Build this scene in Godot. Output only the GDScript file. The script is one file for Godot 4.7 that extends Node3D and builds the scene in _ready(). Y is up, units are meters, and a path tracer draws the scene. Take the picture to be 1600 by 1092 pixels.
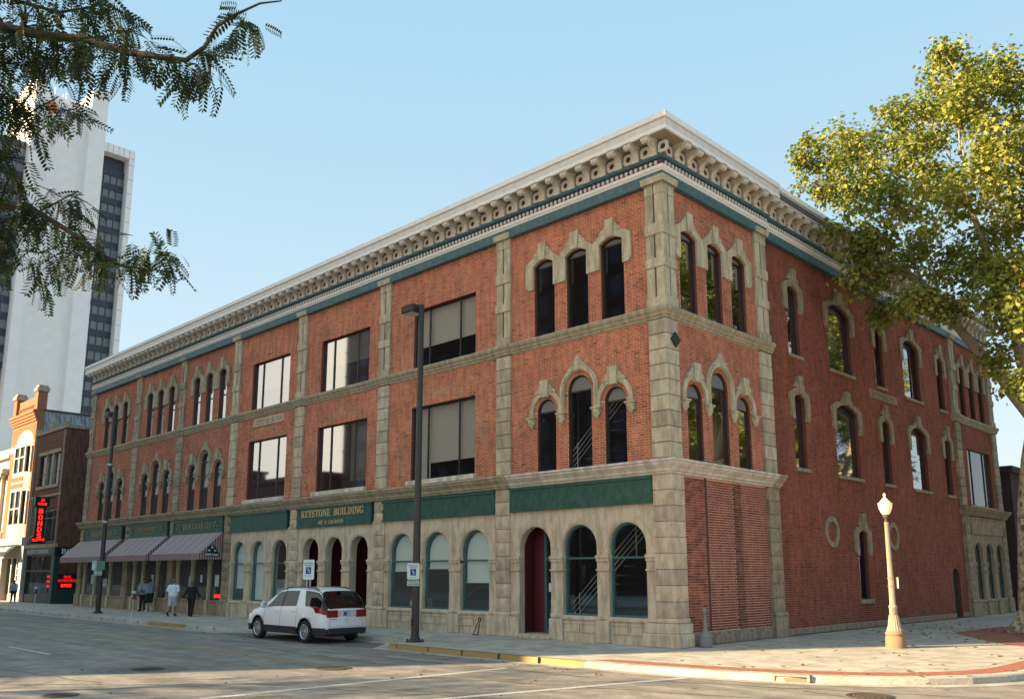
extends Node3D
# A three-storey brick commercial building on a street corner, evening light.
# Axes: x runs along the front street (the corner of the building is at x = 0), z comes out of the front facade, y is up; metres.

const FRONT := Transform3D.IDENTITY
var SIDE := Transform3D(Basis(Vector3(0, 0, -1), Vector3(0, 1, 0), Vector3(1, 0, 0)), Vector3.ZERO)
var rng := RandomNumberGenerator.new()
var M := {}
var used := {}
var wob := FastNoiseLite.new()

func V(x, y, z) -> Vector3: return Vector3(x, y, z)

# ---------------------------------------------------------------- naming
func numbered(called: String) -> String:
	used[called] = used.get(called, -1) + 1
	return called if used[called] == 0 else "%s_%03d" % [called, used[called]]

func thing(called: String, label: String, category: String, at = Vector3.ZERO, turn = 0.0, group = "") -> Node3D:
	var o := Node3D.new()
	o.name = numbered(called)
	add_child(o)
	o.position = at
	o.rotation.y = turn
	return tag(o, label, category, group)

func tag(o, label: String, category: String, group = ""):
	o.set_meta("label", label)
	o.set_meta("category", category)
	if group: o.set_meta("group", group)
	return o

func obj(called: String, shape, material, parent = self, at = Transform3D.IDENTITY) -> MeshInstance3D:
	var o := MeshInstance3D.new()
	if shape is SurfaceTool:
		shape.generate_normals()
		o.mesh = shape.commit()
	else:
		o.mesh = shape
	o.material_override = material
	o.name = numbered(called) if parent == self else called
	o.transform = at
	parent.add_child(o, true)
	return o

func struct(called: String, shape, material, parent = self, at = Transform3D.IDENTITY) -> MeshInstance3D:
	var o = obj(called, shape, material, parent, at)
	o.set_meta("kind", "structure")
	return o

func many(called: String, mesh: Mesh, material, places: Array, tints, parent, at = Transform3D.IDENTITY) -> MultiMeshInstance3D:
	var mm := MultiMesh.new()
	mm.transform_format = MultiMesh.TRANSFORM_3D
	mm.use_colors = tints != null
	mm.mesh = mesh
	mm.instance_count = places.size()
	for i in places.size():
		mm.set_instance_transform(i, places[i])
		if tints != null: mm.set_instance_color(i, tints[i])
	var o := MultiMeshInstance3D.new()
	o.multimesh = mm
	o.material_override = material
	o.name = called
	o.transform = at
	o.set_meta("kind", "stuff")
	parent.add_child(o, true)
	return o

# ---------------------------------------------------------------- shapes
func ST(smooth = false) -> SurfaceTool:
	var s := SurfaceTool.new()
	s.begin(Mesh.PRIMITIVE_TRIANGLES)
	s.set_smooth_group(0 if smooth else -1)
	return s

func tri(s, a, b, c):   # counter-clockwise from outside
	s.add_vertex(a); s.add_vertex(c); s.add_vertex(b)

func quad(s, a, b, c, d):
	tri(s, a, b, c); tri(s, a, c, d)

func bx(s, p, q):
	var a := Vector3(minf(p.x, q.x), minf(p.y, q.y), minf(p.z, q.z))
	var b := Vector3(maxf(p.x, q.x), maxf(p.y, q.y), maxf(p.z, q.z))
	quad(s, V(a.x, a.y, b.z), V(b.x, a.y, b.z), V(b.x, b.y, b.z), V(a.x, b.y, b.z))
	quad(s, V(b.x, a.y, a.z), V(a.x, a.y, a.z), V(a.x, b.y, a.z), V(b.x, b.y, a.z))
	quad(s, V(b.x, a.y, b.z), V(b.x, a.y, a.z), V(b.x, b.y, a.z), V(b.x, b.y, b.z))
	quad(s, V(a.x, a.y, a.z), V(a.x, a.y, b.z), V(a.x, b.y, b.z), V(a.x, b.y, a.z))
	quad(s, V(a.x, b.y, b.z), V(b.x, b.y, b.z), V(b.x, b.y, a.z), V(a.x, b.y, a.z))
	quad(s, V(a.x, a.y, a.z), V(b.x, a.y, a.z), V(b.x, a.y, b.z), V(a.x, a.y, b.z))

func box(p, q) -> SurfaceTool:
	var s = ST(); bx(s, p, q); return s

func cham(s, p, q, c):   # a box with its twelve edges taken off
	var m = (p + q) / 2.0
	var h = (q - p) / 2.0
	h = Vector3(absf(h.x), absf(h.y), absf(h.z))
	var P = func(sx, sy, sz, k):
		var e := Vector3(h.x - c, h.y - c, h.z - c)
		e[k] = h[k]
		return m + Vector3(sx * e.x, sy * e.y, sz * e.z)
	for k in 3:
		var i := (k + 1) % 3
		var j := (k + 2) % 3
		for sg in [-1.0, 1.0]:
			var w := []
			for t in [[-1, -1], [1, -1], [1, 1], [-1, 1]]:
				var g := [0.0, 0.0, 0.0]
				g[k] = sg; g[i] = t[0]; g[j] = t[1]
				w.append(P.call(g[0], g[1], g[2], k))
			if sg > 0: quad(s, w[0], w[1], w[2], w[3])
			else: quad(s, w[3], w[2], w[1], w[0])
	for k in 3:   # the edge strips that run along axis k
		var i := (k + 1) % 3
		var j := (k + 2) % 3
		for si in [-1.0, 1.0]:
			for sj in [-1.0, 1.0]:
				var w := []
				for t in [[-1.0, i], [1.0, i], [1.0, j], [-1.0, j]]:
					var g := [0.0, 0.0, 0.0]
					g[k] = t[0]; g[i] = si; g[j] = sj
					w.append(P.call(g[0], g[1], g[2], t[1]))
				if si * sj > 0: quad(s, w[3], w[2], w[1], w[0])
				else: quad(s, w[0], w[1], w[2], w[3])
	for sx in [-1.0, 1.0]:
		for sy in [-1.0, 1.0]:
			for sz in [-1.0, 1.0]:
				var a = P.call(sx, sy, sz, 0); var b = P.call(sx, sy, sz, 1); var d = P.call(sx, sy, sz, 2)
				if sx * sy * sz > 0: tri(s, a, b, d)
				else: tri(s, a, d, b)

func chambox(p, q, c) -> SurfaceTool:
	var s = ST(); cham(s, p, q, c); return s

func prism(s, pts: PackedVector2Array, n0, n1, at = Transform3D.IDENTITY):   # an outline in x, y drawn out in z
	if Geometry2D.is_polygon_clockwise(pts):
		pts = pts.duplicate(); pts.reverse()
	var ix := Geometry2D.triangulate_polygon(pts)
	for i in range(0, ix.size(), 3):
		var a := pts[ix[i]]; var b := pts[ix[i + 1]]; var c := pts[ix[i + 2]]
		if (b - a).cross(c - a) < 0:
			var t := b; b = c; c = t
		tri(s, at * V(a.x, a.y, n1), at * V(b.x, b.y, n1), at * V(c.x, c.y, n1))
		tri(s, at * V(a.x, a.y, n0), at * V(c.x, c.y, n0), at * V(b.x, b.y, n0))
	for i in pts.size():
		var a := pts[i]; var b := pts[(i + 1) % pts.size()]
		quad(s, at * V(a.x, a.y, n0), at * V(b.x, b.y, n0), at * V(b.x, b.y, n1), at * V(a.x, a.y, n1))

func tube(s, pts: Array, radii: Array, sides = 8, caps = true):
	var rings := []
	var side := Vector3.ZERO
	for i in pts.size():
		var d: Vector3 = (pts[mini(i + 1, pts.size() - 1)] - pts[maxi(i - 1, 0)]).normalized()
		if i == 0: side = d.cross(Vector3.UP if absf(d.y) < 0.9 else Vector3.RIGHT).normalized()
		else: side = (side - d * side.dot(d)).normalized()
		var up := side.cross(d)
		var ring := []
		for k in sides:
			var a = TAU * k / sides
			ring.append(pts[i] + (side * cos(a) + up * sin(a)) * radii[i])
		rings.append(ring)
	for i in pts.size() - 1:
		for k in sides:
			var l = (k + 1) % sides
			quad(s, rings[i][l], rings[i][k], rings[i + 1][k], rings[i + 1][l])
	if caps:
		for k in range(1, sides - 1):
			tri(s, rings[0][0], rings[0][k], rings[0][k + 1])
			tri(s, rings[-1][0], rings[-1][k + 1], rings[-1][k])

func bar(s, a, b, r, sides = 8): tube(s, [a, b], [r, r], sides)

func lathe(s, prof: Array, sides = 16, c = Vector3.ZERO):   # [radius, height] pairs from the bottom up
	for i in prof.size() - 1:
		for k in sides:
			var a = TAU * k / sides
			var b = TAU * (k + 1) / sides
			var p = prof[i]; var q = prof[i + 1]
			var A = c + V(sin(a) * p[0], p[1], cos(a) * p[0]); var B = c + V(sin(b) * p[0], p[1], cos(b) * p[0])
			var C = c + V(sin(b) * q[0], q[1], cos(b) * q[0]); var D = c + V(sin(a) * q[0], q[1], cos(a) * q[0])
			if p[0] > 0.0001: tri(s, A, B, C)
			if q[0] > 0.0001: tri(s, A, C, D)

func mould(s, prof: Array, u0, u1, m0 = 0.0, m1 = 0.0, caps = true):   # a profile of [n, v] from the bottom up drawn along u; m: mitre at each end
	for i in prof.size() - 1:
		var p = prof[i]; var q = prof[i + 1]
		quad(s, V(u0 + p[0] * m0, p[1], p[0]), V(u1 + p[0] * m1, p[1], p[0]), V(u1 + q[0] * m1, q[1], q[0]), V(u0 + q[0] * m0, q[1], q[0]))
	if caps:
		for e in 2:
			var u = u1 if e else u0
			var m = m1 if e else m0
			if m != 0.0: continue
			var pts := PackedVector2Array()
			for p in prof: pts.append(Vector2(p[0], p[1]))
			var ix := Geometry2D.triangulate_polygon(pts)
			for i in range(0, ix.size(), 3):
				var a := pts[ix[i]]; var b := pts[ix[i + 1]]; var c := pts[ix[i + 2]]
				var f := (b - a).cross(c - a) > 0
				if f == (e == 1):
					tri(s, V(u, a.y, a.x), V(u, c.y, c.x), V(u, b.y, b.x))
				else:
					tri(s, V(u, a.y, a.x), V(u, b.y, b.x), V(u, c.y, c.x))

func fan(s, pts, n, flip = false):   # a flat convex outline
	for i in range(1, pts.size() - 1):
		var a = V(pts[0].x, pts[0].y, n); var b = V(pts[i].x, pts[i].y, n); var c = V(pts[i + 1].x, pts[i + 1].y, n)
		if flip: tri(s, a, c, b)
		else: tri(s, a, b, c)

func ring_strip(s, O, I, n0, n1):   # a frame between two outlines with as many points each
	var k: int = O.size()
	for i in k:
		var j := (i + 1) % k
		quad(s, V(O[i].x, O[i].y, n1), V(O[j].x, O[j].y, n1), V(I[j].x, I[j].y, n1), V(I[i].x, I[i].y, n1))
		quad(s, V(I[i].x, I[i].y, n1), V(I[j].x, I[j].y, n1), V(I[j].x, I[j].y, n0), V(I[i].x, I[i].y, n0))

func lettering(text: String, height: float, material, parent, at: Transform3D, serif = true, width = 0.0, deep = 0.02, bold = true, called = "lettering"):
	var t := TextMesh.new()
	var f := SystemFont.new()
	f.font_names = PackedStringArray(["Droid Serif" if serif else "Droid Sans"])
	f.font_weight = 700 if bold else 400
	t.font = f
	t.font_size = 64
	t.text = text
	t.depth = 1.0
	t.curve_step = 3.0
	t.pixel_size = 0.01
	var b := t.get_aabb()
	var k := height / maxf(b.size.y, 0.01)
	var kx = k if width <= 0.0 else width / maxf(b.size.x, 0.01)
	var o := MeshInstance3D.new()
	o.mesh = t
	o.material_override = material
	o.name = called
	o.transform = at * Transform3D(Basis.from_scale(V(kx, k, deep)), V(-b.get_center().x * kx, -b.get_center().y * k, deep / 2.0))
	parent.add_child(o, true)
	return o

# ---------------------------------------------------------------- materials
func lin(r, g, b) -> Color: return Color(r, g, b).linear_to_srgb()

func plain(called, c: Color, rough = 0.8, metal = 0.0) -> StandardMaterial3D:
	var m := StandardMaterial3D.new()
	m.resource_name = called
	m.albedo_color = c
	m.roughness = rough
	m.metallic = metal
	M[called] = m
	return m

var texs := {}
func noise_tex(sd, freq, octs, ramp: Gradient, size = 512) -> NoiseTexture2D:
	var n := FastNoiseLite.new()
	n.seed = sd
	n.noise_type = FastNoiseLite.TYPE_SIMPLEX_SMOOTH
	n.frequency = freq
	n.fractal_octaves = octs
	n.fractal_gain = 0.6
	var t := NoiseTexture2D.new()
	t.width = size; t.height = size
	t.seamless = true
	t.noise = n
	if ramp: t.color_ramp = ramp
	return t

func grad(stops: Array) -> Gradient:
	var g := Gradient.new()
	var o := PackedFloat32Array()
	var c := PackedColorArray()
	for s in stops:
		o.append(s[0]); c.append(s[1])
	g.offsets = o
	g.colors = c
	return g

func rough_mat(called, stops, metres, rough = 0.9, bump = 0.0, sd = 1, freq = 0.012, octs = 6) -> StandardMaterial3D:
	var m := plain(called, Color.WHITE, rough)
	m.albedo_texture = noise_tex(sd, freq, octs, grad(stops))
	m.uv1_triplanar = true
	m.uv1_world_triplanar = true
	m.uv1_scale = Vector3.ONE / metres
	if bump > 0.0:
		if not texs.has("bump"): texs["bump"] = noise_tex(77, 0.05, 5, null, 512)
		m.heightmap_enabled = true
		m.heightmap_texture = texs["bump"]
		m.heightmap_scale = bump
	return m

func streaks(called, scale: Vector3, strength):   # rain streaks and soot laid over a material
	if not texs.has("streak%d" % strength):
		var lo: float = 1.0 - strength * 0.01
		texs["streak%d" % strength] = noise_tex(91 + strength, 0.014, 6, grad([[0.15, Color(lo, lo, lo * 0.98)], [0.48, Color(0.93, 0.93, 0.92)], [0.62, Color.WHITE], [0.9, Color.WHITE]]))
	var m: StandardMaterial3D = M[called]
	m.detail_enabled = true
	m.detail_blend_mode = BaseMaterial3D.BLEND_MODE_MUL
	m.detail_albedo = texs["streak%d" % strength]
	m.detail_uv_layer = BaseMaterial3D.DETAIL_UV_2
	m.uv2_triplanar = true
	m.uv2_world_triplanar = true
	m.uv2_scale = scale

func glass_clear(called, c: Color, a) -> StandardMaterial3D:
	var m := plain(called, Color(c.r, c.g, c.b, a), 0.02)
	m.transparency = BaseMaterial3D.TRANSPARENCY_ALPHA
	return m

func glass_coated(called, c: Color, a, white) -> StandardMaterial3D:   # glass with a thin metal film: part mirror, part clear
	var m := plain(called, Color(c.r, c.g, c.b, a), 0.03, 1.0)
	m.transparency = BaseMaterial3D.TRANSPARENCY_ALPHA
	m.albedo_texture = white
	return m

func glow(called, c: Color, e) -> StandardMaterial3D:
	var m := plain(called, c * 0.6, 0.5)
	m.emission_enabled = true
	m.emission = c
	m.emission_energy_multiplier = e
	return m

func brick_picture(c1: Color, c2: Color, joint: Color, sd) -> ImageTexture:   # bricks too far away to tell apart: 8 courses of 4
	var im := Image.create(256, 256, false, Image.FORMAT_RGB8)
	im.fill(joint)
	var r := RandomNumberGenerator.new()
	r.seed = sd
	for j in 16:
		for i in 5:
			var x := i * 64 - (32 if j % 2 else 0)
			var c := c1.lerp(c2, r.randf()) if i < 4 else c1.lerp(c2, 0.5)
			for y in 13:
				for k in 60:
					var px := x + k + 2
					if px >= 0 and px < 256: im.set_pixel(px, j * 16 + y + 1, c * (0.94 + 0.12 * r.randf()))
	return ImageTexture.create_from_image(im)

func far_brick(called, c1, c2, joint, sd) -> StandardMaterial3D:
	var m := plain(called, Color.WHITE, 0.9)
	m.albedo_texture = brick_picture(c1, c2, joint, sd)
	m.uv1_triplanar = true
	m.uv1_world_triplanar = true
	m.uv1_scale = V(1.0 / 0.86, 1.0 / 1.08, 1.0 / 0.86)
	return m

func make_materials():
	var one := Image.create(4, 4, false, Image.FORMAT_RGB8)
	one.fill(Color.WHITE)
	var white := ImageTexture.create_from_image(one)
	rough_mat("mortar_front", [[0.2, lin(.58, .40, .285)], [0.8, lin(.70, .51, .38)]], 1.7, 0.95, 0.3, 3)
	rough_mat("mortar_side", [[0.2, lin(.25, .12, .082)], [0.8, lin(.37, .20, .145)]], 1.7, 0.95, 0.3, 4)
	rough_mat("brick_red", [[0.2, lin(.80, .80, .80)], [0.8, lin(1, 1, 1)]], 0.6, 0.9, 0.4, 5)
	M.brick_red.vertex_color_use_as_albedo = true
	rough_mat("brick_plain", [[0.2, lin(.17, .052, .034)], [0.8, lin(.25, .08, .052)]], 0.5, 0.9, 0.4, 6)
	rough_mat("limestone", [[0.15, lin(.50, .445, .315)], [0.5, lin(.56, .50, .36)], [0.85, lin(.61, .55, .41)]], 1.9, 0.85, 0.5, 7)
	rough_mat("limestone_dark", [[0.15, lin(.33, .29, .205)], [0.5, lin(.41, .36, .26)], [0.85, lin(.48, .42, .31)]], 1.9, 0.88, 0.8, 8)
	rough_mat("limestone_tan", [[0.15, lin(.54, .45, .34)], [0.55, lin(.60, .505, .385)], [0.9, lin(.63, .54, .42)]], 3.4, 0.85, 0.4, 9)
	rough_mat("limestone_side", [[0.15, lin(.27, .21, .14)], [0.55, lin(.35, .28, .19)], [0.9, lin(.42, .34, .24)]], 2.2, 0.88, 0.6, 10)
	rough_mat("stone_white", [[0.1, lin(.50, .42, .34)], [0.5, lin(.66, .61, .56)], [0.9, lin(.72, .68, .64)]], 3.0, 0.7, 0.3, 11)
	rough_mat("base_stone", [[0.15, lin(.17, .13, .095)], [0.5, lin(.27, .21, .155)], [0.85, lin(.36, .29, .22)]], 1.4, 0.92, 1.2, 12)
	rough_mat("teal_paint", [[0.2, lin(.045, .135, .175)], [0.8, lin(.075, .18, .22)]], 1.4, 0.55, 0.2, 13)
	rough_mat("green_paint", [[0.2, lin(.018, .085, .07)], [0.8, lin(.03, .115, .095)]], 2.2, 0.5, 0.15, 14)
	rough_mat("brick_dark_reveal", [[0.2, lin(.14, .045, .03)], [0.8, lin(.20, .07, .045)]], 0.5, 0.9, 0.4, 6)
	plain("teal_frame", lin(.045, .13, .135), 0.45)
	plain("green_frame", lin(.012, .05, .045), 0.45)
	plain("dark_frame", lin(.018, .016, .016), 0.4)
	plain("grey_infill", lin(.17, .172, .185), 0.6)
	rough_mat("cornice_white", [[0.15, lin(.80, .80, .80)], [0.6, lin(.86, .86, .87)], [0.9, lin(.88, .88, .89)]], 2.5, 0.55, 0.15, 15)
	rough_mat("cornice_beige", [[0.15, lin(.62, .60, .57)], [0.6, lin(.70, .68, .65)], [0.9, lin(.74, .72, .69)]], 2.2, 0.6, 0.15, 16)
	rough_mat("bracket_paint", [[0.2, lin(.58, .53, .46)], [0.6, lin(.72, .67, .60)], [0.9, lin(.78, .74, .68)]], 0.5, 0.6, 0.4, 17)
	plain("soffit_tan", lin(.34, .285, .215), 0.8)
	plain("rosette_brown", lin(.075, .028, .022), 0.7)
	plain("band_purple", lin(.085, .05, .065), 0.7)
	plain("interior", lin(.10, .095, .09), 0.9)
	plain("interior_light", lin(.105, .092, .082), 0.9)
	plain("maroon", lin(.085, .012, .014), 0.5)
	plain("blind_grey", lin(.44, .42, .36), 0.8)
	plain("blind_pale", lin(.52, .63, .60), 0.8)
	plain("mirrored_sky_white", lin(.72, .72, .74), 0.9)
	plain("rail_white", lin(.75, .75, .76), 0.4)
	glass_coated("glass_mirror", lin(.86, .88, .90), 0.62, white)
	glass_coated("glass_side", lin(.82, .85, .88), 0.55, white)
	glass_coated("glass_dark", lin(.72, .76, .82), 0.22, white)
	glass_clear("glass", Color(0.9, 0.95, 0.95), 0.06)
	plain("gold", lin(.62, .48, .24), 0.4, 0.3)
	plain("gold_dull", lin(.30, .24, .14), 0.5, 0.3)
	plain("white_paint", lin(.78, .78, .77), 0.5)
	plain("black_paint", lin(.012, .012, .013), 0.5)
	rough_mat("pole_brown", [[0.2, lin(.028, .021, .018)], [0.8, lin(.045, .034, .029)]], 0.8, 0.5, 0.1, 18)
	rough_mat("lamp_concrete", [[0.15, lin(.18, .125, .08)], [0.45, lin(.36, .30, .215)], [0.85, lin(.47, .405, .31)]], 0.35, 0.85, 0.5, 19, 0.03)
	rough_mat("lamp_base", [[0.15, lin(.22, .13, .075)], [0.85, lin(.33, .21, .13)]], 0.5, 0.85, 0.4, 20, 0.03)
	rough_mat("asphalt", [[0.1, lin(.205, .184, .160)], [0.5, lin(.27, .243, .213)], [0.9, lin(.33, .298, .265)]], 6.5, 0.9, 0.8, 21)
	rough_mat("concrete_a", [[0.1, lin(.38, .35, .30)], [0.5, lin(.47, .435, .375)], [0.9, lin(.53, .495, .43)]], 4.0, 0.9, 0.4, 22)
	rough_mat("concrete_b", [[0.1, lin(.36, .335, .288)], [0.5, lin(.445, .41, .355)], [0.9, lin(.51, .475, .41)]], 3.1, 0.9, 0.4, 23)
	rough_mat("concrete_c", [[0.1, lin(.40, .37, .318)], [0.5, lin(.49, .455, .39)], [0.9, lin(.55, .51, .445)]], 5.0, 0.9, 0.4, 24)
	rough_mat("kerb_stone", [[0.1, lin(.30, .275, .235)], [0.5, lin(.46, .43, .375)], [0.9, lin(.58, .55, .49)]], 1.2, 0.9, 0.8, 25, 0.02)
	rough_mat("red_paving", [[0.1, lin(.26, .085, .05)], [0.5, lin(.34, .12, .075)], [0.9, lin(.41, .16, .105)]], 1.5, 0.9, 0.5, 26)
	rough_mat("yellow_line", [[0.3, lin(.25, .21, .14)], [0.52, lin(.38, .24, .07)], [0.9, lin(.46, .28, .06)]], 0.9, 0.8, 0.2, 27, 0.03)
	rough_mat("white_line", [[0.3, lin(.36, .34, .31)], [0.6, lin(.58, .56, .52)], [0.9, lin(.70, .68, .64)]], 0.9, 0.8, 0.2, 28, 0.03)
	plain("crack_tar", lin(.07, .066, .062), 0.7)
	rough_mat("asphalt_dark", [[0.2, lin(.12, .112, .105)], [0.8, lin(.19, .178, .165)]], 1.8, 0.9, 0.6, 35)
	rough_mat("asphalt_old", [[0.2, lin(.19, .172, .152)], [0.8, lin(.26, .235, .21)]], 1.4, 0.9, 0.6, 37)
	rough_mat("drain_pink", [[0.2, lin(.32, .22, .18)], [0.8, lin(.46, .36, .31)]], 0.4, 0.9, 0.5, 36)
	rough_mat("iron", [[0.2, lin(.045, .035, .028)], [0.8, lin(.09, .07, .055)]], 0.3, 0.7, 0.3, 29)
	far_brick("brick_brown", lin(.12, .05, .032), lin(.21, .085, .052), lin(.18, .12, .09), 3)
	far_brick("brick_orange", lin(.27, .09, .038), lin(.36, .135, .06), lin(.33, .19, .11), 4)
	far_brick("brick_dark", lin(.045, .022, .018), lin(.075, .035, .028), lin(.07, .05, .045), 5)
	rough_mat("stained_render", [[0.15, lin(.12, .13, .145)], [0.5, lin(.30, .33, .37)], [0.85, lin(.42, .45, .50)]], 4.0, 0.9, 0.3, 30)
	M.stained_render.uv1_scale = V(0.5, 0.12, 0.5)
	rough_mat("tower_white", [[0.2, lin(.80, .80, .81)], [0.8, lin(.85, .85, .86)]], 20.0, 0.7, 0.0, 31)
	plain("tower_spandrel", lin(.030, .034, .058), 0.4)
	plain("tower_glass", lin(.17, .19, .215), 0.2)
	plain("tower_mullion", lin(.09, .10, .12), 0.5)
	plain("cream", lin(.50, .455, .385), 0.7)
	rough_mat("sycamore_bark", [[0.2, lin(.12, .10, .065)], [0.44, lin(.24, .20, .135)], [0.48, lin(.46, .43, .33)], [0.85, lin(.60, .57, .46)]], 1.3, 0.85, 0.3, 32, 0.008, 3)
	rough_mat("branch_bark", [[0.2, lin(.22, .19, .14)], [0.8, lin(.38, .34, .27)]], 0.8, 0.85, 0.3, 33)
	rough_mat("locust_bark", [[0.2, lin(.035, .028, .02)], [0.8, lin(.08, .062, .045)]], 0.3, 0.9, 1.0, 34)
	var lf := plain("leaf", Color.WHITE, 0.55)
	lf.vertex_color_use_as_albedo = true
	lf.backlight_enabled = true
	lf.backlight = Color(0.7, 0.8, 0.35)
	lf.cull_mode = BaseMaterial3D.CULL_DISABLED
	plain("car_white", lin(.80, .80, .82), 0.25)
	M.car_white.clearcoat_enabled = true
	M.car_white.clearcoat = 0.8
	plain("car_glass", lin(.006, .006, .007), 0.04)
	plain("car_cladding", lin(.022, .019, .024), 0.6)
	plain("rubber", lin(.014, .014, .015), 0.85)
	plain("alloy", lin(.62, .62, .64), 0.3, 0.8)
	plain("tail_red", lin(.24, .005, .009), 0.15)
	plain("clear_lens", lin(.62, .60, .58), 0.15)
	plain("steel", lin(.42, .43, .44), 0.4, 0.7)
	plain("meter_red", lin(.20, .022, .028), 0.45)
	plain("sign_white", lin(.62, .74, .74), 0.5)
	plain("sign_grey", lin(.42, .50, .50), 0.5)
	plain("sign_blue", lin(.012, .045, .30), 0.5)
	plain("sign_green", lin(.10, .28, .20), 0.5)
	plain("sign_ink", lin(.10, .20, .19), 0.6)
	plain("sign_red", lin(.42, .03, .06), 0.5)
	plain("ash_grey", lin(.20, .205, .215), 0.6)
	plain("dark_plaque", lin(.022, .020, .026), 0.6)
	glow("neon_red", Color(1.0, 0.13, 0.10), 0.85)
	glow("neon_dim", Color(1.0, 0.08, 0.08), 0.45)
	plain("sign_black", lin(.010, .014, .014), 0.35)
	plain("logo_orange", lin(.75, .22, .08), 0.5)
	plain("logo_blue", lin(.05, .08, .14), 0.5)
	var gl := plain("globe", Color(1.0, 0.98, 0.9, 1.0), 0.3)
	gl.backlight_enabled = true
	gl.backlight = Color(0.9, 0.88, 0.8)
	var st := Image.create(64, 4, false, Image.FORMAT_RGB8)   # the awnings' cloth: pale and maroon stripes
	for x in 64:
		for y in 4:
			st.set_pixel(x, y, lin(.36, .30, .30) if x % 16 < 9 else lin(.15, .035, .05))
	var aw := plain("awning_stripe", Color.WHITE, 0.9)
	aw.albedo_texture = ImageTexture.create_from_image(st)
	aw.uv1_triplanar = true
	aw.uv1_world_triplanar = true
	aw.uv1_scale = V(1.0, 1.0, 1.0) / 0.55
	var st2 := Image.create(128, 4, false, Image.FORMAT_RGB8)
	for x in 128:
		for y in 4:
			st2.set_pixel(x, y, lin(.40, .345, .35) if x % 8 < 5 else lin(.29, .215, .235))
	var aw2 := plain("awning_cloth", Color.WHITE, 0.9)
	aw2.albedo_texture = ImageTexture.create_from_image(st2)
	aw2.uv1_triplanar = true
	aw2.uv1_world_triplanar = true
	aw2.uv1_scale = V(1.0, 1.0, 1.0) / 1.1
	for k in ["limestone", "limestone_dark", "limestone_tan", "limestone_side", "stone_white"]: streaks(k, V(0.42, 0.09, 0.42), 17)
	for k in ["brick_red", "brick_brown"]: streaks(k, V(0.42, 0.09, 0.42), 22)
	for k in ["green_paint", "teal_paint"]: streaks(k, V(0.5, 0.25, 0.5), 16)
	streaks("asphalt", V(0.02, 0.2, 0.13), 13)
	for k in ["concrete_a", "concrete_b", "concrete_c", "kerb_stone"]: streaks(k, V(0.13, 0.13, 0.13), 12)
	var skin := plain("figure", Color.WHITE, 0.8)
	skin.vertex_color_use_as_albedo = true

# ---------------------------------------------------------------- walls with openings
# Every facade is written in its own axes: u along it, v up, n out of it. An opening is {c, hw, v0, sp, rise, kind, ring}.
func op(c, hw, v0, sp, rise = 0.0, kind = "rect", ring = 0.0) -> Dictionary:
	return {"c": c, "hw": hw, "v0": v0, "sp": sp, "rise": rise, "kind": kind, "ring": ring}

func head_points(o: Dictionary, segs = 12) -> Array:   # from the left springing to the right one
	var out := []
	if o.kind == "rect": return [Vector2(o.c - o.hw, o.sp), Vector2(o.c + o.hw, o.sp)]
	for i in segs + 1:
		var a = PI * (1.0 - float(i) / segs)
		if o.kind == "semi": out.append(Vector2(o.c + cos(a) * o.hw, o.sp + sin(a) * o.rise))
		else:
			var x = -1.0 + 2.0 * i / segs
			out.append(Vector2(o.c + x * o.hw, o.sp + o.rise * (1.0 - x * x)))
	return out

func outline(o: Dictionary, segs = 12) -> PackedVector2Array:   # counter-clockwise from the lower left corner
	var p := PackedVector2Array([Vector2(o.c - o.hw, o.v0), Vector2(o.c + o.hw, o.v0)])
	var h := head_points(o, segs)
	h.reverse()
	for q in h: p.append(q)
	return p

func inset(p: PackedVector2Array, m: float) -> PackedVector2Array:
	var lo := p[0]; var hi := p[0]
	for q in p:
		lo = lo.min(q); hi = hi.max(q)
	var c := (lo + hi) / 2.0
	var k := Vector2(1.0 - 2.0 * m / (hi.x - lo.x), 1.0 - 2.0 * m / (hi.y - lo.y))
	var out := PackedVector2Array()
	for q in p: out.append(c + (q - c) * k)
	return out

func blocked(o: Dictionary, v: float) -> float:
	if v < o.v0: return -1.0
	if v <= o.sp: return o.hw
	var t: float = v - o.sp
	var r: float = o.rise + o.ring
	if o.kind == "rect" or t >= r: return -1.0
	if o.kind == "semi": return (o.hw + o.ring) * sqrt(1.0 - (t / r) * (t / r))
	return o.hw * sqrt(1.0 - t / r)

func panel(s, u0, u1, v0, v1, ops: Array, n, depth, rev = null):
	ops = ops.duplicate()
	ops.sort_custom(func(a, b): return a.c < b.c)
	var cur = u0
	for o in ops:
		var a = o.c - o.hw; var b = o.c + o.hw
		quad(s, V(cur, v0, n), V(a, v0, n), V(a, v1, n), V(cur, v1, n))
		if o.v0 > v0 + 0.001: quad(s, V(a, v0, n), V(b, v0, n), V(b, o.v0, n), V(a, o.v0, n))
		var h := head_points(o)
		for i in h.size() - 1:
			quad(s, V(h[i].x, h[i].y, n), V(h[i + 1].x, h[i + 1].y, n), V(h[i + 1].x, v1, n), V(h[i].x, v1, n))
		var p := outline(o)
		var rs = s
		if rev is Array:
			rs = ST()
			rev.append(rs)
		for i in p.size():
			var q := p[i]; var r := p[(i + 1) % p.size()]
			if q.distance_to(r) < 0.0005: continue
			quad(rs, V(q.x, q.y, n), V(q.x, q.y, n - depth), V(r.x, r.y, n - depth), V(r.x, r.y, n))
		cur = b
	quad(s, V(cur, v0, n), V(u1, v0, n), V(u1, v1, n), V(cur, v1, n))

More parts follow.
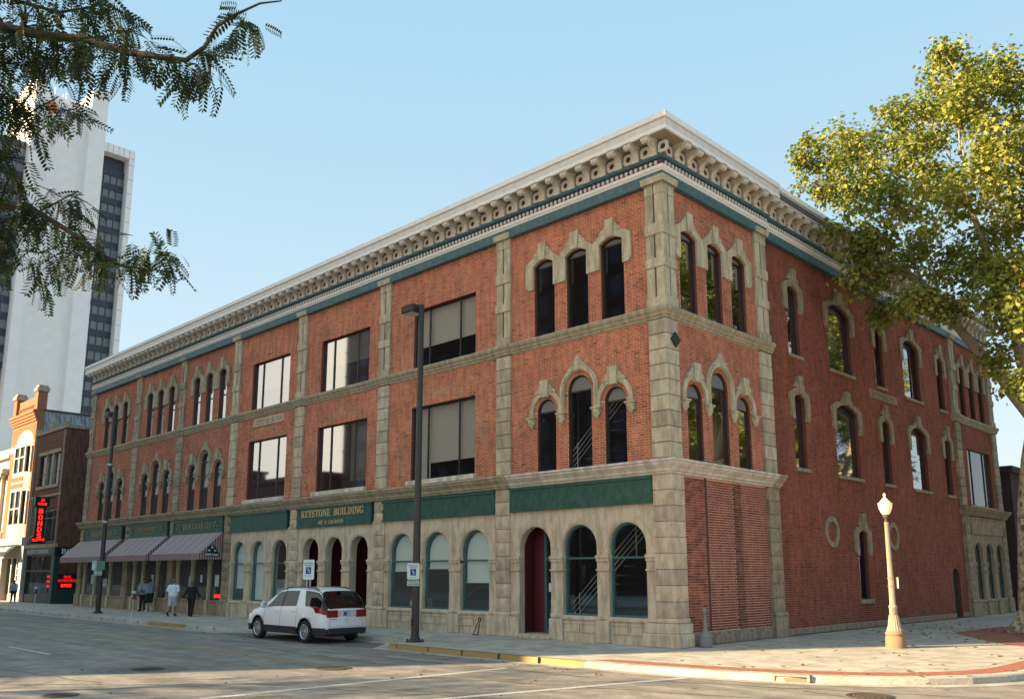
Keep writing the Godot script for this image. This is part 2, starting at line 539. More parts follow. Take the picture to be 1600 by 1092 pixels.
var ghosts := []
const COURSE := 0.082
const BRICK := 0.25
func bricks(list: Array, fr: Transform3D, u0, u1, v0, v1, ops: Array, n, tone: Color, dark = 0.07, spread = 0.16):
	for j in int((v1 - v0) / COURSE):
		var v: float = v0 + (j + 0.5) * COURSE
		var spans := [[u0, u1]]
		for o in ops:
			var h := blocked(o, v)
			if h < 0.0: continue
			var next := []
			for sp in spans:
				var a = o.c - h; var b = o.c + h
				if b <= sp[0] or a >= sp[1]: next.append(sp); continue
				if a - sp[0] > 0.02: next.append([sp[0], a])
				if sp[1] - b > 0.02: next.append([b, sp[1]])
			spans = next
		var off := (0.5 if j % 2 else 0.0) * BRICK
		for sp in spans:
			var k := int(floor((sp[0] - off) / BRICK))
			while true:
				var a := maxf(sp[0] + 0.003, k * BRICK + off + 0.008)
				var b := minf(sp[1] - 0.003, (k + 1) * BRICK + off - 0.008)
				k += 1
				if a > sp[1]: break
				if b - a < 0.025: continue
				var w := wob.get_noise_3d((a + b) * 2.0, v * 4.0, fr.basis.x.x * 90.0)
				var w2 := wob.get_noise_3d((a + b) * 9.0, v * 3.0, 40.0 + fr.basis.x.x * 90.0)
				var f := 1.0 + rng.randf_range(-spread, spread) + w * 0.22 + w2 * 0.10
				if rng.randf() < dark: f *= 0.62
				for o in ops:   # dirt that has run down below the sills
					var h: float = o.v0 - v
					if h > 0.0 and h < 1.3 and absf((a + b) / 2.0 - o.c) < o.hw + 0.15: f *= 1.0 - 0.20 * (1.0 - h / 1.3) * (0.6 + 0.8 * absf(w2))
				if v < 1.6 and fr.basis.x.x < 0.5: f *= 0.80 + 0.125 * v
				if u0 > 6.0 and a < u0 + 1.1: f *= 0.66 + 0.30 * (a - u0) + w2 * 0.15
				var c := Color(tone.r * f, tone.g * f * (1.0 + rng.randf_range(-0.10, 0.14) + w * 0.18), tone.b * f * (1.0 + rng.randf_range(-0.10, 0.16) + w * 0.25))
				for g in ghosts:   # outlines of arches long since bricked over
					var e := absf(Vector2((a + b) / 2.0 - g[0], v - g[1]).length() - g[2])
					if v > g[1] and fr.basis.x.x > 0.5 and e < 0.16 and rng.randf() < 0.75: c = c.lerp(Color(0.50, 0.34, 0.27), rng.randf_range(0.15, 0.6))
				var q := V((a + b) / 2.0, v, n + rng.randf_range(-0.004, 0.003) - 0.018)
				list.append([Transform3D(fr.basis * Basis.from_scale(V(b - a, COURSE - 0.0175, 0.03)), fr * q), c])

func ring_bricks(list: Array, fr: Transform3D, o: Dictionary, n, tone: Color):   # a rowlock arch round a semicircular head
	var r: float = o.hw + 0.075
	var k := int(PI * r / 0.085)
	for i in k:
		var a := PI * (i + 0.5) / k
		var f := 1.0 + rng.randf_range(-0.18, 0.14)
		var b := Basis(Vector3(0, 0, 1), a - PI / 2.0) * Basis.from_scale(V(0.066, 0.13, 0.03))
		list.append([Transform3D(fr.basis * b, fr * V(o.c + cos(a) * r, o.sp + sin(a) * r, n - 0.016)), Color(tone.r * f, tone.g * f, tone.b * f)])

func arc_pts(c, v, r, a0, a1, k) -> PackedVector2Array:
	var p := PackedVector2Array()
	for i in k + 1:
		var a: float = lerpf(a0, a1, float(i) / k)
		p.append(Vector2(c + cos(a) * r, v + sin(a) * r))
	return p

# ---------------------------------------------------------------- stone dressings
func hood_segmental(cs: Array, hw, sp, rise, ear = 0.36) -> SurfaceTool:   # eared label over one to three segment-headed windows
	var p := PackedVector2Array()
	var low = sp - 0.87
	for i in cs.size():
		var c = cs[i]
		if i == 0: p.append_array([Vector2(c - hw - ear + 0.12, low), Vector2(c - hw - ear, low + 0.14), Vector2(c - hw - ear, sp + 0.14)])
		else: p.append(Vector2((cs[i - 1] + c) / 2.0, sp + 0.10))
		p.append_array([Vector2(c - hw * 0.95, sp + 0.34), Vector2(c - 0.16, sp + 0.43), Vector2(c + 0.16, sp + 0.43), Vector2(c + hw * 0.95, sp + 0.34)])
	var e = cs[-1]
	p.append_array([Vector2(e + hw + ear, sp + 0.14), Vector2(e + hw + ear, low + 0.14), Vector2(e + hw + ear - 0.12, low)])
	for i in range(cs.size() - 1, -1, -1):
		var c = cs[i]
		var h := head_points(op(c, hw, 0, sp, rise, "seg"), 8)
		h.reverse()
		p.append(Vector2(c + hw, low if i == cs.size() - 1 else low - 0.02))
		for q in h: p.append(q)
		p.append(Vector2(c - hw, low if i == 0 else low - 0.02))
	var s = ST()
	prism(s, p, -0.12, -0.015)
	return s

func keystone(c, sp, tall = 0.80, low = 0.15, wide = 0.18) -> SurfaceTool:
	var s = ST()
	prism(s, PackedVector2Array([Vector2(c - wide * 0.74, sp + low), Vector2(c + wide * 0.74, sp + low), Vector2(c + wide, sp + tall - 0.08), Vector2(c + wide, sp + tall), Vector2(c - wide, sp + tall), Vector2(c - wide, sp + tall - 0.08)]), -0.1, 0.06)
	for d in [-1.0, 1.0]:   # carved leaves beside it
		prism(s, PackedVector2Array([Vector2(c + d * wide * 0.9, sp + tall - 0.44), Vector2(c + d * (wide + 0.30), sp + tall - 0.47), Vector2(c + d * (wide + 0.22), sp + tall - 0.34), Vector2(c + d * (wide + 0.12), sp + tall - 0.30), Vector2(c + d * (wide + 0.08), sp + tall - 0.20), Vector2(c + d * wide * 0.9, sp + tall - 0.15)]), -0.1, 0.0)
		for k in 3:
			var q = V(c + d * (wide + 0.05 + k * 0.08), sp + tall - 0.26 - k * 0.07, 0.0)
			bx(s, q - V(0.025, 0.03, 0.02), q + V(0.025, 0.03, 0.015))
	return s

func arch_ring(c, sp, ri, ro, leg) -> PackedVector2Array:
	var p := arc_pts(c, sp, ro, 0.0, PI, 16)
	p.append(Vector2(c - ro, leg))
	p.append(Vector2(c - ri, leg))
	p.append_array(arc_pts(c, sp, ri, PI, 0.0, 16))
	p.append(Vector2(c + ri, leg))
	p.append(Vector2(c + ro, leg))
	return p

func merged(list: Array) -> PackedVector2Array:
	var cur: PackedVector2Array = list[0]
	for i in range(1, list.size()):
		var r := Geometry2D.merge_polygons(cur, list[i])
		for q in r:
			if not Geometry2D.is_polygon_clockwise(q): cur = q; break
	return cur

func hood_arched(cs: Array, hws: Array, sps: Array, leg) -> SurfaceTool:   # three joined hood moulds
	var s = ST()
	var wide := []
	var thin := []
	for i in 3:
		wide.append(arch_ring(cs[i], sps[i], hws[i] + 0.15, hws[i] + 0.33, leg))
		thin.append(arch_ring(cs[i], sps[i], hws[i] + 0.19, hws[i] + 0.27, leg))
	prism(s, merged(wide), -0.12, -0.03)
	prism(s, merged(thin), -0.12, 0.015)
	return s

func corbel(u, v) -> SurfaceTool:   # a carved head below a hood's foot
	var s = ST(true)
	var c = V(u, v, -0.1)
	for k in [[0, -0.02, 0.03, 0.17], [0, -0.10, 0.05, 0.15], [-0.05, -0.16, 0.06, 0.10], [0.06, -0.17, 0.06, 0.10], [0, -0.24, 0.05, 0.10], [0, -0.31, 0.03, 0.06]]:
		var b: float = k[3]
		var pr := []
		for i in 6:
			var a := -PI / 2.0 + PI * i / 5.0
			pr.append([maxf(0.0, cos(a)) * b, sin(a) * b * 0.75])
		lathe(s, pr, 8, c + V(k[0], k[1], k[2]))
	var t = ST()
	bx(t, c + V(-0.18, 0.0, 0.0), c + V(0.18, 0.06, 0.20))
	bx(t, c + V(-0.15, -0.05, 0.0), c + V(0.15, 0.0, 0.16))
	t.generate_normals()
	s.append_from(t.commit(), 0, Transform3D.IDENTITY)
	return s

func diamond_block(w, h, d) -> SurfaceTool:   # rusticated block with a shallow pyramid on its face; z from -d to 0
	var s = ST()
	cham(s, V(-w / 2, 0.006, -d), V(w / 2, h - 0.006, 0.0), 0.012)
	var m := 0.05
	var a = V(-w / 2 + m, m, 0.003); var b = V(w / 2 - m, m, 0.003); var c = V(w / 2 - m, h - m, 0.003); var e = V(-w / 2 + m, h - m, 0.003)
	var k = V(0, h / 2, 0.055)
	for t in [[a, b], [b, c], [c, e], [e, a]]: tri(s, t[0], t[1], k)
	return s

var toned := {}
func shades(m: StandardMaterial3D) -> Array:   # three slightly different stones
	if not toned.has(m):
		var out := []
		for k in [0.90, 1.0, 1.08]:
			var d: StandardMaterial3D = m.duplicate()
			d.albedo_color = Color(k, k * (1.0 if k > 1 else 0.99), k * (0.98 if k > 1 else 1.0)).clamp()
			if k > 1.0: d.albedo_color = Color(1, 1, 1); d.uv1_offset = Vector3(0.3, 0.7, 0.2)
			out.append(d)
		toned[m] = out
	return toned[m]

var blockmesh := {}
func shared(key: String, make: Callable) -> Mesh:
	if not blockmesh.has(key):
		var s = make.call()
		s.generate_normals()
		blockmesh[key] = s.commit()
	return blockmesh[key]

func pilaster(B, fr, u, w, ground = true, stone = "limestone", low = "limestone_tan"):
	var tones = shades(M[stone]); var lows = shades(M[low])
	var core = obj("pilaster", box(V(u - w / 2 + 0.02, 0.0, -0.3), V(u + w / 2 - 0.02, 14.9, -0.10)), M.base_stone, B, fr)
	if ground:
		for k in 9:   # diamond-pointed blocks of the ground storey
			obj("stone_block", shared("dia%.2f" % w, func(): return diamond_block(w, 0.482, 0.2)), lows[rng.randi() % 3], core, Transform3D(Basis.IDENTITY, V(u, 0.86 + k * 0.482, 0.02)))
		obj("plinth", chambox(V(u - w / 2 - 0.06, 0.0, -0.2), V(u + w / 2 + 0.06, 0.72, 0.09), 0.02), M[low], core)
		var s = ST()
		mould(s, [[-0.2, 0.72], [0.09, 0.72], [0.10, 0.76], [0.06, 0.80], [0.03, 0.858], [-0.2, 0.858]], u - w / 2 - 0.05, u + w / 2 + 0.05)
		obj("plinth_moulding", s, M[low], core)
	for k in 9:
		var h := 0.497
		obj("stone_block", shared("flat%.2f" % w, func(): return chambox(V(-w / 2, 0.008, -0.2), V(w / 2, h - 0.008, 0.0), 0.018)), tones[rng.randi() % 3], core, Transform3D(Basis.IDENTITY, V(u, 5.70 + k * h, 0.0)))
	for k in 3:   # third storey: slotted shaft between cross blocks
		var v = [10.9, 12.22, 13.4][k]
		var h = [0.99, 0.79, 1.0][k]
		for d in [-1.0, 1.0]:
			obj("shaft_stone", shared("shaft%.2f_%d" % [w, k], func(): return chambox(V(-w / 4 + 0.02, 0.0, -0.2), V(w / 4 - 0.02, h, 0.0), 0.012)), tones[rng.randi() % 3], core, Transform3D(Basis.IDENTITY, V(u + d * (w / 4 + 0.018), v, -0.01)))
	for k in 3:
		var v = [10.58, 11.89, 13.01][k]
		var h = [0.32, 0.33, 0.39][k]
		obj("cross_block", shared("cross%.2f_%d" % [w, k], func(): return chambox(V(-w / 2 - 0.02, 0.0, -0.2), V(w / 2 + 0.02, h, 0.04), 0.018)), tones[rng.randi() % 3], core, Transform3D(Basis.IDENTITY, V(u, v, 0.0)))
	capital(core, u, w, M[stone])
	return core

func capital(core, u, w, m):
	var s = ST()
	cham(s, V(u - w / 2, 14.40, -0.2), V(u - 0.02, 14.74, 0.012), 0.01)
	cham(s, V(u + 0.02, 14.40, -0.2), V(u + w / 2, 14.74, 0.012), 0.01)
	mould(s, [[-0.2, 14.741], [0.05, 14.741], [0.12, 14.76], [0.13, 14.83], [0.155, 14.90], [0.155, 14.96], [-0.2, 14.96]], u - w / 2 - 0.05, u + w / 2 + 0.05)
	for d in [-0.25, 0.25]:   # a carved flower on each half
		for k in 5:
			var a := TAU * k / 5.0
			var q = V(u + d * w + cos(a) * 0.055, 14.56 + sin(a) * 0.055, 0.012)
			cham(s, q - V(0.022, 0.022, 0.01), q + V(0.022, 0.022, 0.014), 0.008)
	obj("capital", s, m, core)

func corner_pier(B):
	var x0 := -0.70; var z0 := -0.68
	var tones = shades(M.limestone); var lows = shades(M.limestone_tan)
	var core = obj("corner_pier", box(V(x0 + 0.03, 0, z0 + 0.03), V(-0.12, 14.9, -0.12)), M.base_stone, B)
	for k in 9:
		var s = ST()
		var y := 0.86 + k * 0.482
		cham(s, V(x0, y + 0.006, z0), V(0.02, y + 0.476, 0.02), 0.012)
		for f in 2:
			var a := 0.05
			var P = func(u, v, n): return V(u, v, n) if f == 0 else V(n, v, -u)
			var ua := x0 + a if f == 0 else a - 0.02
			var ub := 0.02 - a if f == 0 else -z0 - a
			var q := [P.call(ua, y + a, 0.023), P.call(ub, y + a, 0.023), P.call(ub, y + 0.482 - a, 0.023), P.call(ua, y + 0.482 - a, 0.023)]
			var t = P.call((ua + ub) / 2, y + 0.241, 0.07)
			for i in 4: tri(s, q[i], q[(i + 1) % 4], t)
		obj("stone_block", s, lows[rng.randi() % 3], core)
	obj("plinth", chambox(V(-1.15, 0, z0 - 0.10), V(0.14, 0.40, 0.14), 0.02), M.limestone_tan, core)
	obj("plinth", chambox(V(-1.08, 0.40, z0 - 0.07), V(0.10, 0.70, 0.10), 0.02), M.limestone_tan, core)
	obj("plinth_moulding", chambox(V(-0.98, 0.70, z0 - 0.04), V(0.06, 0.858, 0.06), 0.04), M.limestone_tan, core)
	for k in 9:
		var y := 5.70 + k * 0.497
		obj("stone_block", chambox(V(x0, y + 0.009, z0), V(0, y + 0.488, 0), 0.02), tones[rng.randi() % 3], core)
	for k in 3:
		var v = [10.9, 12.22, 13.4][k]
		var h = [0.99, 0.79, 1.0][k]
		for i in 2:
			for j in 2:
				var xa = [x0, -0.32][i]; var xb = [-0.38, 0.0][i]
				var za = [z0, -0.31][j]; var zb = [-0.37, 0.0][j]
				obj("shaft_stone", chambox(V(xa, v, za), V(xb, v + h, zb), 0.014), tones[rng.randi() % 3], core)
	for k in 3:
		var v = [10.58, 11.89, 13.01][k]
		var h = [0.32, 0.33, 0.39][k]
		obj("cross_block", chambox(V(x0 - 0.02, v, z0 - 0.02), V(0.04, v + h, 0.04), 0.02), tones[rng.randi() % 3], core)
	for i in 2:
		for j in 2:
			obj("capital_stone", chambox(V([x0, -0.33][i], 14.4, [z0, -0.32][j]), V([-0.37, 0.012][i], 14.74, [-0.36, 0.012][j]), 0.012), M.limestone, core)
	var s = ST()
	mould(s, [[-0.2, 14.742], [0.05, 14.742], [0.12, 14.76], [0.13, 14.83], [0.155, 14.90], [0.155, 14.96], [-0.2, 14.96]], x0 - 0.05, 0.0, 0.0, 1.0)
	obj("capital", s, M.limestone, core)
	s = ST()
	mould(s, [[-0.2, 14.742], [0.05, 14.742], [0.12, 14.76], [0.13, 14.83], [0.155, 14.90], [0.155, 14.96], [-0.2, 14.96]], 0.0, -z0 + 0.05, -1.0, 0.0)
	obj("capital", s, M.limestone, core, SIDE)

# ---------------------------------------------------------------- windows
func window(B, fr, o: Dictionary, n, frame, pane, opt = {}):
	var p := outline(o)
	var w: float = opt.get("bar", 0.06)
	var q := inset(p, w)
	var s = ST()
	ring_strip(s, p, q, n - 0.05, n + 0.02)
	for r in opt.get("rails", []): bx(s, V(o.c - o.hw + w, r - 0.03, n - 0.03), V(o.c + o.hw - w, r + 0.03, n + 0.018))
	for k in opt.get("mullions", []): bx(s, V(k - 0.035, o.v0 + w, n - 0.03), V(k + 0.035, o.sp - (w if o.kind == "rect" else 0.0), n + 0.024))
	var win = obj("window", s, frame, B, fr)
	if opt.has("cuts"):   # one pane for each light
		var us: Array = [o.c - o.hw + w] + opt.mullions + [o.c + o.hw - w]
		for i in us.size() - 1:
			s = ST()
			fan(s, [Vector2(us[i], o.v0 + w), Vector2(us[i + 1], o.v0 + w), Vector2(us[i + 1], o.sp - w), Vector2(us[i], o.sp - w)], n - 0.02)
			obj("pane", s, pane, win)
	else:
		var lo := PackedVector2Array()
		var hi := PackedVector2Array()
		var cut: float = opt.get("cut", 1e6)
		for t in q:
			if t.y <= cut: lo.append(t)
			else: hi.append(t)
		if hi.size() and lo.size():
			lo.append(Vector2(q[1].x, cut)); lo.append(Vector2(q[0].x, cut))
			if lo.size() > 4: lo = PackedVector2Array([q[0], q[1], Vector2(q[1].x, cut), Vector2(q[0].x, cut)])
			hi.insert(0, Vector2(q[1].x, cut)); hi.append(Vector2(q[0].x, cut))
		s = ST(); fan(s, lo, n - 0.02)
		obj("pane", s, pane, win)
		if hi.size() > 2:
			s = ST(); fan(s, hi, n - (0.02 if not opt.has("infill") else 0.005))
			obj("head_panel" if opt.has("infill") else "pane", s, opt.get("infill", pane), win)
	for b in opt.get("blinds", []):   # [u0, u1, v0, v1, material]
		var a := PackedVector2Array([Vector2(b[0], b[2]), Vector2(b[1], b[2]), Vector2(b[1], b[3]), Vector2(b[0], b[3])])
		var cutp := Geometry2D.intersect_polygons(a, q)
		if cutp.size():
			s = ST(); fan(s, cutp[0], n - 0.14, Geometry2D.is_polygon_clockwise(cutp[0]))
			obj("blind", s, b[4], win)  # real blinds, and the white sheets painted for reflected sky
			if b[2] > o.v0 + 0.1: obj("blind_rail", box(V(b[0], b[2] - 0.03, n - 0.15), V(b[1], b[2] - 0.002, n - 0.125)), b[4], win)
	return win

func sill(B, fr, u0, u1, v, h = 0.16, m = "limestone", n0 = -0.1):
	obj("window_sill", chambox(V(u0, v - h, n0 - 0.15), V(u1, v, n0 + 0.10), 0.02), M[m], B, fr)

# ---------------------------------------------------------------- cornice
func bracket_shape() -> SurfaceTool:
	var s = ST()
	var p := PackedVector2Array()
	for q in [[0.0, 0.0], [0.07, -0.03], [0.12, 0.02], [0.125, 0.10], [0.10, 0.17], [0.13, 0.27], [0.20, 0.36], [0.30, 0.41], [0.42, 0.43], [0.54, 0.47], [0.56, 0.545], [0.0, 0.545]]: p.append(Vector2(q[0], q[1]))
	var turn := Transform3D(Basis(Vector3(0, 0, 1), Vector3(0, 1, 0), Vector3(-1, 0, 0)), Vector3.ZERO)
	prism(s, p, -0.105, 0.105, turn)
	for k in 3:   # the scroll's ribbed roll
		var x := -0.09 + k * 0.09
		var pts := PackedVector2Array()
		for i in 12: pts.append(Vector2(0.50 + cos(TAU * i / 12.0) * 0.105, 0.425 + sin(TAU * i / 12.0) * 0.105))
		prism(s, pts, -x - 0.040, -x + 0.040, turn)
	var low := PackedVector2Array()
	for i in 10: low.append(Vector2(0.07 + cos(TAU * i / 10.0) * 0.075, 0.055 + sin(TAU * i / 10.0) * 0.085))
	prism(s, low, -0.13, 0.13, turn)
	bx(s, V(-0.135, 0.505, 0.0), V(0.135, 0.545, 0.62))
	return s

func plate_shape() -> SurfaceTool:   # square plate with a round sinking
	var s = ST()
	var O := PackedVector2Array(); var I := PackedVector2Array()
	for i in 16:
		var a := TAU * i / 16.0 + PI / 16.0
		var c := Vector2(cos(a), sin(a))
		I.append(c * 0.10)
		O.append(c / maxf(absf(c.x), absf(c.y)) * 0.195)
	ring_strip(s, O, I, 0.0, 0.045)
	for i in 16:
		var j := (i + 1) % 16
		quad(s, V(O[i].x, O[i].y, 0), V(O[j].x, O[j].y, 0), V(O[j].x, O[j].y, 0.045), V(O[i].x, O[i].y, 0.045))
	return s

func cornice(B, fr, u0, u1, m0, m1, first, step, count, off = 0.0):   # one run; off: how far back it stands
	var N = func(prof): return prof.map(func(q): return [q[0] + off, q[1]])
	var base = ST()
	mould(base, N.call([[-0.1, 14.745], [0.10, 14.745], [0.11, 14.80], [0.07, 14.83], [0.07, 14.86], [0.05, 14.87], [0.05, 15.13], [-0.1, 15.131]]), u0, u1, m0, m1)
	var root = obj("cornice", base, M.teal_paint, B, fr)
	var add = func(called, prof, mat):
		var s = ST()
		mould(s, N.call(prof), u0, u1, m0, m1)
		obj(called, s, mat, root)
	add.call("cornice_strip", [[-0.1, 15.134], [0.07, 15.134], [0.08, 15.17], [0.13, 15.21], [0.15, 15.26], [0.15, 15.30], [-0.1, 15.301]], M.cornice_white)
	add.call("bead_band", [[-0.1, 15.304], [0.09, 15.304], [0.09, 15.52], [-0.1, 15.521]], M.band_purple)
	add.call("teal_fillet", [[-0.1, 15.524], [0.17, 15.524], [0.21, 15.58], [0.21, 15.62], [0.10, 15.66], [0.08, 15.67], [0.08, 16.17], [-0.1, 16.171]], M.teal_paint)
	add.call("soffit", [[-0.1, 16.174], [0.64, 16.175], [0.64, 16.19], [-0.1, 16.191]], M.soffit_tan)
	add.call("lower_fascia", [[0.60, 16.15], [0.66, 16.15], [0.67, 16.17], [0.67, 16.28], [0.60, 16.281]], M.cornice_white)
	add.call("fascia", [[0.60, 16.284], [0.652, 16.284], [0.652, 16.53], [0.60, 16.531]], M.cornice_beige)
	add.call("top_fascia", [[0.0, 16.545], [0.69, 16.545], [0.71, 16.57], [0.70, 16.60], [0.70, 16.74], [0.66, 16.76], [0.0, 16.80]], M.cornice_white)
	var bm = shared("bracket", bracket_shape)
	var pm = shared("plate", plate_shape)
	var rm = shared("rosette", func():
		var t = ST(true); lathe(t, [[0.105, 0.0], [0.10, 0.012], [0.05, 0.02], [0.03, 0.035], [0.0, 0.04]], 12); return t)
	for i in count:
		var u = first + step * i
		obj("bracket", bm, M.bracket_paint, root, Transform3D(Basis.IDENTITY, V(u, 15.63, 0.08 + off)))
		obj("square_plate", pm, M.bracket_paint, root, Transform3D(Basis.IDENTITY, V(u - step / 2.0, 15.89, 0.08 + off)))
		obj("rosette", rm, M.rosette_brown, root, Transform3D(Basis(Vector3(1, 0, 0), PI / 2.0), V(u - step / 2.0, 15.89, 0.082 + off)))
	var beads := []
	var bead = shared("bead", func():
		var t = ST(true)
		lathe(t, [[0.0, -0.085], [0.05, -0.06], [0.066, 0.0], [0.05, 0.06], [0.0, 0.085]], 8)
		return t)
	for i in int((u1 - u0) / 0.2): beads.append(Transform3D(Basis.from_scale(V(1.0, 1.0, 0.8)), V(u0 + 0.12 + i * 0.2, 15.41, 0.10 + off)))
	many("bead", bead, M.bracket_paint, beads, null, root)
	return root

# ---------------------------------------------------------------- the building
func string_course(B, fr, u0, u1, m0, m1, pil: Array, off = 0.0):
	var prof := [[-0.25, 10.20], [-0.04, 10.20], [-0.03, 10.27], [0.02, 10.31], [0.03, 10.37], [0.10, 10.44], [0.12, 10.52], [0.09, 10.575], [-0.25, 10.58]]
	var s = ST()
	mould(s, prof.map(func(q): return [q[0] + off, q[1]]), u0, u1, m0, m1)
	var o = obj("string_course", s, M.limestone_dark, B, fr)
	for p in pil:
		s = ST()
		mould(s, prof.map(func(q): return [q[0] + 0.07 + off, q[1] + 0.002]), p[0] - p[1] / 2 - 0.05, p[0] + p[1] / 2 + 0.05)
		obj("string_course_block", s, M.limestone_dark, o)

const LEDGE := [[-0.25, 5.205], [0.03, 5.205], [0.04, 5.26], [0.10, 5.29], [0.12, 5.36], [0.20, 5.43], [0.27, 5.49], [0.28, 5.55], [0.34, 5.58], [0.33, 5.64], [-0.25, 5.66]]
func ledge(B, fr, u0, u1, m0, m1, mat, pil: Array, off = 0.0):
	var s = ST()
	mould(s, LEDGE.map(func(q): return [q[0] + off, q[1]]), u0, u1, m0, m1)
	var o = obj("ledge", s, M[mat], B, fr)
	for p in pil:
		s = ST()
		mould(s, LEDGE.map(func(q): return [q[0] + off + 0.07, q[1] - 0.003]), p[0] - p[1] / 2 - 0.06, p[0] + p[1] / 2 + 0.06)
		obj("ledge_block", s, M[mat], o)

func triple_arched(B, fr, list, wallops, xc, gap, hws, n, tone, frame, pane, stone, opt = {}):   # second storey
	var cs := [xc - gap, xc, xc + gap]
	var sps := [7.83, 8.38, 7.83]
	for i in 3:
		var o := op(cs[i], hws[i], 5.68, sps[i], hws[i], "semi", 0.14)
		wallops.append(o)
		ring_bricks(list, fr, o, n, tone)
		var d: Dictionary = opt.duplicate()
		d.cut = sps[i] - 0.04
		d.rails = [sps[i] - 0.04] + ([6.9] if opt.has("sash") else [])
		window(B, fr, o, n - 0.11, frame, pane, d)
	var hood = obj("window_hood", hood_arched(cs, hws, sps, 7.66), stone, B, fr)
	for k in 2:
		obj("hood_keystone", keystone(cs[k * 2], 7.83, 1.10, hws[0] + 0.05, 0.20), stone, hood)
	var s = ST()   # carved finial on the middle hood
	var t = 8.38 + hws[1] + 0.30
	prism(s, PackedVector2Array([Vector2(xc - 0.48, t - 0.13), Vector2(xc, t - 0.02), Vector2(xc + 0.48, t - 0.13), Vector2(xc + 0.30, t + 0.06), Vector2(xc + 0.20, t + 0.10), Vector2(xc + 0.12, t + 0.27), Vector2(xc + 0.05, t + 0.36), Vector2(xc - 0.05, t + 0.36), Vector2(xc - 0.12, t + 0.27), Vector2(xc - 0.20, t + 0.10), Vector2(xc - 0.30, t + 0.06)]), -0.1, 0.0)
	for q in [[-0.3, 0.02], [-0.17, 0.06], [0.0, 0.24], [0.0, 0.10], [0.17, 0.06], [0.3, 0.02]]:
		cham(s, V(xc + q[0] - 0.05, t + q[1] - 0.04, -0.05), V(xc + q[0] + 0.05, t + q[1] + 0.05, 0.025), 0.02)
	obj("hood_finial", s, stone, hood)
	for u in [cs[0] - hws[0] - 0.24, (cs[0] + cs[1]) / 2.0 - 0.02, (cs[1] + cs[2]) / 2.0 + 0.02, cs[2] + hws[2] + 0.24]:
		obj("carved_corbel", corbel(u, 7.60), stone, hood)

func triple_segmental(B, fr, wallops, xc, gap, hw, n, frame, pane, stone, opt = {}):   # third storey
	var cs := [xc - gap, xc, xc + gap]
	for i in 3:
		var o := op(cs[i], hw, 10.59, 13.30, 0.17, "seg")
		wallops.append(o)
		var d: Dictionary = opt.duplicate()
		d.cut = 13.22 if not opt.has("sash") else 1e6
		d.rails = [12.0] if opt.has("sash") else [13.22]
		var pn = opt.panes[i] if opt.has("panes") else pane
		if opt.has("mirrored_sky"):
			d.blinds = []
			if opt.mirrored_sky[i] > 0.0: d.blinds = [[cs[i] + hw * (1.0 - 2.0 * opt.mirrored_sky[i]), cs[i] + hw * 0.45, 10.6, 13.5, M.mirrored_sky_white], [cs[i] + hw * 0.55, cs[i] + hw, 10.6, 13.5, M.mirrored_sky_white]]  # white sheets stand in for bright sky reflected in the panes
		window(B, fr, o, n - 0.13, frame, pn, d)
	var hood = obj("window_hood", hood_segmental(cs, hw, 13.30, 0.17), stone, B, fr)
	for c in cs: obj("hood_keystone", keystone(c, 13.30), stone, hood)

func single_hooded(B, fr, wallops, c, hw, v0, sp, n, stone, pane, drop = 0.0, mull = []):
	var o := op(c, hw, v0, sp, 0.17 if hw < 0.7 else 0.32, "seg")
	wallops.append(o)
	window(B, fr, o, n - 0.17, M.dark_frame, pane, {"cut": sp - 0.02, "rails": [sp - 0.02], "infill": M.dark_frame, "bar": 0.07, "mullions": mull} if drop == 0.0 else {"cut": drop, "rails": [drop], "bar": 0.07})
	var hood = obj("window_hood", hood_segmental([c], hw, sp, o.rise, 0.34), stone, B, fr * Transform3D(Basis.IDENTITY, V(0, 0, n + 0.1)))
	obj("hood_keystone", keystone(c, sp, 0.86, 0.30 if hw > 0.7 else 0.16, 0.18 if hw < 0.7 else 0.24), stone, hood)

func big_window(B, fr, wallops, u0, u1, v0, v1, n, ms: Array, pane, blinds):
	var o := op((u0 + u1) / 2, (u1 - u0) / 2, v0, v1)
	wallops.append(o)
	window(B, fr, o, n - 0.15, M.dark_frame, pane, {"mullions": ms, "cuts": true, "bar": 0.05, "blinds": blinds})

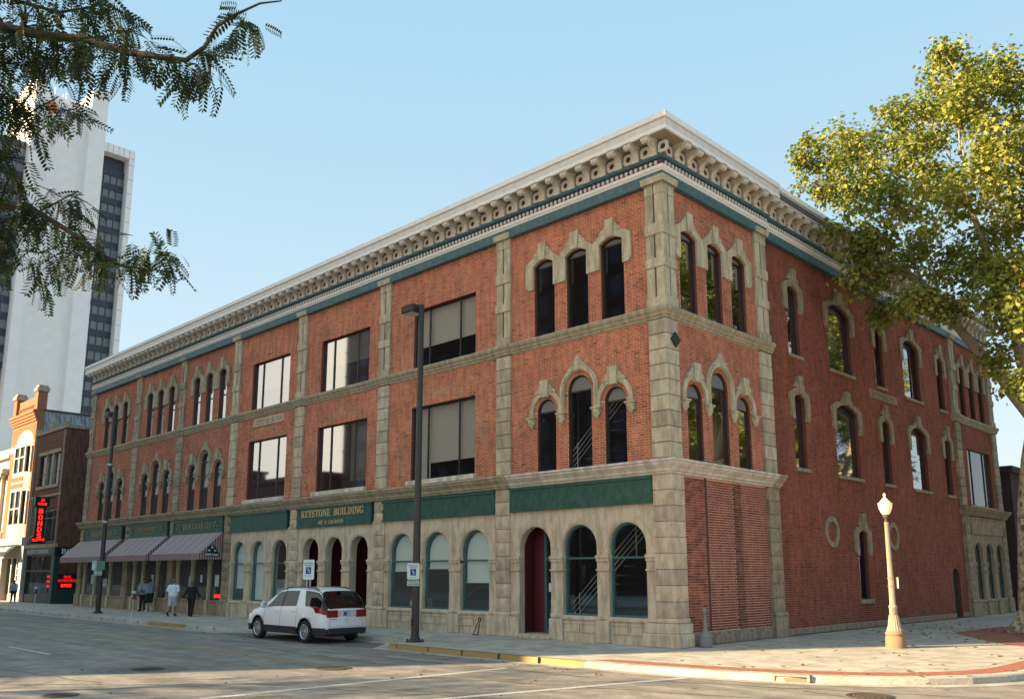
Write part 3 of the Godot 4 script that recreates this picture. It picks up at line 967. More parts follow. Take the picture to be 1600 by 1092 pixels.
func arcade(B, fr, u0, u1, cs: Array, hw, n, stone, deep, sills = []):   # smooth stone front with three round arches; the openings run to the sill or to the ground
	var ops := []
	var apex := 3.79
	for c in cs:
		ops.append(op(c, hw, 0.82 if sills.is_empty() else sills[cs.find(c)], apex - hw, hw, "semi"))
	var s = ST()
	panel(s, u0, u1, 0.0, 4.36, ops, n, deep)
	var root = obj("arcade_front", s, stone, B, fr)
	for o in ops:   # raised archivolt
		s = ST()
		prism(s, arch_ring(o.c, o.sp, hw + 0.05, hw + 0.24, o.sp - 0.02), n - 0.05, n + 0.018)
		obj("archivolt", s, stone, root)
	var piers := [[u0, cs[0] - hw]]
	for i in cs.size() - 1: piers.append([cs[i] + hw, cs[i + 1] - hw])
	piers.append([cs[-1] + hw, u1])
	for p in piers:
		var a = maxf(p[0], (p[0] + p[1]) / 2 - 0.30) if p != piers[0] else maxf(p[0], p[1] - 0.42)
		var b = minf(p[1], (p[0] + p[1]) / 2 + 0.30) if p != piers[-1] else minf(p[1], p[0] + 0.42)
		s = ST()
		cham(s, V(a - 0.03, 2.66, n - deep + 0.06), V(b + 0.03, 2.76, n + 0.075), 0.012)
		cham(s, V(a - 0.015, 2.56, n - deep + 0.07), V(b + 0.015, 2.66, n + 0.045), 0.01)
		cham(s, V(a - 0.02, 2.26, n - deep + 0.07), V(b + 0.02, 2.32, n + 0.055), 0.01)
		obj("impost", s, stone, root)
		obj("pier_plinth", chambox(V(a - 0.03, 0.0, n - deep + 0.1), V(b + 0.03, 0.70, n + 0.11), 0.02), stone, root)
		obj("pier_plinth_moulding", chambox(V(a - 0.02, 0.70, n - deep + 0.1), V(b + 0.02, 0.88, n + 0.07), 0.05), stone, root)
	for o in ops:
		if o.v0 < 0.5: continue
		s = ST()
		mould(s, [[n - 0.05, 0.69], [n + 0.05, 0.69], [n + 0.06, 0.73], [n + 0.05, 0.78], [n + 0.02, 0.82], [n - deep + 0.05, 0.825]], o.c - hw - 0.10, o.c + hw + 0.10)
		obj("sill_moulding", s, stone, root)
		for d in [-1.0, 1.0]:   # sunk panels in the bulkhead, as raised borders
			var a = o.c + d * hw * 0.52
			s = ST()
			var w = hw * 0.42
			ring_strip(s, PackedVector2Array([Vector2(a - w - 0.05, 0.30), Vector2(a + w + 0.05, 0.30), Vector2(a + w + 0.05, 0.62), Vector2(a - w - 0.05, 0.62)]), PackedVector2Array([Vector2(a - w, 0.35), Vector2(a + w, 0.35), Vector2(a + w, 0.57), Vector2(a - w, 0.57)]), n, n + 0.03)
			obj("panel_border", s, stone, root)
	return ops

func sign_board(B, fr, u0, u1, v0 = 4.33, v1 = 5.20, mat = "green_paint", n = 0.0):
	var s = ST()
	bx(s, V(u0, v0, n - 0.1), V(u1, v1, n + 0.03))
	var o = obj("sign_board", s, M[mat], B, fr)
	s = ST()
	bx(s, V(u0, v1 - 0.10, n + 0.03), V(u1, v1 - 0.02, n + 0.07))
	bx(s, V(u0, v0, n + 0.03), V(u1, v0 + 0.05, n + 0.055))
	obj("board_moulding", s, M[mat], o)
	return o

func pawn_balls(parent, fr, u, v, k, mat):   # three hanging balls
	var s = ST(true)
	for q in [[0.0, 0.16], [-0.14, -0.06], [0.14, -0.06]]:
		lathe(s, [[0.0, -0.06 * k], [0.05 * k, -0.035 * k], [0.062 * k, 0.0], [0.05 * k, 0.035 * k], [0.0, 0.06 * k]], 10, V(u + q[0] * k, v + q[1] * k, 0.06))
	var t = ST()
	for q in [[[-0.14, -0.02], [-0.08, 0.10]], [[0.14, -0.02], [0.08, 0.10]], [[-0.08, 0.10], [0.08, 0.10]]]:
		bar(t, V(u + q[0][0] * k, v + q[0][1] * k, 0.05), V(u + q[1][0] * k, v + q[1][1] * k, 0.05), 0.013 * k, 5)
	t.generate_normals()
	s.append_from(t.commit(), 0, Transform3D.IDENTITY)
	obj("three_balls", s, mat, parent)

func store_bay(B, u0, u1, posts: Array):   # the loan shop's front under an awning: posts, dark glass, stone bulkhead
	var s = ST()
	bx(s, V(u0, 0.0, -0.35), V(u1, 0.74, -0.06))
	cham(s, V(u0, 0.66, -0.3), V(u1, 0.78, -0.01), 0.02)
	bx(s, V(u0, 2.95, -0.35), V(u1, 4.34, -0.12))
	var root = obj("shop_front", s, M.limestone_side, B)
	for p in posts:
		s = ST()
		for d in [-0.07, 0.07]:
			cham(s, V(p + d - 0.05, 0.79, -0.22), V(p + d + 0.05, 2.70, -0.08), 0.015)
		cham(s, V(p - 0.15, 2.70, -0.26), V(p + 0.15, 2.95, -0.06), 0.02)
		cham(s, V(p - 0.16, 0.0, -0.2), V(p + 0.16, 0.79, 0.0), 0.02)
		obj("shop_post", s, M.limestone, root)
	var edges: Array = [u0] + posts + [u1]
	for i in edges.size() - 1:
		s = ST()
		fan(s, [Vector2(edges[i] + 0.1, 0.80), Vector2(edges[i + 1] - 0.1, 0.80), Vector2(edges[i + 1] - 0.1, 2.96), Vector2(edges[i] + 0.1, 2.96)], -0.20)
		obj("shop_pane", s, M.glass, root)
	return root

func staircase(B):   # the white railings seen through the corner windows
	var root = obj("staircase", box(V(-5.2, 0.0, -3.4), V(-0.8, 0.05, -1.5)), M.interior, B)
	for fl in 2:
		var y: float = [0.05, 5.35][fl]
		var s = ST()
		var run := 4.6
		for k in 14:   # treads
			var x := -5.4 + run * k / 14.0
			bx(s, V(x, y + 0.30 * (k + 1) - 0.06, -3.2), V(x + 0.42, y + 0.30 * (k + 1), -1.6))
		obj("stair_treads", s, M.interior, root)
		s = ST()
		for k in 4:
			var d := 0.42 + k * 0.20
			bar(s, V(-5.3, y + 0.1 + d, -1.5), V(-0.9, y + 4.1 + d, -1.5), 0.016, 6)
		for k in 4:
			var x := -5.0 + k * 1.25
			bar(s, V(x, y + (x + 5.4) / run * 4.2, -1.5), V(x, y + (x + 5.4) / run * 4.2 + 1.1, -1.5), 0.024, 6)
		obj("stair_rail", s, M.rail_white, root)

func make_building():
	var B = thing("corner_building", "long three-storey red brick building with stone pilasters and bracketed white cornice", "building")
	var mor := ST(); var rev := []
	var list := []
	var tone := Color(0.60, 0.166, 0.088)
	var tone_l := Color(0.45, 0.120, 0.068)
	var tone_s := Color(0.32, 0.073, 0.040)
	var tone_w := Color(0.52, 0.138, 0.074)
	var F := FRONT
	var n := -0.10
	var pil := [[-7.335, 0.73], [-14.73, 0.74], [-21.44, 0.72], [-27.98, 0.72], [-34.60, 0.68], [-41.05, 0.74], [-48.86, 0.68]]
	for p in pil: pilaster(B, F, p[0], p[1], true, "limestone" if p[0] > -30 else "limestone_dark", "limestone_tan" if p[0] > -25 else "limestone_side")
	corner_pier(B)
	ghosts = [[-10.9, 7.05, 2.42], [-17.95, 7.05, 2.42], [-24.5, 7.05, 2.36]]
	# upper walls of the seven front bays
	var bays := [[-6.97, -0.70, "a"], [-14.36, -7.70, "w"], [-21.08, -15.10, "w"], [-27.62, -21.80, "w"], [-34.26, -28.34, "s"], [-40.68, -34.94, "s"], [-48.52, -41.42, "s"]]
	for i in 7:
		var b = bays[i]
		var o2 := []; var o3 := []
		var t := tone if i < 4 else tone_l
		if b[2] == "a":
			triple_arched(B, F, list, o2, -3.70, 1.53, [0.44, 0.52, 0.44], n, t, M.dark_frame, M.glass_dark, M.limestone, {"infill": M.grey_infill})
			triple_segmental(B, F, o3, -3.735, 1.56, 0.49, n, M.dark_frame, M.glass_dark, M.limestone, {"infill": M.grey_infill})
		elif b[2] == "s":
			var xc: float = [-31.22, -37.70, -44.75][i - 4]
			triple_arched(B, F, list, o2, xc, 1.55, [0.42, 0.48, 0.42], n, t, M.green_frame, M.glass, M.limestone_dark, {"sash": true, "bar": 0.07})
			triple_segmental(B, F, o3, xc, 1.56, 0.43, n, M.green_frame, M.glass, M.limestone_dark, {"sash": true, "bar": 0.07, "panes": [[M.glass_mirror, M.glass_mirror, M.glass_mirror], [M.glass, M.glass, M.glass_mirror], [M.glass, M.glass, M.glass]][i - 4], "mirrored_sky": [[0.6, 0.6, 0.6], [0.0, 0.0, 0.5], [0.0, 0.0, 0.0]][i - 4]})
		else:
			var a: float = [-12.84, -19.88, -26.42][i - 1]
			var w: float = [3.88, 3.93, 3.76][i - 1]
			var ms := [a + w * 0.245, a + w * 0.735]
			var bl3: Array = [[[a, a + w, 11.55, 13.2, M.blind_grey]], [[a, a + w, 11.85, 13.2, M.blind_grey]], [[a, a + w, 11.7, 13.2, M.blind_grey]]][i - 1]
			var bl2: Array = [[[a, a + w * 0.245, 5.9, 9.0, M.blind_grey], [a + w * 0.245, a + w, 6.62, 9.0, M.blind_grey]], [[a + w * 0.6, a + w, 6.3, 9.0, M.blind_grey]], []][i - 1]
			big_window(B, F, o3, a + 0.06, a + w, 10.59, 13.15, n, ms, M.glass_mirror if i > 1 else M.glass_dark, bl3)
			big_window(B, F, o2, a, a + w, 5.90, 8.95, n, ms, M.glass_mirror if i > 1 else M.glass_dark, bl2)
			sill(B, F, a - 0.12, a + w + 0.12, 5.895, 0.20, "stone_white", -0.02)
		panel(mor, b[0], b[1], 5.65, 10.21, o2, n - 0.008, 0.22, rev)
		panel(mor, b[0], b[1], 10.57, 14.78, o3, n - 0.008, 0.22, rev)
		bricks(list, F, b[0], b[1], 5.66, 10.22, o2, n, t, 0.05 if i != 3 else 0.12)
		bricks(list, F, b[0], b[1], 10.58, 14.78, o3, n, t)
	var wall = obj("brick_wall", mor, M.mortar_front, B)
	for r in rev: obj("window_reveal", r, M.brick_plain, wall)
	string_course(B, F, -49.2, 0.0, 0.0, 1.0, pil)
	ledge(B, F, -49.25, -6.93, 0.0, 0.0, "limestone_dark", pil)
	ledge(B, F, -6.92, 0.0, 0.0, 1.0, "stone_white", [])
	cornice(B, F, -49.25, 0.0, 0.0, 1.0, -0.17, -0.703, 70)
	# name stones
	var ns = obj("name_stone", chambox(V(-25.95, 9.66, -0.2), V(-22.95, 10.10, -0.055), 0.02), M.limestone, B)
	lettering("KEYSTONE BLOCK", 0.26, M.limestone_dark, ns, Transform3D(Basis.IDENTITY, V(-24.45, 9.88, -0.056)), true, 2.6, 0.012)
	# ground storey: arcades, sign boards
	var tan_m = M.limestone_tan
	var g1 = arcade(B, F, -6.97, -0.70, [-5.78, -3.76, -1.79], 0.74, -0.05, tan_m, 0.27, [0.12, 0.82, 0.82])
	var g2 = arcade(B, F, -14.36, -7.70, [-13.27, -11.07, -8.86], 0.79, -0.05, tan_m, 0.27)
	var g3 = arcade(B, F, -21.08, -15.10, [-19.99, -18.12, -16.20], 0.65, -0.05, tan_m, 0.35, [0.05, 0.05, 0.05])
	var g4 = arcade(B, F, -27.62, -21.80, [-26.72, -24.80, -22.75], 0.66, -0.05, tan_m, 0.27)
	for k in [1, 2]: window(B, F, g1[k], -0.21, M.teal_frame, M.glass_dark, {"cut": 2.68, "rails": [2.68], "bar": 0.07})
	for k in 3:
		var c: float = g2[k].c
		window(B, F, g2[k], -0.21, M.teal_frame, M.glass, {"cut": 2.66, "rails": [2.66], "bar": 0.07, "blinds": [[c - 0.79, c + 0.79, 2.67, 3.8, M.blind_pale], [c - 0.79, c + 0.79, [2.28, 2.38, 1.86][k], 2.65, M.blind_pale]]})
		c = g4[k].c
		window(B, F, g4[k], -0.21, M.teal_frame, M.glass if k < 2 else M.glass_side, {"cut": 2.68, "rails": [2.68], "bar": 0.07, "blinds": [[[c - 0.7, c + 0.7, 2.67, 3.8, M.blind_pale], [c - 0.7, c + 0.7, 1.45, 2.65, M.blind_pale]], [[c - 0.7, c + 0.7, 2.67, 3.8, M.blind_pale], [c - 0.7, c + 0.7, 0.83, 2.65, M.blind_pale]], [[c - 0.7, c + 0.7, 0.83, 1.9, M.blind_pale]]][k]})
	# corner entrance: maroon reveal and a teal door
	var s = ST()
	bx(s, V(-6.9, 0.12, -0.36), V(-6.50, 4.3, -0.30)); bx(s, V(-6.56, 0.12, -1.0), V(-6.50, 4.3, -0.36))
	bx(s, V(-6.52, 0.12, -1.0), V(-5.98, 4.3, -0.80))
	bx(s, V(-5.04, 0.12, -1.0), V(-4.98, 4.3, -0.31))
	bx(s, V(-6.6, 3.95, -1.0), V(-4.95, 4.3, -0.31))
	var ent = obj("entrance", s, M.maroon, B)
	obj("step", chambox(V(-6.60, 0.0, -1.2), V(-4.96, 0.14, 0.16), 0.02), M.limestone_tan, ent)
	s = ST()
	for q in [[-5.97, -5.86], [-5.11, -5.05]]: bx(s, V(q[0], 0.14, -0.86), V(q[1], 3.95, -0.74))
	for q in [[0.14, 0.32], [2.62, 2.74], [3.85, 3.95]]: bx(s, V(-5.86, q[0], -0.85), V(-5.11, q[1], -0.75))
	var door = obj("door", s, M.teal_frame, ent)
	s = ST(); fan(s, [Vector2(-5.86, 0.32), Vector2(-5.11, 0.32), Vector2(-5.11, 3.85), Vector2(-5.86, 3.85)], -0.80)
	obj("door_pane", s, M.glass_dark, ent)
	obj("notice", box(V(-5.80, 1.55, -0.795), V(-5.66, 1.85, -0.785)), M.white_paint, ent)
	# middle entrance: a deep maroon porch
	s = ST()
	bx(s, V(-20.95, 0.0, -2.4), V(-15.2, 4.3, -2.3))
	for u in [-19.2, -17.3]: bx(s, V(u, 0.0, -2.3), V(u + 0.12, 4.3, -0.45))
	bx(s, V(-20.98, 0, -2.3), V(-20.9, 4.3, -0.45)); bx(s, V(-15.28, 0, -2.3), V(-15.2, 4.3, -0.45))
	bx(s, V(-20.95, 4.1, -2.3), V(-15.2, 4.3, -0.45))
	var porch = obj("porch", s, M.maroon, B)
	for u in [-18.3, -16.5]:
		s = ST()
		for q in [[-0.52, -0.42], [0.42, 0.52]]: bx(s, V(u + q[0], 0.0, -2.29), V(u + q[1], 2.4, -2.2))
		bx(s, V(u - 0.42, 2.28, -2.29), V(u + 0.42, 2.4, -2.2))
		bx(s, V(u - 0.42, 0.0, -2.28), V(u + 0.42, 0.2, -2.21))
		obj("door", s, M.teal_frame, porch)
	# boards
	sign_board(B, F, -6.93, -0.72)
	sign_board(B, F, -14.54, -7.72, 4.31, 5.18)
	sign_board(B, F, -27.88, -22.06, 4.29, 5.20)
	var kb = sign_board(B, F, -21.20, -15.27, 4.27, 5.20)
	lettering("KEYSTONE  BUILDING", 0.33, M.gold, kb, Transform3D(Basis.IDENTITY, V(-18.28, 4.90, 0.032)), true, 4.95, 0.03)
	lettering("602  S. CALHOUN", 0.17, M.gold, kb, Transform3D(Basis.IDENTITY, V(-18.30, 4.47, 0.032)), true, 2.0, 0.02)
	for k in 3:
		var u0: float = [-34.42, -41.06, -48.50][k]
		var u1: float = [-28.44, -35.20, -41.90][k]
		var sb = sign_board(B, F, u0, u1, 4.34, 5.16)
		var c := (u0 + u1) / 2
		s = ST()
		ring_strip(s, PackedVector2Array([Vector2(u0, 4.34), Vector2(u1, 4.34), Vector2(u1, 5.16), Vector2(u0, 5.16)]), PackedVector2Array([Vector2(u0 + 0.1, 4.43), Vector2(u1 - 0.1, 4.43), Vector2(u1 - 0.1, 5.05), Vector2(u0 + 0.1, 5.05)]), 0.03, 0.06)
		obj("board_frame", s, M.green_paint, sb)
		lettering("B&B LOAN CO." if k != 1 else "DIAMONDS", 0.30 if k != 1 else 0.22, M.gold_dull, sb, Transform3D(Basis.IDENTITY, V(c, 4.74 if k != 1 else 4.82, 0.032)), true, (u1 - u0) * (0.56 if k != 1 else 0.44), 0.03)
		if k == 1: lettering("LOANS", 0.13, M.gold_dull, sb, Transform3D(Basis.IDENTITY, V(c, 4.54, 0.032)), true, 0.9, 0.02)
		pawn_balls(sb, F, u0 + 0.75, 4.72, 1.0, M.gold_dull)
		pawn_balls(sb, F, u1 - 0.75, 4.72, 1.0, M.gold_dull)
	store_bay(B, -34.26, -28.34, [-33.84, -31.99, -30.0])
	store_bay(B, -40.68, -34.94, [-39.9, -38.6, -36.56])
	store_bay(B, -48.52, -41.42, [-48.2, -46.3, -43.76])
	staircase(B)
	for q in [[-29.5, 1.5, 0.45, 0.6, "white_paint"], [-31.2, 1.7, 0.25, 0.4, "white_paint"], [-32.6, 1.25, 0.6, 0.8, "sign_grey"], [-37.6, 1.6, 0.35, 0.5, "sign_white"], [-45.1, 1.35, 0.7, 0.5, "sign_grey"], [-47.2, 1.5, 0.5, 0.6, "white_paint"]]:
		obj("window_poster", box(V(q[0], q[1], -0.235), V(q[0] + q[2], q[1] + q[3], -0.225)), M[q[4]], B)
	var op_sign = obj("window_neon", box(V(-29.6, 0.86, -0.30), V(-28.75, 1.12, -0.27)), M.sign_black, B)
	lettering("OPEN", 0.17, M.neon_red, op_sign, Transform3D(Basis.IDENTITY, V(-29.17, 0.99, -0.268)), false, 0.7, 0.02)
	# ------------------------------------------------ side street
	var S := SIDE
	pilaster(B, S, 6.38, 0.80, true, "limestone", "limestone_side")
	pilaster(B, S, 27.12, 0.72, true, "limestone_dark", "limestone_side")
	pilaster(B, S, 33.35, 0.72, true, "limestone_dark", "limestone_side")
	var side_list := []
	var near := []
	var o2 := []; var o3 := []
	triple_arched(B, S, list, o2, 3.19, 1.55, [0.44, 0.52, 0.44], n, tone_w, M.dark_frame, M.glass_side, M.limestone, {"infill": M.grey_infill})
	triple_segmental(B, S, o3, 3.15, 1.62, 0.50, n, M.dark_frame, M.glass_side, M.limestone, {"infill": M.grey_infill})
	var mb := ST(); rev = []
	panel(mb, 0.68, 5.98, 5.65, 10.21, o2, n - 0.008, 0.22, rev)
	panel(mb, 0.68, 5.98, 10.57, 14.78, o3, n - 0.008, 0.22, rev)
	panel(mb, 0.68, 5.98, 0.0, 5.25, [], n - 0.008, 0.2)
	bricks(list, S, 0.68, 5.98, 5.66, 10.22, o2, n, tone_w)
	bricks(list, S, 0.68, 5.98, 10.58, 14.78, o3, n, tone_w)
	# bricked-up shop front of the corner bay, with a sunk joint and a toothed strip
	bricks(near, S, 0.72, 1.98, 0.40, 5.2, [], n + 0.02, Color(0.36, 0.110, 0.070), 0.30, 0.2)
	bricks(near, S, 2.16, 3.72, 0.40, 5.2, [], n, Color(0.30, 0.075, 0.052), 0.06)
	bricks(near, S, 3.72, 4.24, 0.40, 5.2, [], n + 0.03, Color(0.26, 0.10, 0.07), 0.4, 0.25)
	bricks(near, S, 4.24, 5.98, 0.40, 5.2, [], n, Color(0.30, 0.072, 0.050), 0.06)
	obj("joint_channel", box(V(1.99, 0.4, -0.16), V(2.15, 5.2, -0.105)), M.rosette_brown, B, S)
	var wall_s = obj("brick_wall", mb, M.mortar_front, B, S)
	for r in rev: obj("window_reveal", r, M.brick_plain, wall_s)
	for q in [[0.75, 2.05], [2.07, 3.4], [3.42, 4.8], [4.82, 6.0]]:
		obj("base_stone", chambox(V(q[0], 0.0, -0.2), V(q[1] - 0.01, 0.40 - 0.02 * rng.randf(), -0.02 - 0.02 * rng.randf()), 0.025), M.base_stone, B, S)
	ledge(B, S, 0.0, 6.30, -1.0, 0.0, "stone_white", [])
	ledge(B, S, 6.30, 6.90, 0.0, 0.0, "limestone_dark", [])
	string_course(B, S, 0.0, 6.86, -1.0, 0.0, [[6.38, 0.80]])
	string_course(B, S, 26.6, 33.75, 0.0, 0.0, [[27.12, 0.72], [33.35, 0.72]])
	cornice(B, S, 0.0, 6.86, -1.0, 0.0, 0.68, 0.737, 9)
	cornice(B, S, 6.87, 33.8, 0.0, 0.0, 7.2, 0.737, 36, -0.09)
	# the long recessed wall
	var nl := -0.17
	var w3 := []; var w2 := []; var w1 := []
	for k in 5:
		var c: float = [9.02, 13.24, 17.40, 21.36, 25.42][k]
		var hw: float = [0.48, 1.12, 0.48, 1.06, 0.48][k]
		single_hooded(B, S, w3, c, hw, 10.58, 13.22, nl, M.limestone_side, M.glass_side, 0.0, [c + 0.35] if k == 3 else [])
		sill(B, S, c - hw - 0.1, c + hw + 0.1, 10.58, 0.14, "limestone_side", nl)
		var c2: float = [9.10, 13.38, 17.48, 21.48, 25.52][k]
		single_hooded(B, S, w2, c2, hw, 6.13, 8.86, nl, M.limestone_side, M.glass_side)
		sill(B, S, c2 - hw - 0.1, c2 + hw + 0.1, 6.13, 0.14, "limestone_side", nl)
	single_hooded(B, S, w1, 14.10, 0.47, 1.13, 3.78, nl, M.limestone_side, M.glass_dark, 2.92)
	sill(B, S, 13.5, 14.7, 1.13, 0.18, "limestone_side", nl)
	w1.append(op(25.2, 0.52, 0.0, 1.95, 0.5, "semi"))
	var ml := ST(); rev = []
	panel(ml, 6.78, 26.78, 0.0, 5.4, w1, nl - 0.008, 0.22, rev)
	panel(ml, 6.78, 26.78, 5.4, 10.0, w2, nl - 0.008, 0.22, rev)
	panel(ml, 6.78, 26.78, 10.0, 14.78, w3, nl - 0.008, 0.22, rev)
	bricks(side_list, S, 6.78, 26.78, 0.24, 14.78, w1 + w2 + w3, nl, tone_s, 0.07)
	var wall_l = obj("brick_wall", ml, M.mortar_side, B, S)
	for r in rev: obj("window_reveal", r, M.brick_dark_reveal, wall_l)
	for c in [11.26, 17.42]:   # round stone frames, bricked up
		s = ST()
		prism(s, arc_pts(c, 3.80, 0.62, 0.0, PI, 16) + arc_pts(c, 3.80, 0.41, PI, 0.0, 16), nl - 0.02, nl + 0.05)
		prism(s, arc_pts(c, 3.80, 0.62, PI, TAU, 16) + arc_pts(c, 3.80, 0.41, TAU, PI, 16), nl - 0.02, nl + 0.05)
		obj("round_frame", s, M.limestone_side, B, S)
	var n2 = obj("name_stone", chambox(V(15.95, 9.93, nl - 0.1), V(19.1, 10.33, nl + 0.04), 0.02), M.limestone_side, B, S)
	lettering("KEYSTONE BLOCK", 0.24, M.base_stone, n2, Transform3D(Basis.IDENTITY, V(17.5, 10.13, nl + 0.039)), true, 2.7, 0.012)
	var k0 := 6.9
	while k0 < 24.6:   # base course
		var l := rng.randf_range(1.6, 2.6)
		obj("base_stone", chambox(V(k0, 0.0, nl - 0.1), V(minf(k0 + l - 0.012, 24.62), 0.235 + 0.02 * rng.randf(), nl + 0.05 + 0.02 * rng.randf()), 0.025), M.base_stone, B, S)
		k0 += l
	obj("base_stone", chambox(V(25.78, 0.0, nl - 0.1), V(26.75, 0.24, nl + 0.06), 0.025), M.base_stone, B, S)
	obj("door", box(V(24.7, 0.0, nl - 0.26), V(25.7, 2.45, nl - 0.2)), M.green_frame, B, S)
	# the far bay
	o2 = []; o3 = []
	triple_segmental(B, S, o3, 30.2, 1.62, 0.45, n, M.dark_frame, M.glass_side, M.limestone_side, {"infill": M.grey_infill})
	big_window(B, S, o2, 28.45, 32.4, 5.80, 8.91, n, [29.4, 31.5], M.glass, [])
	sill(B, S, 28.3, 32.55, 5.80, 0.16, "limestone_side")
	var mf := ST(); rev = []
	panel(mf, 27.48, 33.0, 5.65, 10.21, o2, n - 0.008, 0.22, rev)
	panel(mf, 27.48, 33.0, 10.57, 14.78, o3, n - 0.008, 0.22, rev)
	bricks(side_list, S, 27.48, 33.0, 5.66, 10.22, o2, n, tone_s)
	bricks(side_list, S, 27.48, 33.0, 10.58, 14.78, o3, n, tone_s)
	var wall_f = obj("brick_wall", mf, M.mortar_side, B, S)
	for r in rev: obj("window_reveal", r, M.brick_dark_reveal, wall_f)
	ledge(B, S, 26.6, 33.8, 0.0, 0.0, "limestone_side", [[27.12, 0.72], [33.35, 0.72]])
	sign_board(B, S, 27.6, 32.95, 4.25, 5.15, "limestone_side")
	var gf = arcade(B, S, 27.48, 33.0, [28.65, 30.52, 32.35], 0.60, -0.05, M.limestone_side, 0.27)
	for k in 3: window(B, S, gf[k], -0.21, M.green_frame, M.glass_side, {"cut": 2.6, "rails": [2.6], "bar": 0.07})
	# ------------------------------------------------ bricks
	var unit = box(V(-0.5, -0.5, -0.5), V(0.5, 0.5, 0.5))
	unit.generate_normals()
	var um: ArrayMesh = unit.commit()
	var eye := V(15.04, 2.18, 22.19)
	near.sort_custom(func(a, b): return (a[0].origin - eye).length_squared() < (b[0].origin - eye).length_squared())
	var tones := []
	for i in 10:
		var m: StandardMaterial3D = M.brick_red.duplicate()
		m.vertex_color_use_as_albedo = false
		tones.append(m)
	for i in near.size():
		if i >= 300: list.append(near[i]); continue
		var b = near[i]
		var kk := i % 10
		if i < 10: tones[kk].albedo_color = Color(b[1].r, b[1].g, b[1].b).linear_to_srgb()
		obj("brick", um, tones[kk], wall_s, S.affine_inverse() * b[0])
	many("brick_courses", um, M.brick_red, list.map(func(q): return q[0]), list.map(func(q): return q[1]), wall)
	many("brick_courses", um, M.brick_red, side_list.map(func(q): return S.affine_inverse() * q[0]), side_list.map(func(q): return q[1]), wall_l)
	# ------------------------------------------------ shell: floors, back walls, roof
	s = ST()
	bx(s, V(-49.15, 16.2, -33.6), V(0.6, 16.45, 0.6))
	obj("roof", s, M.interior, B)
	s = ST()
	for y in [5.25, 10.15]: bx(s, V(-49.0, y, -33.4), V(-0.45, y + 0.2, -0.40))
	bx(s, V(-49.0, -0.14, -33.4), V(-0.45, -0.02, -0.40))
	bx(s, V(-49.2, 0.0, -33.7), V(-49.0, 16.2, -0.35))
	bx(s, V(-49.2, 0.0, -33.9), V(-0.35, 16.2, -33.7))
	bx(s, V(-48.9, 0.0, -7.2), V(-7.2, 16.2, -7.0))
	for x in [-7.3, -14.7, -21.4, -28.0, -34.6, -41.0]: bx(s, V(x - 0.1, 0.0, -7.0), V(x + 0.1, 16.2, -0.35))
	bx(s, V(-7.2, 0.0, -33.5), V(-7.0, 16.2, -7.2))
	for z in [-6.4, -27.1]: bx(s, V(-7.0, 0.0, z - 0.1), V(-0.4, 16.2, z + 0.1))
	obj("inner_walls", s, M.interior_light, B)
	# ------------------------------------------------ things fixed to it
	var pl = obj("diamond_plaque", chambox(V(-0.19, -0.19, 0.0), V(0.19, 0.19, 0.05), 0.012), M.dark_plaque, self, Transform3D(Basis(Vector3(0, 1, 0), PI / 2.0) * Basis(Vector3(0, 0, 1), PI / 4.0), V(0.002, 9.50, -0.46)))
	tag(pl, "small black diamond-shaped plaque high on the stone corner pier", "plaque")

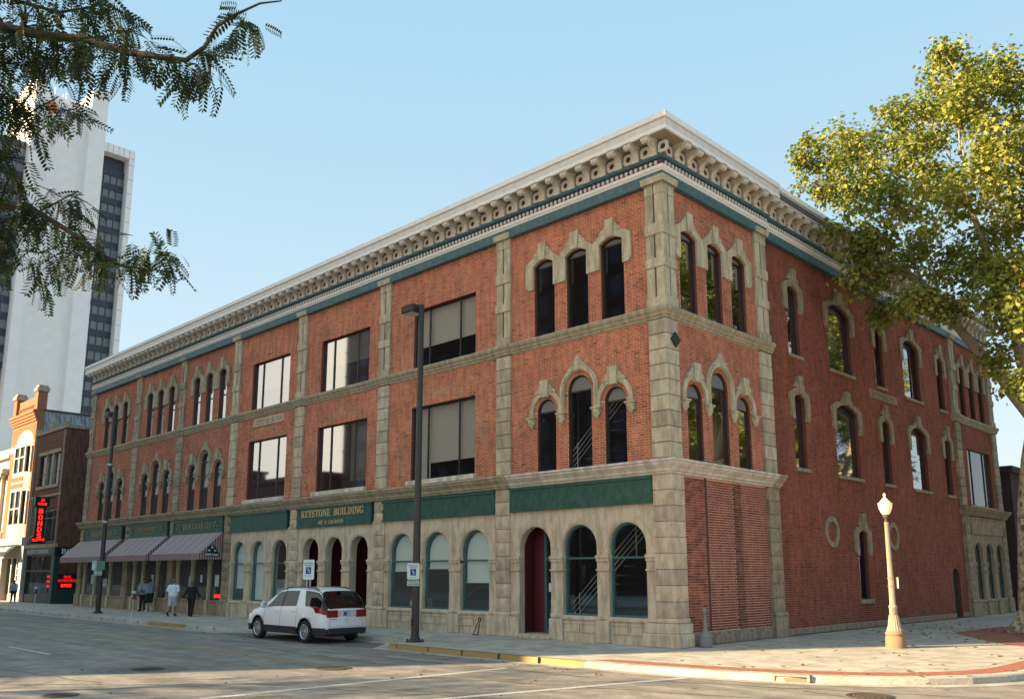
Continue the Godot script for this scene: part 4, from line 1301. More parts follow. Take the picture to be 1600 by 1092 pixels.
# ---------------------------------------------------------------- awnings over the loan shop
func make_awning(u0, u1, label, emblem = false):
	var c = (u0 + u1) / 2.0
	var w = (u1 - u0) / 2.0
	var t = thing("awning", label, "awning", V(c, 0, 0), 0.0, "striped awnings over the shop")
	var s = ST()
	var a = V(-w, 4.33, 0.08); var b = V(w, 4.33, 0.08); var p = V(-w, 3.22, 1.28); var q = V(w, 3.22, 1.28)
	var nn = V(0, 0.02, 0.018)
	quad(s, p, q, b, a)
	quad(s, a - nn, b - nn, q - nn, p - nn)
	obj("canvas", s, M.awning_cloth, t)
	s = ST()   # scalloped valance
	var k := int(2.0 * w / 0.22)
	for i in k:
		var x0 = -w + 2.0 * w * i / k
		var x1 = -w + 2.0 * w * (i + 1) / k
		var m = (x0 + x1) / 2
		prism(s, PackedVector2Array([Vector2(x0, 2.91), Vector2((x0 + m) / 2, 2.88), Vector2(m, 2.865), Vector2((m + x1) / 2, 2.88), Vector2(x1, 2.91), Vector2(x1, 3.215), Vector2(x0, 3.215)]), 1.275, 1.285)
	obj("valance", s, M.awning_stripe, t)
	for d in [-1.0, 1.0]:
		s = ST()
		var turn := Transform3D(Basis(Vector3(0, 0, 1), Vector3(0, 1, 0), Vector3(-1, 0, 0)), V(d * w, 0, 0))
		prism(s, PackedVector2Array([Vector2(0.08, 2.90), Vector2(1.27, 2.90), Vector2(1.27, 3.22), Vector2(0.08, 4.31)]), -0.006, 0.006, turn)
		obj("side_flap", s, M.awning_stripe, t)
	s = ST()
	for d in [-0.98, 0.0, 0.98]:
		bar(s, V(d * w, 3.2, 0.02), V(d * w, 3.2, 1.26), 0.015, 5)
	obj("awning_frame", s, M.steel, t)
	for i in range(1, int(2.0 * w / 0.95) + 1):
		var x = -w + i * 0.95
		if x < w - 0.2: obj("seam", box(V(x - 0.008, 0, -0.002), V(x + 0.008, 1.63, 0.004)), M.band_purple, t, Transform3D(Basis(Vector3(1, 0, 0), -0.824), V(0, 3.225, 1.283)))
	if emblem:   # shop's emblem: three white balls over the name on a dark green shield
		var e = obj("emblem", ST_shield(), M.sign_black, t, Transform3D(Basis(Vector3(0, 1, 0), PI / 2.0), V(w + 0.012, 0, 0)))
		var y := ST(true)
		for g in [[-0.62, 3.52], [-0.78, 3.36], [-0.46, 3.36]]:
			lathe(y, [[0.0, -0.05], [0.05, -0.03], [0.06, 0.0], [0.05, 0.03], [0.0, 0.05]], 10, V(g[0], g[1], 0.03))
		obj("ball", y, M.sign_white, e)
		lettering("B&B Loan", 0.13, M.sign_white, e, Transform3D(Basis.IDENTITY, V(-0.62, 3.16, 0.022)), true, 0.72, 0.012)

func ST_shield() -> SurfaceTool:
	var s = ST()
	var p := PackedVector2Array([Vector2(-1.02, 3.06), Vector2(-0.22, 3.06), Vector2(-0.22, 3.26), Vector2(-0.32, 3.28)])
	p.append_array(arc_pts(-0.62, 3.38, 0.26, -0.2, PI + 0.2, 10))
	p.append_array([Vector2(-0.92, 3.28), Vector2(-1.02, 3.26)])
	prism(s, p, 0.0, 0.02)
	return s

# ---------------------------------------------------------------- neighbours down the street
func far_window(parent, fr, u0, u1, v0, v1, n, frame, pane, mulls = [], rails = []):
	var o := op((u0 + u1) / 2, (u1 - u0) / 2, v0, v1)
	return window(parent, fr, o, n, frame, pane, {"bar": 0.07, "rails": rails, "mullions": mulls})

func make_brown_building():
	var t = thing("brown_brick_building", "narrow two-storey dark brown brick building with a red neon sign", "building")
	var s = ST()
	panel(s, -60.9, -54.0, 4.15, 13.25, [], -0.3, 0.1)
	var ops := [op(-57.15, 2.25, 8.83, 11.27)]
	var ops2 := [op(-56.3, 1.85, 4.5, 7.0)]
	s = ST()
	panel(s, -60.9, -54.0, 4.15, 8.0, ops2, 0.0, 0.25)
	panel(s, -60.9, -54.0, 8.0, 13.0, ops, 0.0, 0.25)
	bx(s, V(-54.3, 0.0, -20.0), V(-54.0, 13.0, -0.002))
	bx(s, V(-60.9, 13.0, -20), V(-54.0, 13.02, -0.3))
	obj("wall", s, M.brick_brown, t)
	s = ST()
	for u in [-60.85, -54.35]: bx(s, V(u, 4.2, 0.0), V(u + 0.3, 12.9, 0.06))
	for i in 9:   # diaper work in the parapet panel
		for j in 3:
			var c = V(-60.0 + i * 0.68 + (j % 2) * 0.34, 11.75 + j * 0.36, 0.01)
			for d in [[-1, -1], [1, -1], [1, 1], [-1, 1]]:
				bx(s, c + V(d[0] * 0.12 - 0.06, d[1] * 0.10 - 0.035, 0), c + V(d[0] * 0.12 + 0.06, d[1] * 0.10 + 0.035, 0.02))
	obj("brick_pattern", s, M.base_stone, t)
	s = ST()
	bx(s, V(-61.0, 13.0, -0.4), V(-53.9, 13.25, 0.10)); bx(s, V(-54.35, 13.0, -20), V(-53.92, 13.2, -0.4))
	bx(s, V(-57.7, 13.25, -0.3), V(-57.0, 13.75, 0.12)); bx(s, V(-60.9, 13.25, -0.3), V(-60.5, 13.6, 0.12)); bx(s, V(-54.6, 13.25, -0.3), V(-54.1, 13.5, 0.12))
	bx(s, V(-59.6, 11.27, -0.1), V(-54.7, 11.55, 0.08)); bx(s, V(-59.6, 8.6, -0.1), V(-54.7, 8.83, 0.10))
	bx(s, V(-60.9, 7.95, -0.1), V(-54.0, 8.1, 0.08)); bx(s, V(-60.95, 4.1, -0.1), V(-53.95, 4.35, 0.12))
	obj("stone_coping", s, M.limestone_dark, t)
	s = ST()
	for k in 2: bx(s, V(-58.03 + k * 1.5, 8.83, -0.2), V(-57.77 + k * 1.5, 11.27, 0.02))
	obj("window_pier", s, M.limestone_dark, t)
	for k in 3: far_window(t, FRONT, -59.35 + k * 1.5, -58.08 + k * 1.5, 8.85, 11.25, -0.12, M.dark_frame, M.glass_dark, [], [9.8])
	far_window(t, FRONT, -58.15, -54.45, 4.5, 7.0, -0.12, M.teal_frame, M.glass_dark, [-57.0, -55.5], [6.3])
	# shop front
	s = ST()
	bx(s, V(-61.0, 3.5, -0.2), V(-54.0, 4.1, 0.10)); bx(s, V(-54.1, 3.5, -3.2), V(-53.88, 4.1, 0.10))
	var fascia = obj("shop_fascia", s, M.sign_black, t)
	lettering("HARVEY BONDING", 0.33, M.sign_grey, fascia, Transform3D(Basis.IDENTITY, V(-57.6, 3.8, 0.10)), true, 5.0, 0.02)
	lettering("BONDS", 0.36, M.sign_white, fascia, SIDE * Transform3D(Basis.IDENTITY, V(1.35, 3.8, -53.88)), true, 2.0, 0.02)
	s = ST()
	bx(s, V(-61.0, 0.0, -0.3), V(-60.2, 3.5, 0.04)); bx(s, V(-54.55, 0.0, -0.3), V(-53.95, 3.5, 0.05))
	bx(s, V(-60.2, 0.0, -0.3), V(-54.55, 0.62, 0.0)); bx(s, V(-54.08, 0.0, -3.2), V(-53.9, 0.9, -0.3)); bx(s, V(-54.08, 0.0, -3.2), V(-53.9, 3.5, -2.6))
	bx(s, V(-60.2, 2.3, -0.2), V(-54.55, 2.42, 0.02))
	obj("shop_front", s, M.green_frame, t)
	s = ST(); fan(s, [Vector2(-60.2, 0.62), Vector2(-54.55, 0.62), Vector2(-54.55, 3.5), Vector2(-60.2, 3.5)], -0.1)
	obj("shop_pane", s, M.glass_dark, t)
	s = ST(); fan(s, [Vector2(0.3, 0.9), Vector2(2.6, 0.9), Vector2(2.6, 3.5), Vector2(0.3, 3.5)], 0.0)
	obj("shop_pane", s, M.glass_dark, t, SIDE * Transform3D(Basis.IDENTITY, V(0, 0, -54.0)))
	obj("shop_interior", box(V(-60.5, 0.05, -3.0), V(-54.2, 3.5, -1.2)), M.interior, t)
	var sr := SIDE * Transform3D(Basis.IDENTITY, V(0, 0, -53.97))
	var nb = obj("window_neon", box(V(0.35, 1.05, -0.004), V(1.65, 2.15, 0.0)), M.sign_black, t, sr)
	lettering("BAIL", 0.19, M.neon_dim, nb, Transform3D(Basis.IDENTITY, V(1.0, 1.93, 0.02)), false, 0.55, 0.015, false)
	lettering("BONDING", 0.19, M.neon_dim, nb, Transform3D(Basis.IDENTITY, V(0.98, 1.66, 0.02)), false, 1.22, 0.015, false)
	lettering("OPEN", 0.24, M.neon_red, nb, Transform3D(Basis.IDENTITY, V(0.92, 1.30, 0.02)), false, 0.72, 0.015)
	lettering("BAIL", 0.16, M.neon_dim, nb, sr.affine_inverse() * Transform3D(Basis.IDENTITY, V(-55.0, 1.95, -0.05)), false, 0.7, 0.015, false)
	lettering("BOND", 0.16, M.neon_dim, nb, sr.affine_inverse() * Transform3D(Basis.IDENTITY, V(-55.0, 1.6, -0.05)), false, 0.8, 0.015, false)
	lettering("INC", 0.16, M.neon_dim, nb, sr.affine_inverse() * Transform3D(Basis.IDENTITY, V(-55.0, 1.25, -0.05)), false, 0.6, 0.015, false)
	# projecting sign
	var g = thing("neon_sign", "tall black blade sign with red neon letters projecting from brown brick building", "neon sign", V(-55.3, 0, 0))
	s = ST()
	var p := PackedVector2Array([Vector2(-1.40, 4.35), Vector2(-0.41, 4.35), Vector2(-0.41, 4.75), Vector2(-0.58, 4.95), Vector2(-0.58, 6.95), Vector2(-0.35, 7.15), Vector2(-0.35, 7.75), Vector2(-1.34, 7.75), Vector2(-1.34, 7.15), Vector2(-1.20, 6.95), Vector2(-1.20, 4.95), Vector2(-1.40, 4.75)])
	prism(s, p, -0.15, 0.15)
	obj("sign_body", s, M.sign_black, g, SIDE)
	s = ST()
	bx(s, V(-1.38, 4.40, -0.10), V(-1.31, 7.70, 0.10))
	obj("sign_edge", s, M.teal_frame, g, SIDE * Transform3D(Basis.IDENTITY, V(-0.13, 0, 0)))
	obj("sign_bar", box(V(-0.04, 7.72, 0.0), V(0.04, 7.80, 1.3)), M.iron, g)
	for k in 5: lettering("BONDS"[k], 0.37, M.neon_red, g, SIDE * Transform3D(Basis.IDENTITY, V(-0.89, 6.72 - k * 0.45, 0.155)), false, 0.30, 0.03)
	lettering("24", 0.20, M.neon_red, g, SIDE * Transform3D(Basis.IDENTITY, V(-0.84, 7.55, 0.155)), false, 0.24, 0.03, false)
	lettering("HOUR", 0.20, M.neon_red, g, SIDE * Transform3D(Basis.IDENTITY, V(-0.84, 7.26, 0.155)), false, 0.60, 0.03, false)
	lettering("Harvey", 0.26, M.neon_red, g, SIDE * Transform3D(Basis(Vector3(0, 0, 1), 0.10), V(-0.90, 4.60, 0.155)), true, 0.85, 0.03)

func make_orange_building():
	var t = thing("orange_brick_building", "sunlit orange brick building with cream bay window and twin parapet posts", "building")
	var s = ST()
	bx(s, V(-67.5, 4.6, -0.5), V(-61.25, 15.4, -0.0))
	bx(s, V(-67.3, 15.4, -0.5), V(-61.3, 16.6, -0.10))
	for u in [-67.5, -61.95]: bx(s, V(u, 15.4, -0.6), V(u + 0.75, 16.9, 0.12))
	bx(s, V(-67.5, 0, -20), V(-61.25, 14.0, -0.5))
	for k in 4: bx(s, V(-67.5 - 0.05 * k, 14.45 + k * 0.22, 0.0), V(-61.25 + 0.05 * k, 14.67 + k * 0.22, 0.10 + 0.09 * k))
	for k in 24: bx(s, V(-67.0 + k * 0.24, 15.75, -0.1), V(-66.9 + k * 0.24, 15.95, -0.02))
	for k in 9: bx(s, V(-67.3, 13.0 + k * 0.14, -0.02), V(-61.35, 13.06 + k * 0.14, 0.025))
	obj("wall", s, M.brick_orange, t)
	s = ST()
	for u in [-67.6, -62.05]:
		bx(s, V(u, 16.9, -0.7), V(u + 0.95, 17.2, 0.22)); bx(s, V(u + 0.1, 17.2, -0.6), V(u + 0.85, 17.4, 0.12))
	obj("parapet_cap", s, M.limestone_dark, t)
	obj("side_wall", box(V(-61.4, 0.0, -20.0), V(-61.22, 15.3, -0.51)), M.stained_render, t)
	obj("side_coping", box(V(-61.5, 15.3, -20.0), V(-61.1, 15.42, -0.51)), M.iron, t)
	s = ST()   # bay window
	var P := PackedVector2Array([Vector2(-65.6, 0.0), Vector2(-61.6, 0.0), Vector2(-62.2, 0.36), Vector2(-65.1, 0.36)])
	var lay := Transform3D(Basis(Vector3(1, 0, 0), Vector3(0, 0, 1), Vector3(0, -1, 0)), Vector3.ZERO)
	for q in [[4.6, 6.1], [8.75, 10.3], [12.4, 12.75]]: prism(s, P, -q[1], -q[0], lay)
	for y in [6.1, 10.3]:
		for u in [-65.1, -63.75, -62.4]: bx(s, V(u, y, 0.20), V(u + 0.22, y + (2.65 if y < 8 else 2.1), 0.36))
		bx(s, V(-65.85, y, -0.05), V(-65.6, y + 2.6 if y < 8 else y + 2.1, 0.15)); bx(s, V(-61.7, y, -0.05), V(-61.45, y + 2.6 if y < 8 else y + 2.1, 0.15))
		bx(s, V(-65.0, y + 1.2, 0.20), V(-62.3, y + 1.32, 0.33))
	var bay = obj("bay_window", s, M.cream, t)
	for y in [6.1, 10.3]:
		s = ST(); prism(s, PackedVector2Array([Vector2(-65.5, 0.02), Vector2(-61.7, 0.02), Vector2(-62.25, 0.27), Vector2(-65.05, 0.27)]), -y - (2.65 if y < 8 else 2.1), -y, lay)
		obj("bay_glass", s, M.car_glass, bay)
	s = ST(true)   # half dome
	for k in 6:
		var a0 := PI / 2.0 * k / 6.0; var a1 := PI / 2.0 * (k + 1) / 6.0
		for i in 8:
			var b0 := PI * i / 8.0; var b1 := PI * (i + 1) / 8.0
			var Q = func(a, b): return V(-63.65 - cos(b) * 2.0 * cos(a), 12.75 + sin(a) * 1.15, sin(b) * 0.36 * cos(a))
			quad(s, Q.call(a0, b1), Q.call(a0, b0), Q.call(a1, b0), Q.call(a1, b1))
	obj("bay_roof", s, M.cream, t)
	s = ST()
	for i in 8:
		for j in 2: bx(s, V(-65.1 + i * 0.38, 9.0 + j * 0.55, 0.35), V(-64.85 + i * 0.38, 9.4 + j * 0.55, 0.385))
	obj("brick_panel", s, M.brick_orange, bay)
	s = ST()
	bx(s, V(-67.6, 4.4, -0.2), V(-61.2, 5.0, 0.25)); bx(s, V(-67.5, 0.0, -0.5), V(-66.6, 4.4, 0.06)); bx(s, V(-62.1, 0.0, -0.5), V(-61.25, 4.4, 0.06)); bx(s, V(-66.7, 3.4, -0.5), V(-62.0, 4.45, 0.02))
	bx(s, V(-67.5, 12.2, -0.05), V(-65.9, 12.7, 0.06))
	obj("shop_front", s, M.cream, t)
	obj("shop_step", box(V(-64.3, 0.0, -0.5), V(-62.1, 0.6, 0.0)), M.cream, t)
	obj("shop_pane", box(V(-66.6, 0.5, -0.5), V(-62.1, 3.4, -0.40)), M.car_glass, t)
	s = ST()
	for u in [-65.3, -63.9]: bx(s, V(u, 0.0, -0.38), V(u + 0.12, 3.4, -0.3))
	for k in 4: bx(s, V(-63.8, 0.9 + k * 0.55, -0.38), V(-62.2, 0.96 + k * 0.55, -0.3))
	obj("shop_door", s, M.white_paint, t)
	var a = thing("black_awning", "short black awning with white lettering on the orange brick building", "awning", V(-64.4, 0, 0))
	s = ST()
	var w := 2.5
	quad(s, V(-w, 3.5, 1.3), V(w, 3.5, 1.3), V(w, 4.6, 0.1), V(-w, 4.6, 0.1))
	quad(s, V(-w, 3.48, 1.28), V(-w, 4.58, 0.08), V(w, 4.58, 0.08), V(w, 3.48, 1.28))
	obj("canvas", s, M.sign_black, a)
	lettering("BAR & GRILL", 0.55, M.white_paint, a, Transform3D(Basis(Vector3(1, 0, 0), -0.83), V(0, 4.07, 0.72)), true, 3.6, 0.01)
	# pale building beyond
	var wb = thing("cream_building", "cream stone building at the far left edge with dentilled cornice", "building")
	s = ST()
	bx(s, V(-80.0, 0.0, -15), V(-67.6, 12.0, -0.3)); bx(s, V(-80, 12.0, -15.1), V(-67.55, 12.7, 0.1)); bx(s, V(-80, 10.6, -0.3), V(-67.55, 11.0, 0.5))
	for k in 6: bx(s, V(-79.5 + k * 2.0, 0.0, -0.3), V(-79.2 + k * 2.0, 10.6, 0.0))
	bx(s, V(-80, 5.0, -0.3), V(-67.6, 5.6, 0.1))
	obj("wall", s, M.cream, wb)
	s = ST()
	for k in 24: bx(s, V(-79.8 + k * 0.5, 10.35, 0.0), V(-79.55 + k * 0.5, 10.6, 0.45))
	obj("dentils", s, M.cream, wb)
	for k in 5:
		for y in [6.2, 1.0]: far_window(wb, FRONT, -79.0 + k * 2.0, -77.6 + k * 2.0, y, y + 3.2, -0.26, M.dark_frame, M.car_glass, [], [y + 1.6])
	var gr = thing("grey_roof_building", "grey building with a sloping roof behind the cream building", "building")
	s = ST()
	var turn := Transform3D(Basis(Vector3(0, 0, 1), Vector3(0, 1, 0), Vector3(-1, 0, 0)), V(-95.0, 0, -30))
	prism(s, PackedVector2Array([Vector2(-8, 0), Vector2(10, 0), Vector2(10, 15.0), Vector2(2, 22.0), Vector2(-8, 22.0)]), -10.0, 12.0, turn)
	obj("wall", s, M.stained_render, gr)

func make_tower():
	# an office tower far behind: a white service core with a logo, window bays on either side
	var t = thing("office_tower", "white high-rise office tower with a round orange logo far behind the street", "tower", V(-185.0, 0, 0))
	var S2 := SIDE
	var s = ST()
	bx(s, V(31.0, 0, -30.0), V(41.0, 109.0, -2.0))
	bx(s, V(40.9, 0, -20.0), V(44.5, 113.9, 0.0))
	bx(s, V(29.0, 0, -20.0), V(31.1, 113.0, 0.0))
	bx(s, V(31.0, 109.0, -30), V(41.0, 110.6, -3.0))
	bx(s, V(44.4, 99.9, -32.0), V(51.8, 102.1, -0.6)); bx(s, V(50.55, 0, -32.0), V(51.8, 100.0, -0.6))
	obj("wall", s, M.tower_white, t, S2)
	s = ST()
	for k in 27:
		var y := 96.9 - k * 3.6
		obj("spandrel", box(V(44.4, y - 1.5, -30.0), V(50.5, y, -3.0)), M.tower_spandrel, t, S2)
		if k < 15: obj("spandrel", box(V(20.0, y - 1.5, -30.0), V(29.0, y, -3.0)), M.tower_spandrel, t, S2)
	bx(s, V(44.4, 96.9, -30.0), V(50.0, 100.0, -3.2))
	obj("spandrel", s, M.tower_spandrel, t, S2)
	for k in 27:
		var y := 96.9 - k * 3.6
		for q in [[44.4, 50.5, 4], [20.0, 29.0, 6]]:
			if q[0] == 20.0 and k > 14: continue
			for i in q[2]:
				var w: float = (q[1] - q[0]) / q[2]
				s = ST(); fan(s, [Vector2(q[0] + i * w + 0.05, y - 3.6), Vector2(q[0] + (i + 1) * w - 0.05, y - 3.6), Vector2(q[0] + (i + 1) * w - 0.05, y - 1.5), Vector2(q[0] + i * w + 0.05, y - 1.5)], -3.3)
				obj("window", s, M.tower_glass, t, S2)
	obj("blinds", box(V(20.0, 0, -8.0), V(50.5, 97.0, -5.0)), M.blind_grey, t, S2)
	s = ST()
	for q in [[44.4, 50.5, 4], [20.0, 29.0, 6]]:
		for i in q[2] + 1:
			var u: float = q[0] + (q[1] - q[0]) / q[2] * i
			bx(s, V(u - 0.05, 0, -3.0), V(u + 0.05, 97.0, -2.92))
	obj("mullion", s, M.tower_mullion, t, S2)
	for k in 28:   # joints between the cladding panels of the frame
		obj("panel_joint", box(V(50.56, 98.2 - k * 3.6, -0.60), V(51.8, 98.28 - k * 3.6, -0.585)), M.tower_mullion, t, S2)
	for k in 5: obj("panel_joint", box(V(45.4 + k * 1.25, 99.92, -0.60), V(45.46 + k * 1.25, 102.1, -0.585)), M.tower_mullion, t, S2)
	# logo
	s = ST()
	prism(s, arc_pts(33.2, 106.6, 1.3, 0.0, PI, 14) + arc_pts(33.2, 106.6, 0.75, PI, 0.0, 14), -2.0, -1.6)
	prism(s, arc_pts(33.2, 106.6, 1.3, PI, TAU, 14) + arc_pts(33.2, 106.6, 0.75, TAU, PI, 14), -2.0, -1.6)
	prism(s, PackedVector2Array([Vector2(32.8, 106.1), Vector2(33.9, 106.6), Vector2(32.8, 107.1)]), -2.0, -1.6)
	obj("logo", s, M.logo_orange, t, S2)
	lettering("PNC", 1.75, M.logo_blue, t, S2 * Transform3D(Basis.IDENTITY, V(37.2, 106.45, -2.0)), false, 5.0, 0.4)
	s = ST()
	for q in [[34.5, 3.5], [36.2, 2.4], [37.0, 3.0]]: bar(s, V(q[0], 110.5, -6.0), V(q[0], 110.5 + q[1], -6.0), 0.08, 5)
	obj("roof_mast", s, M.steel, t, S2)

func make_opposite():   # what stands across the street: it shades the front and is mirrored in its windows
	var t = thing("opposite_building", "tall dark brick office block across the street", "building", V(-29.6, 0, 47.0))
	var s = ST()
	bx(s, V(-57.9, 0, 0.0), V(0, 38.5, 8.0)); bx(s, V(-58.2, 38.5, -0.4), V(0.2, 39.5, 8.0))
	obj("wall", s, M.brick_dark, t)
	var back := Transform3D(Basis(Vector3(0, 1, 0), PI), Vector3.ZERO)
	var wm = shared("opp_window", func(): return box(V(-0.8, 0, 0.0), V(0.8, 2.3, 0.06)))
	for i in 16:
		for j in 9: obj("window", wm, M.tower_spandrel, t, Transform3D(Basis(Vector3(0, 1, 0), PI), V(-1.9 - i * 3.43, 5.6 + j * 3.6, 0.0)))
	s = ST()
	for j in 9: bx(s, V(-57.9, 4.6 + j * 3.6, -0.12), V(0, 4.9 + j * 3.6, 0.0))
	obj("band", s, M.brick_dark, t)
	var l = thing("low_opposite_building", "low flat-roofed building with a chimney across the street", "building", V(-92.0, 0, 47.0))
	s = ST()
	bx(s, V(-180, 0, 0), V(0, 16.0, 20)); bx(s, V(-180.4, 16.0, -0.4), V(0.4, 16.7, 20)); bx(s, V(-27.0, 16.7, 2.0), V(-24.5, 18.6, 4.5)); bx(s, V(-27.3, 18.6, 1.7), V(-24.2, 19.0, 4.8))
	obj("wall", s, M.brick_dark, l)
	# across the side street, mirrored in the side windows
	var r = thing("corner_house", "brick building with pale stone trim across the side street", "building", V(34.0, 0, -34.0))
	s = ST()
	bx(s, V(0, 0, -60), V(20, 15.0, 0))
	obj("wall", s, M.brick_orange, r)
	s = ST()
	bx(s, V(-0.6, 15.0, -60.5), V(20.5, 16.6, 0.6))
	for k in 8: bx(s, V(-0.2, 0, -58 + k * 8), V(0.0, 15, -57 + k * 8))
	obj("stone_trim", s, M.cream, r)
	for k in 14:
		for y in [2.0, 6.5, 10.8]: obj("window", box(V(-0.05, y, -56.0 + k * 4.0), V(0.05, y + 2.4, -54.6 + k * 4.0)), M.car_glass, r)
	var d = thing("dark_rear_building", "dark brick building glimpsed between the brick corner and the sycamore trunk", "building", V(-1.0, 0, -38.0))
	s = ST()
	bx(s, V(-20, 0, -16), V(0.4, 8.4, 0)); bx(s, V(-20.2, 8.4, -16.2), V(0.6, 8.8, 0.2))
	obj("wall", s, M.brick_dark, d)

# ---------------------------------------------------------------- ground
func kerb_line() -> PackedVector2Array:   # outer edge of the kerb, from the far left round the corner and up the side street
	var p := PackedVector2Array()
	for q in [[-120, 4.95], [-18.6, 4.95], [-16.6, 3.45], [-8.9, 3.45], [-7.6, 4.95], [0.6, 4.86]]: p.append(Vector2(q[0], q[1]))
	for i in 11:   # the wide corner
		var t := i / 10.0
		var a := Vector2(0.6, 4.86); var b := Vector2(9.35, 4.6); var c := Vector2(9.35, -1.6)
		if i > 0: p.append(a * (1 - t) * (1 - t) + b * 2 * t * (1 - t) + c * t * t)
	p.append(Vector2(9.35, -70))
	return p

func offset_line(p: PackedVector2Array, d: float) -> PackedVector2Array:   # to the left of the direction of travel is the road for d > 0
	var out := PackedVector2Array()
	for i in p.size():
		var a := p[maxi(i - 1, 0)]; var b := p[mini(i + 1, p.size() - 1)]
		var e := Vector2.ZERO
		if i > 0: e += (p[i] - a).normalized()
		if i < p.size() - 1: e += (b - p[i]).normalized()
		e = e.normalized()
		out.append(p[i] + Vector2(-e.y, e.x) * d)
	return out

func ribbon(s, a: PackedVector2Array, b: PackedVector2Array, ya, yb):   # a strip between two lines seen from above
	for i in a.size() - 1:
		quad(s, V(a[i].x, ya, a[i].y), V(a[i + 1].x, ya, a[i + 1].y), V(b[i + 1].x, yb, b[i + 1].y), V(b[i].x, yb, b[i].y))

func flat_poly(s, p: PackedVector2Array, y):
	if Geometry2D.is_polygon_clockwise(p):
		p = p.duplicate(); p.reverse()
	var ix := Geometry2D.triangulate_polygon(p)
	for i in range(0, ix.size(), 3):
		var a := p[ix[i]]; var b := p[ix[i + 1]]; var c := p[ix[i + 2]]
		if (b - a).cross(c - a) > 0: tri(s, V(a.x, y, a.y), V(c.x, y, c.y), V(b.x, y, b.y))
		else: tri(s, V(a.x, y, a.y), V(b.x, y, b.y), V(c.x, y, c.y))

func stripe(s, a: Vector2, b: Vector2, w, y):
	var d := (b - a).normalized()
	var e = Vector2(-d.y, d.x) * w / 2.0
	flat_poly(s, PackedVector2Array([a - e, b - e, b + e, a + e]), y)

func crack(s, a: Vector2, b: Vector2, w, y):
	var k := int(a.distance_to(b) / 0.5) + 1
	var last := a
	for i in range(1, k + 1):
		var q := a.lerp(b, float(i) / k) + Vector2(rng.randf_range(-0.09, 0.09), rng.randf_range(-0.09, 0.09))
		stripe(s, last, q, w * rng.randf_range(0.6, 1.4), y)
		last = q

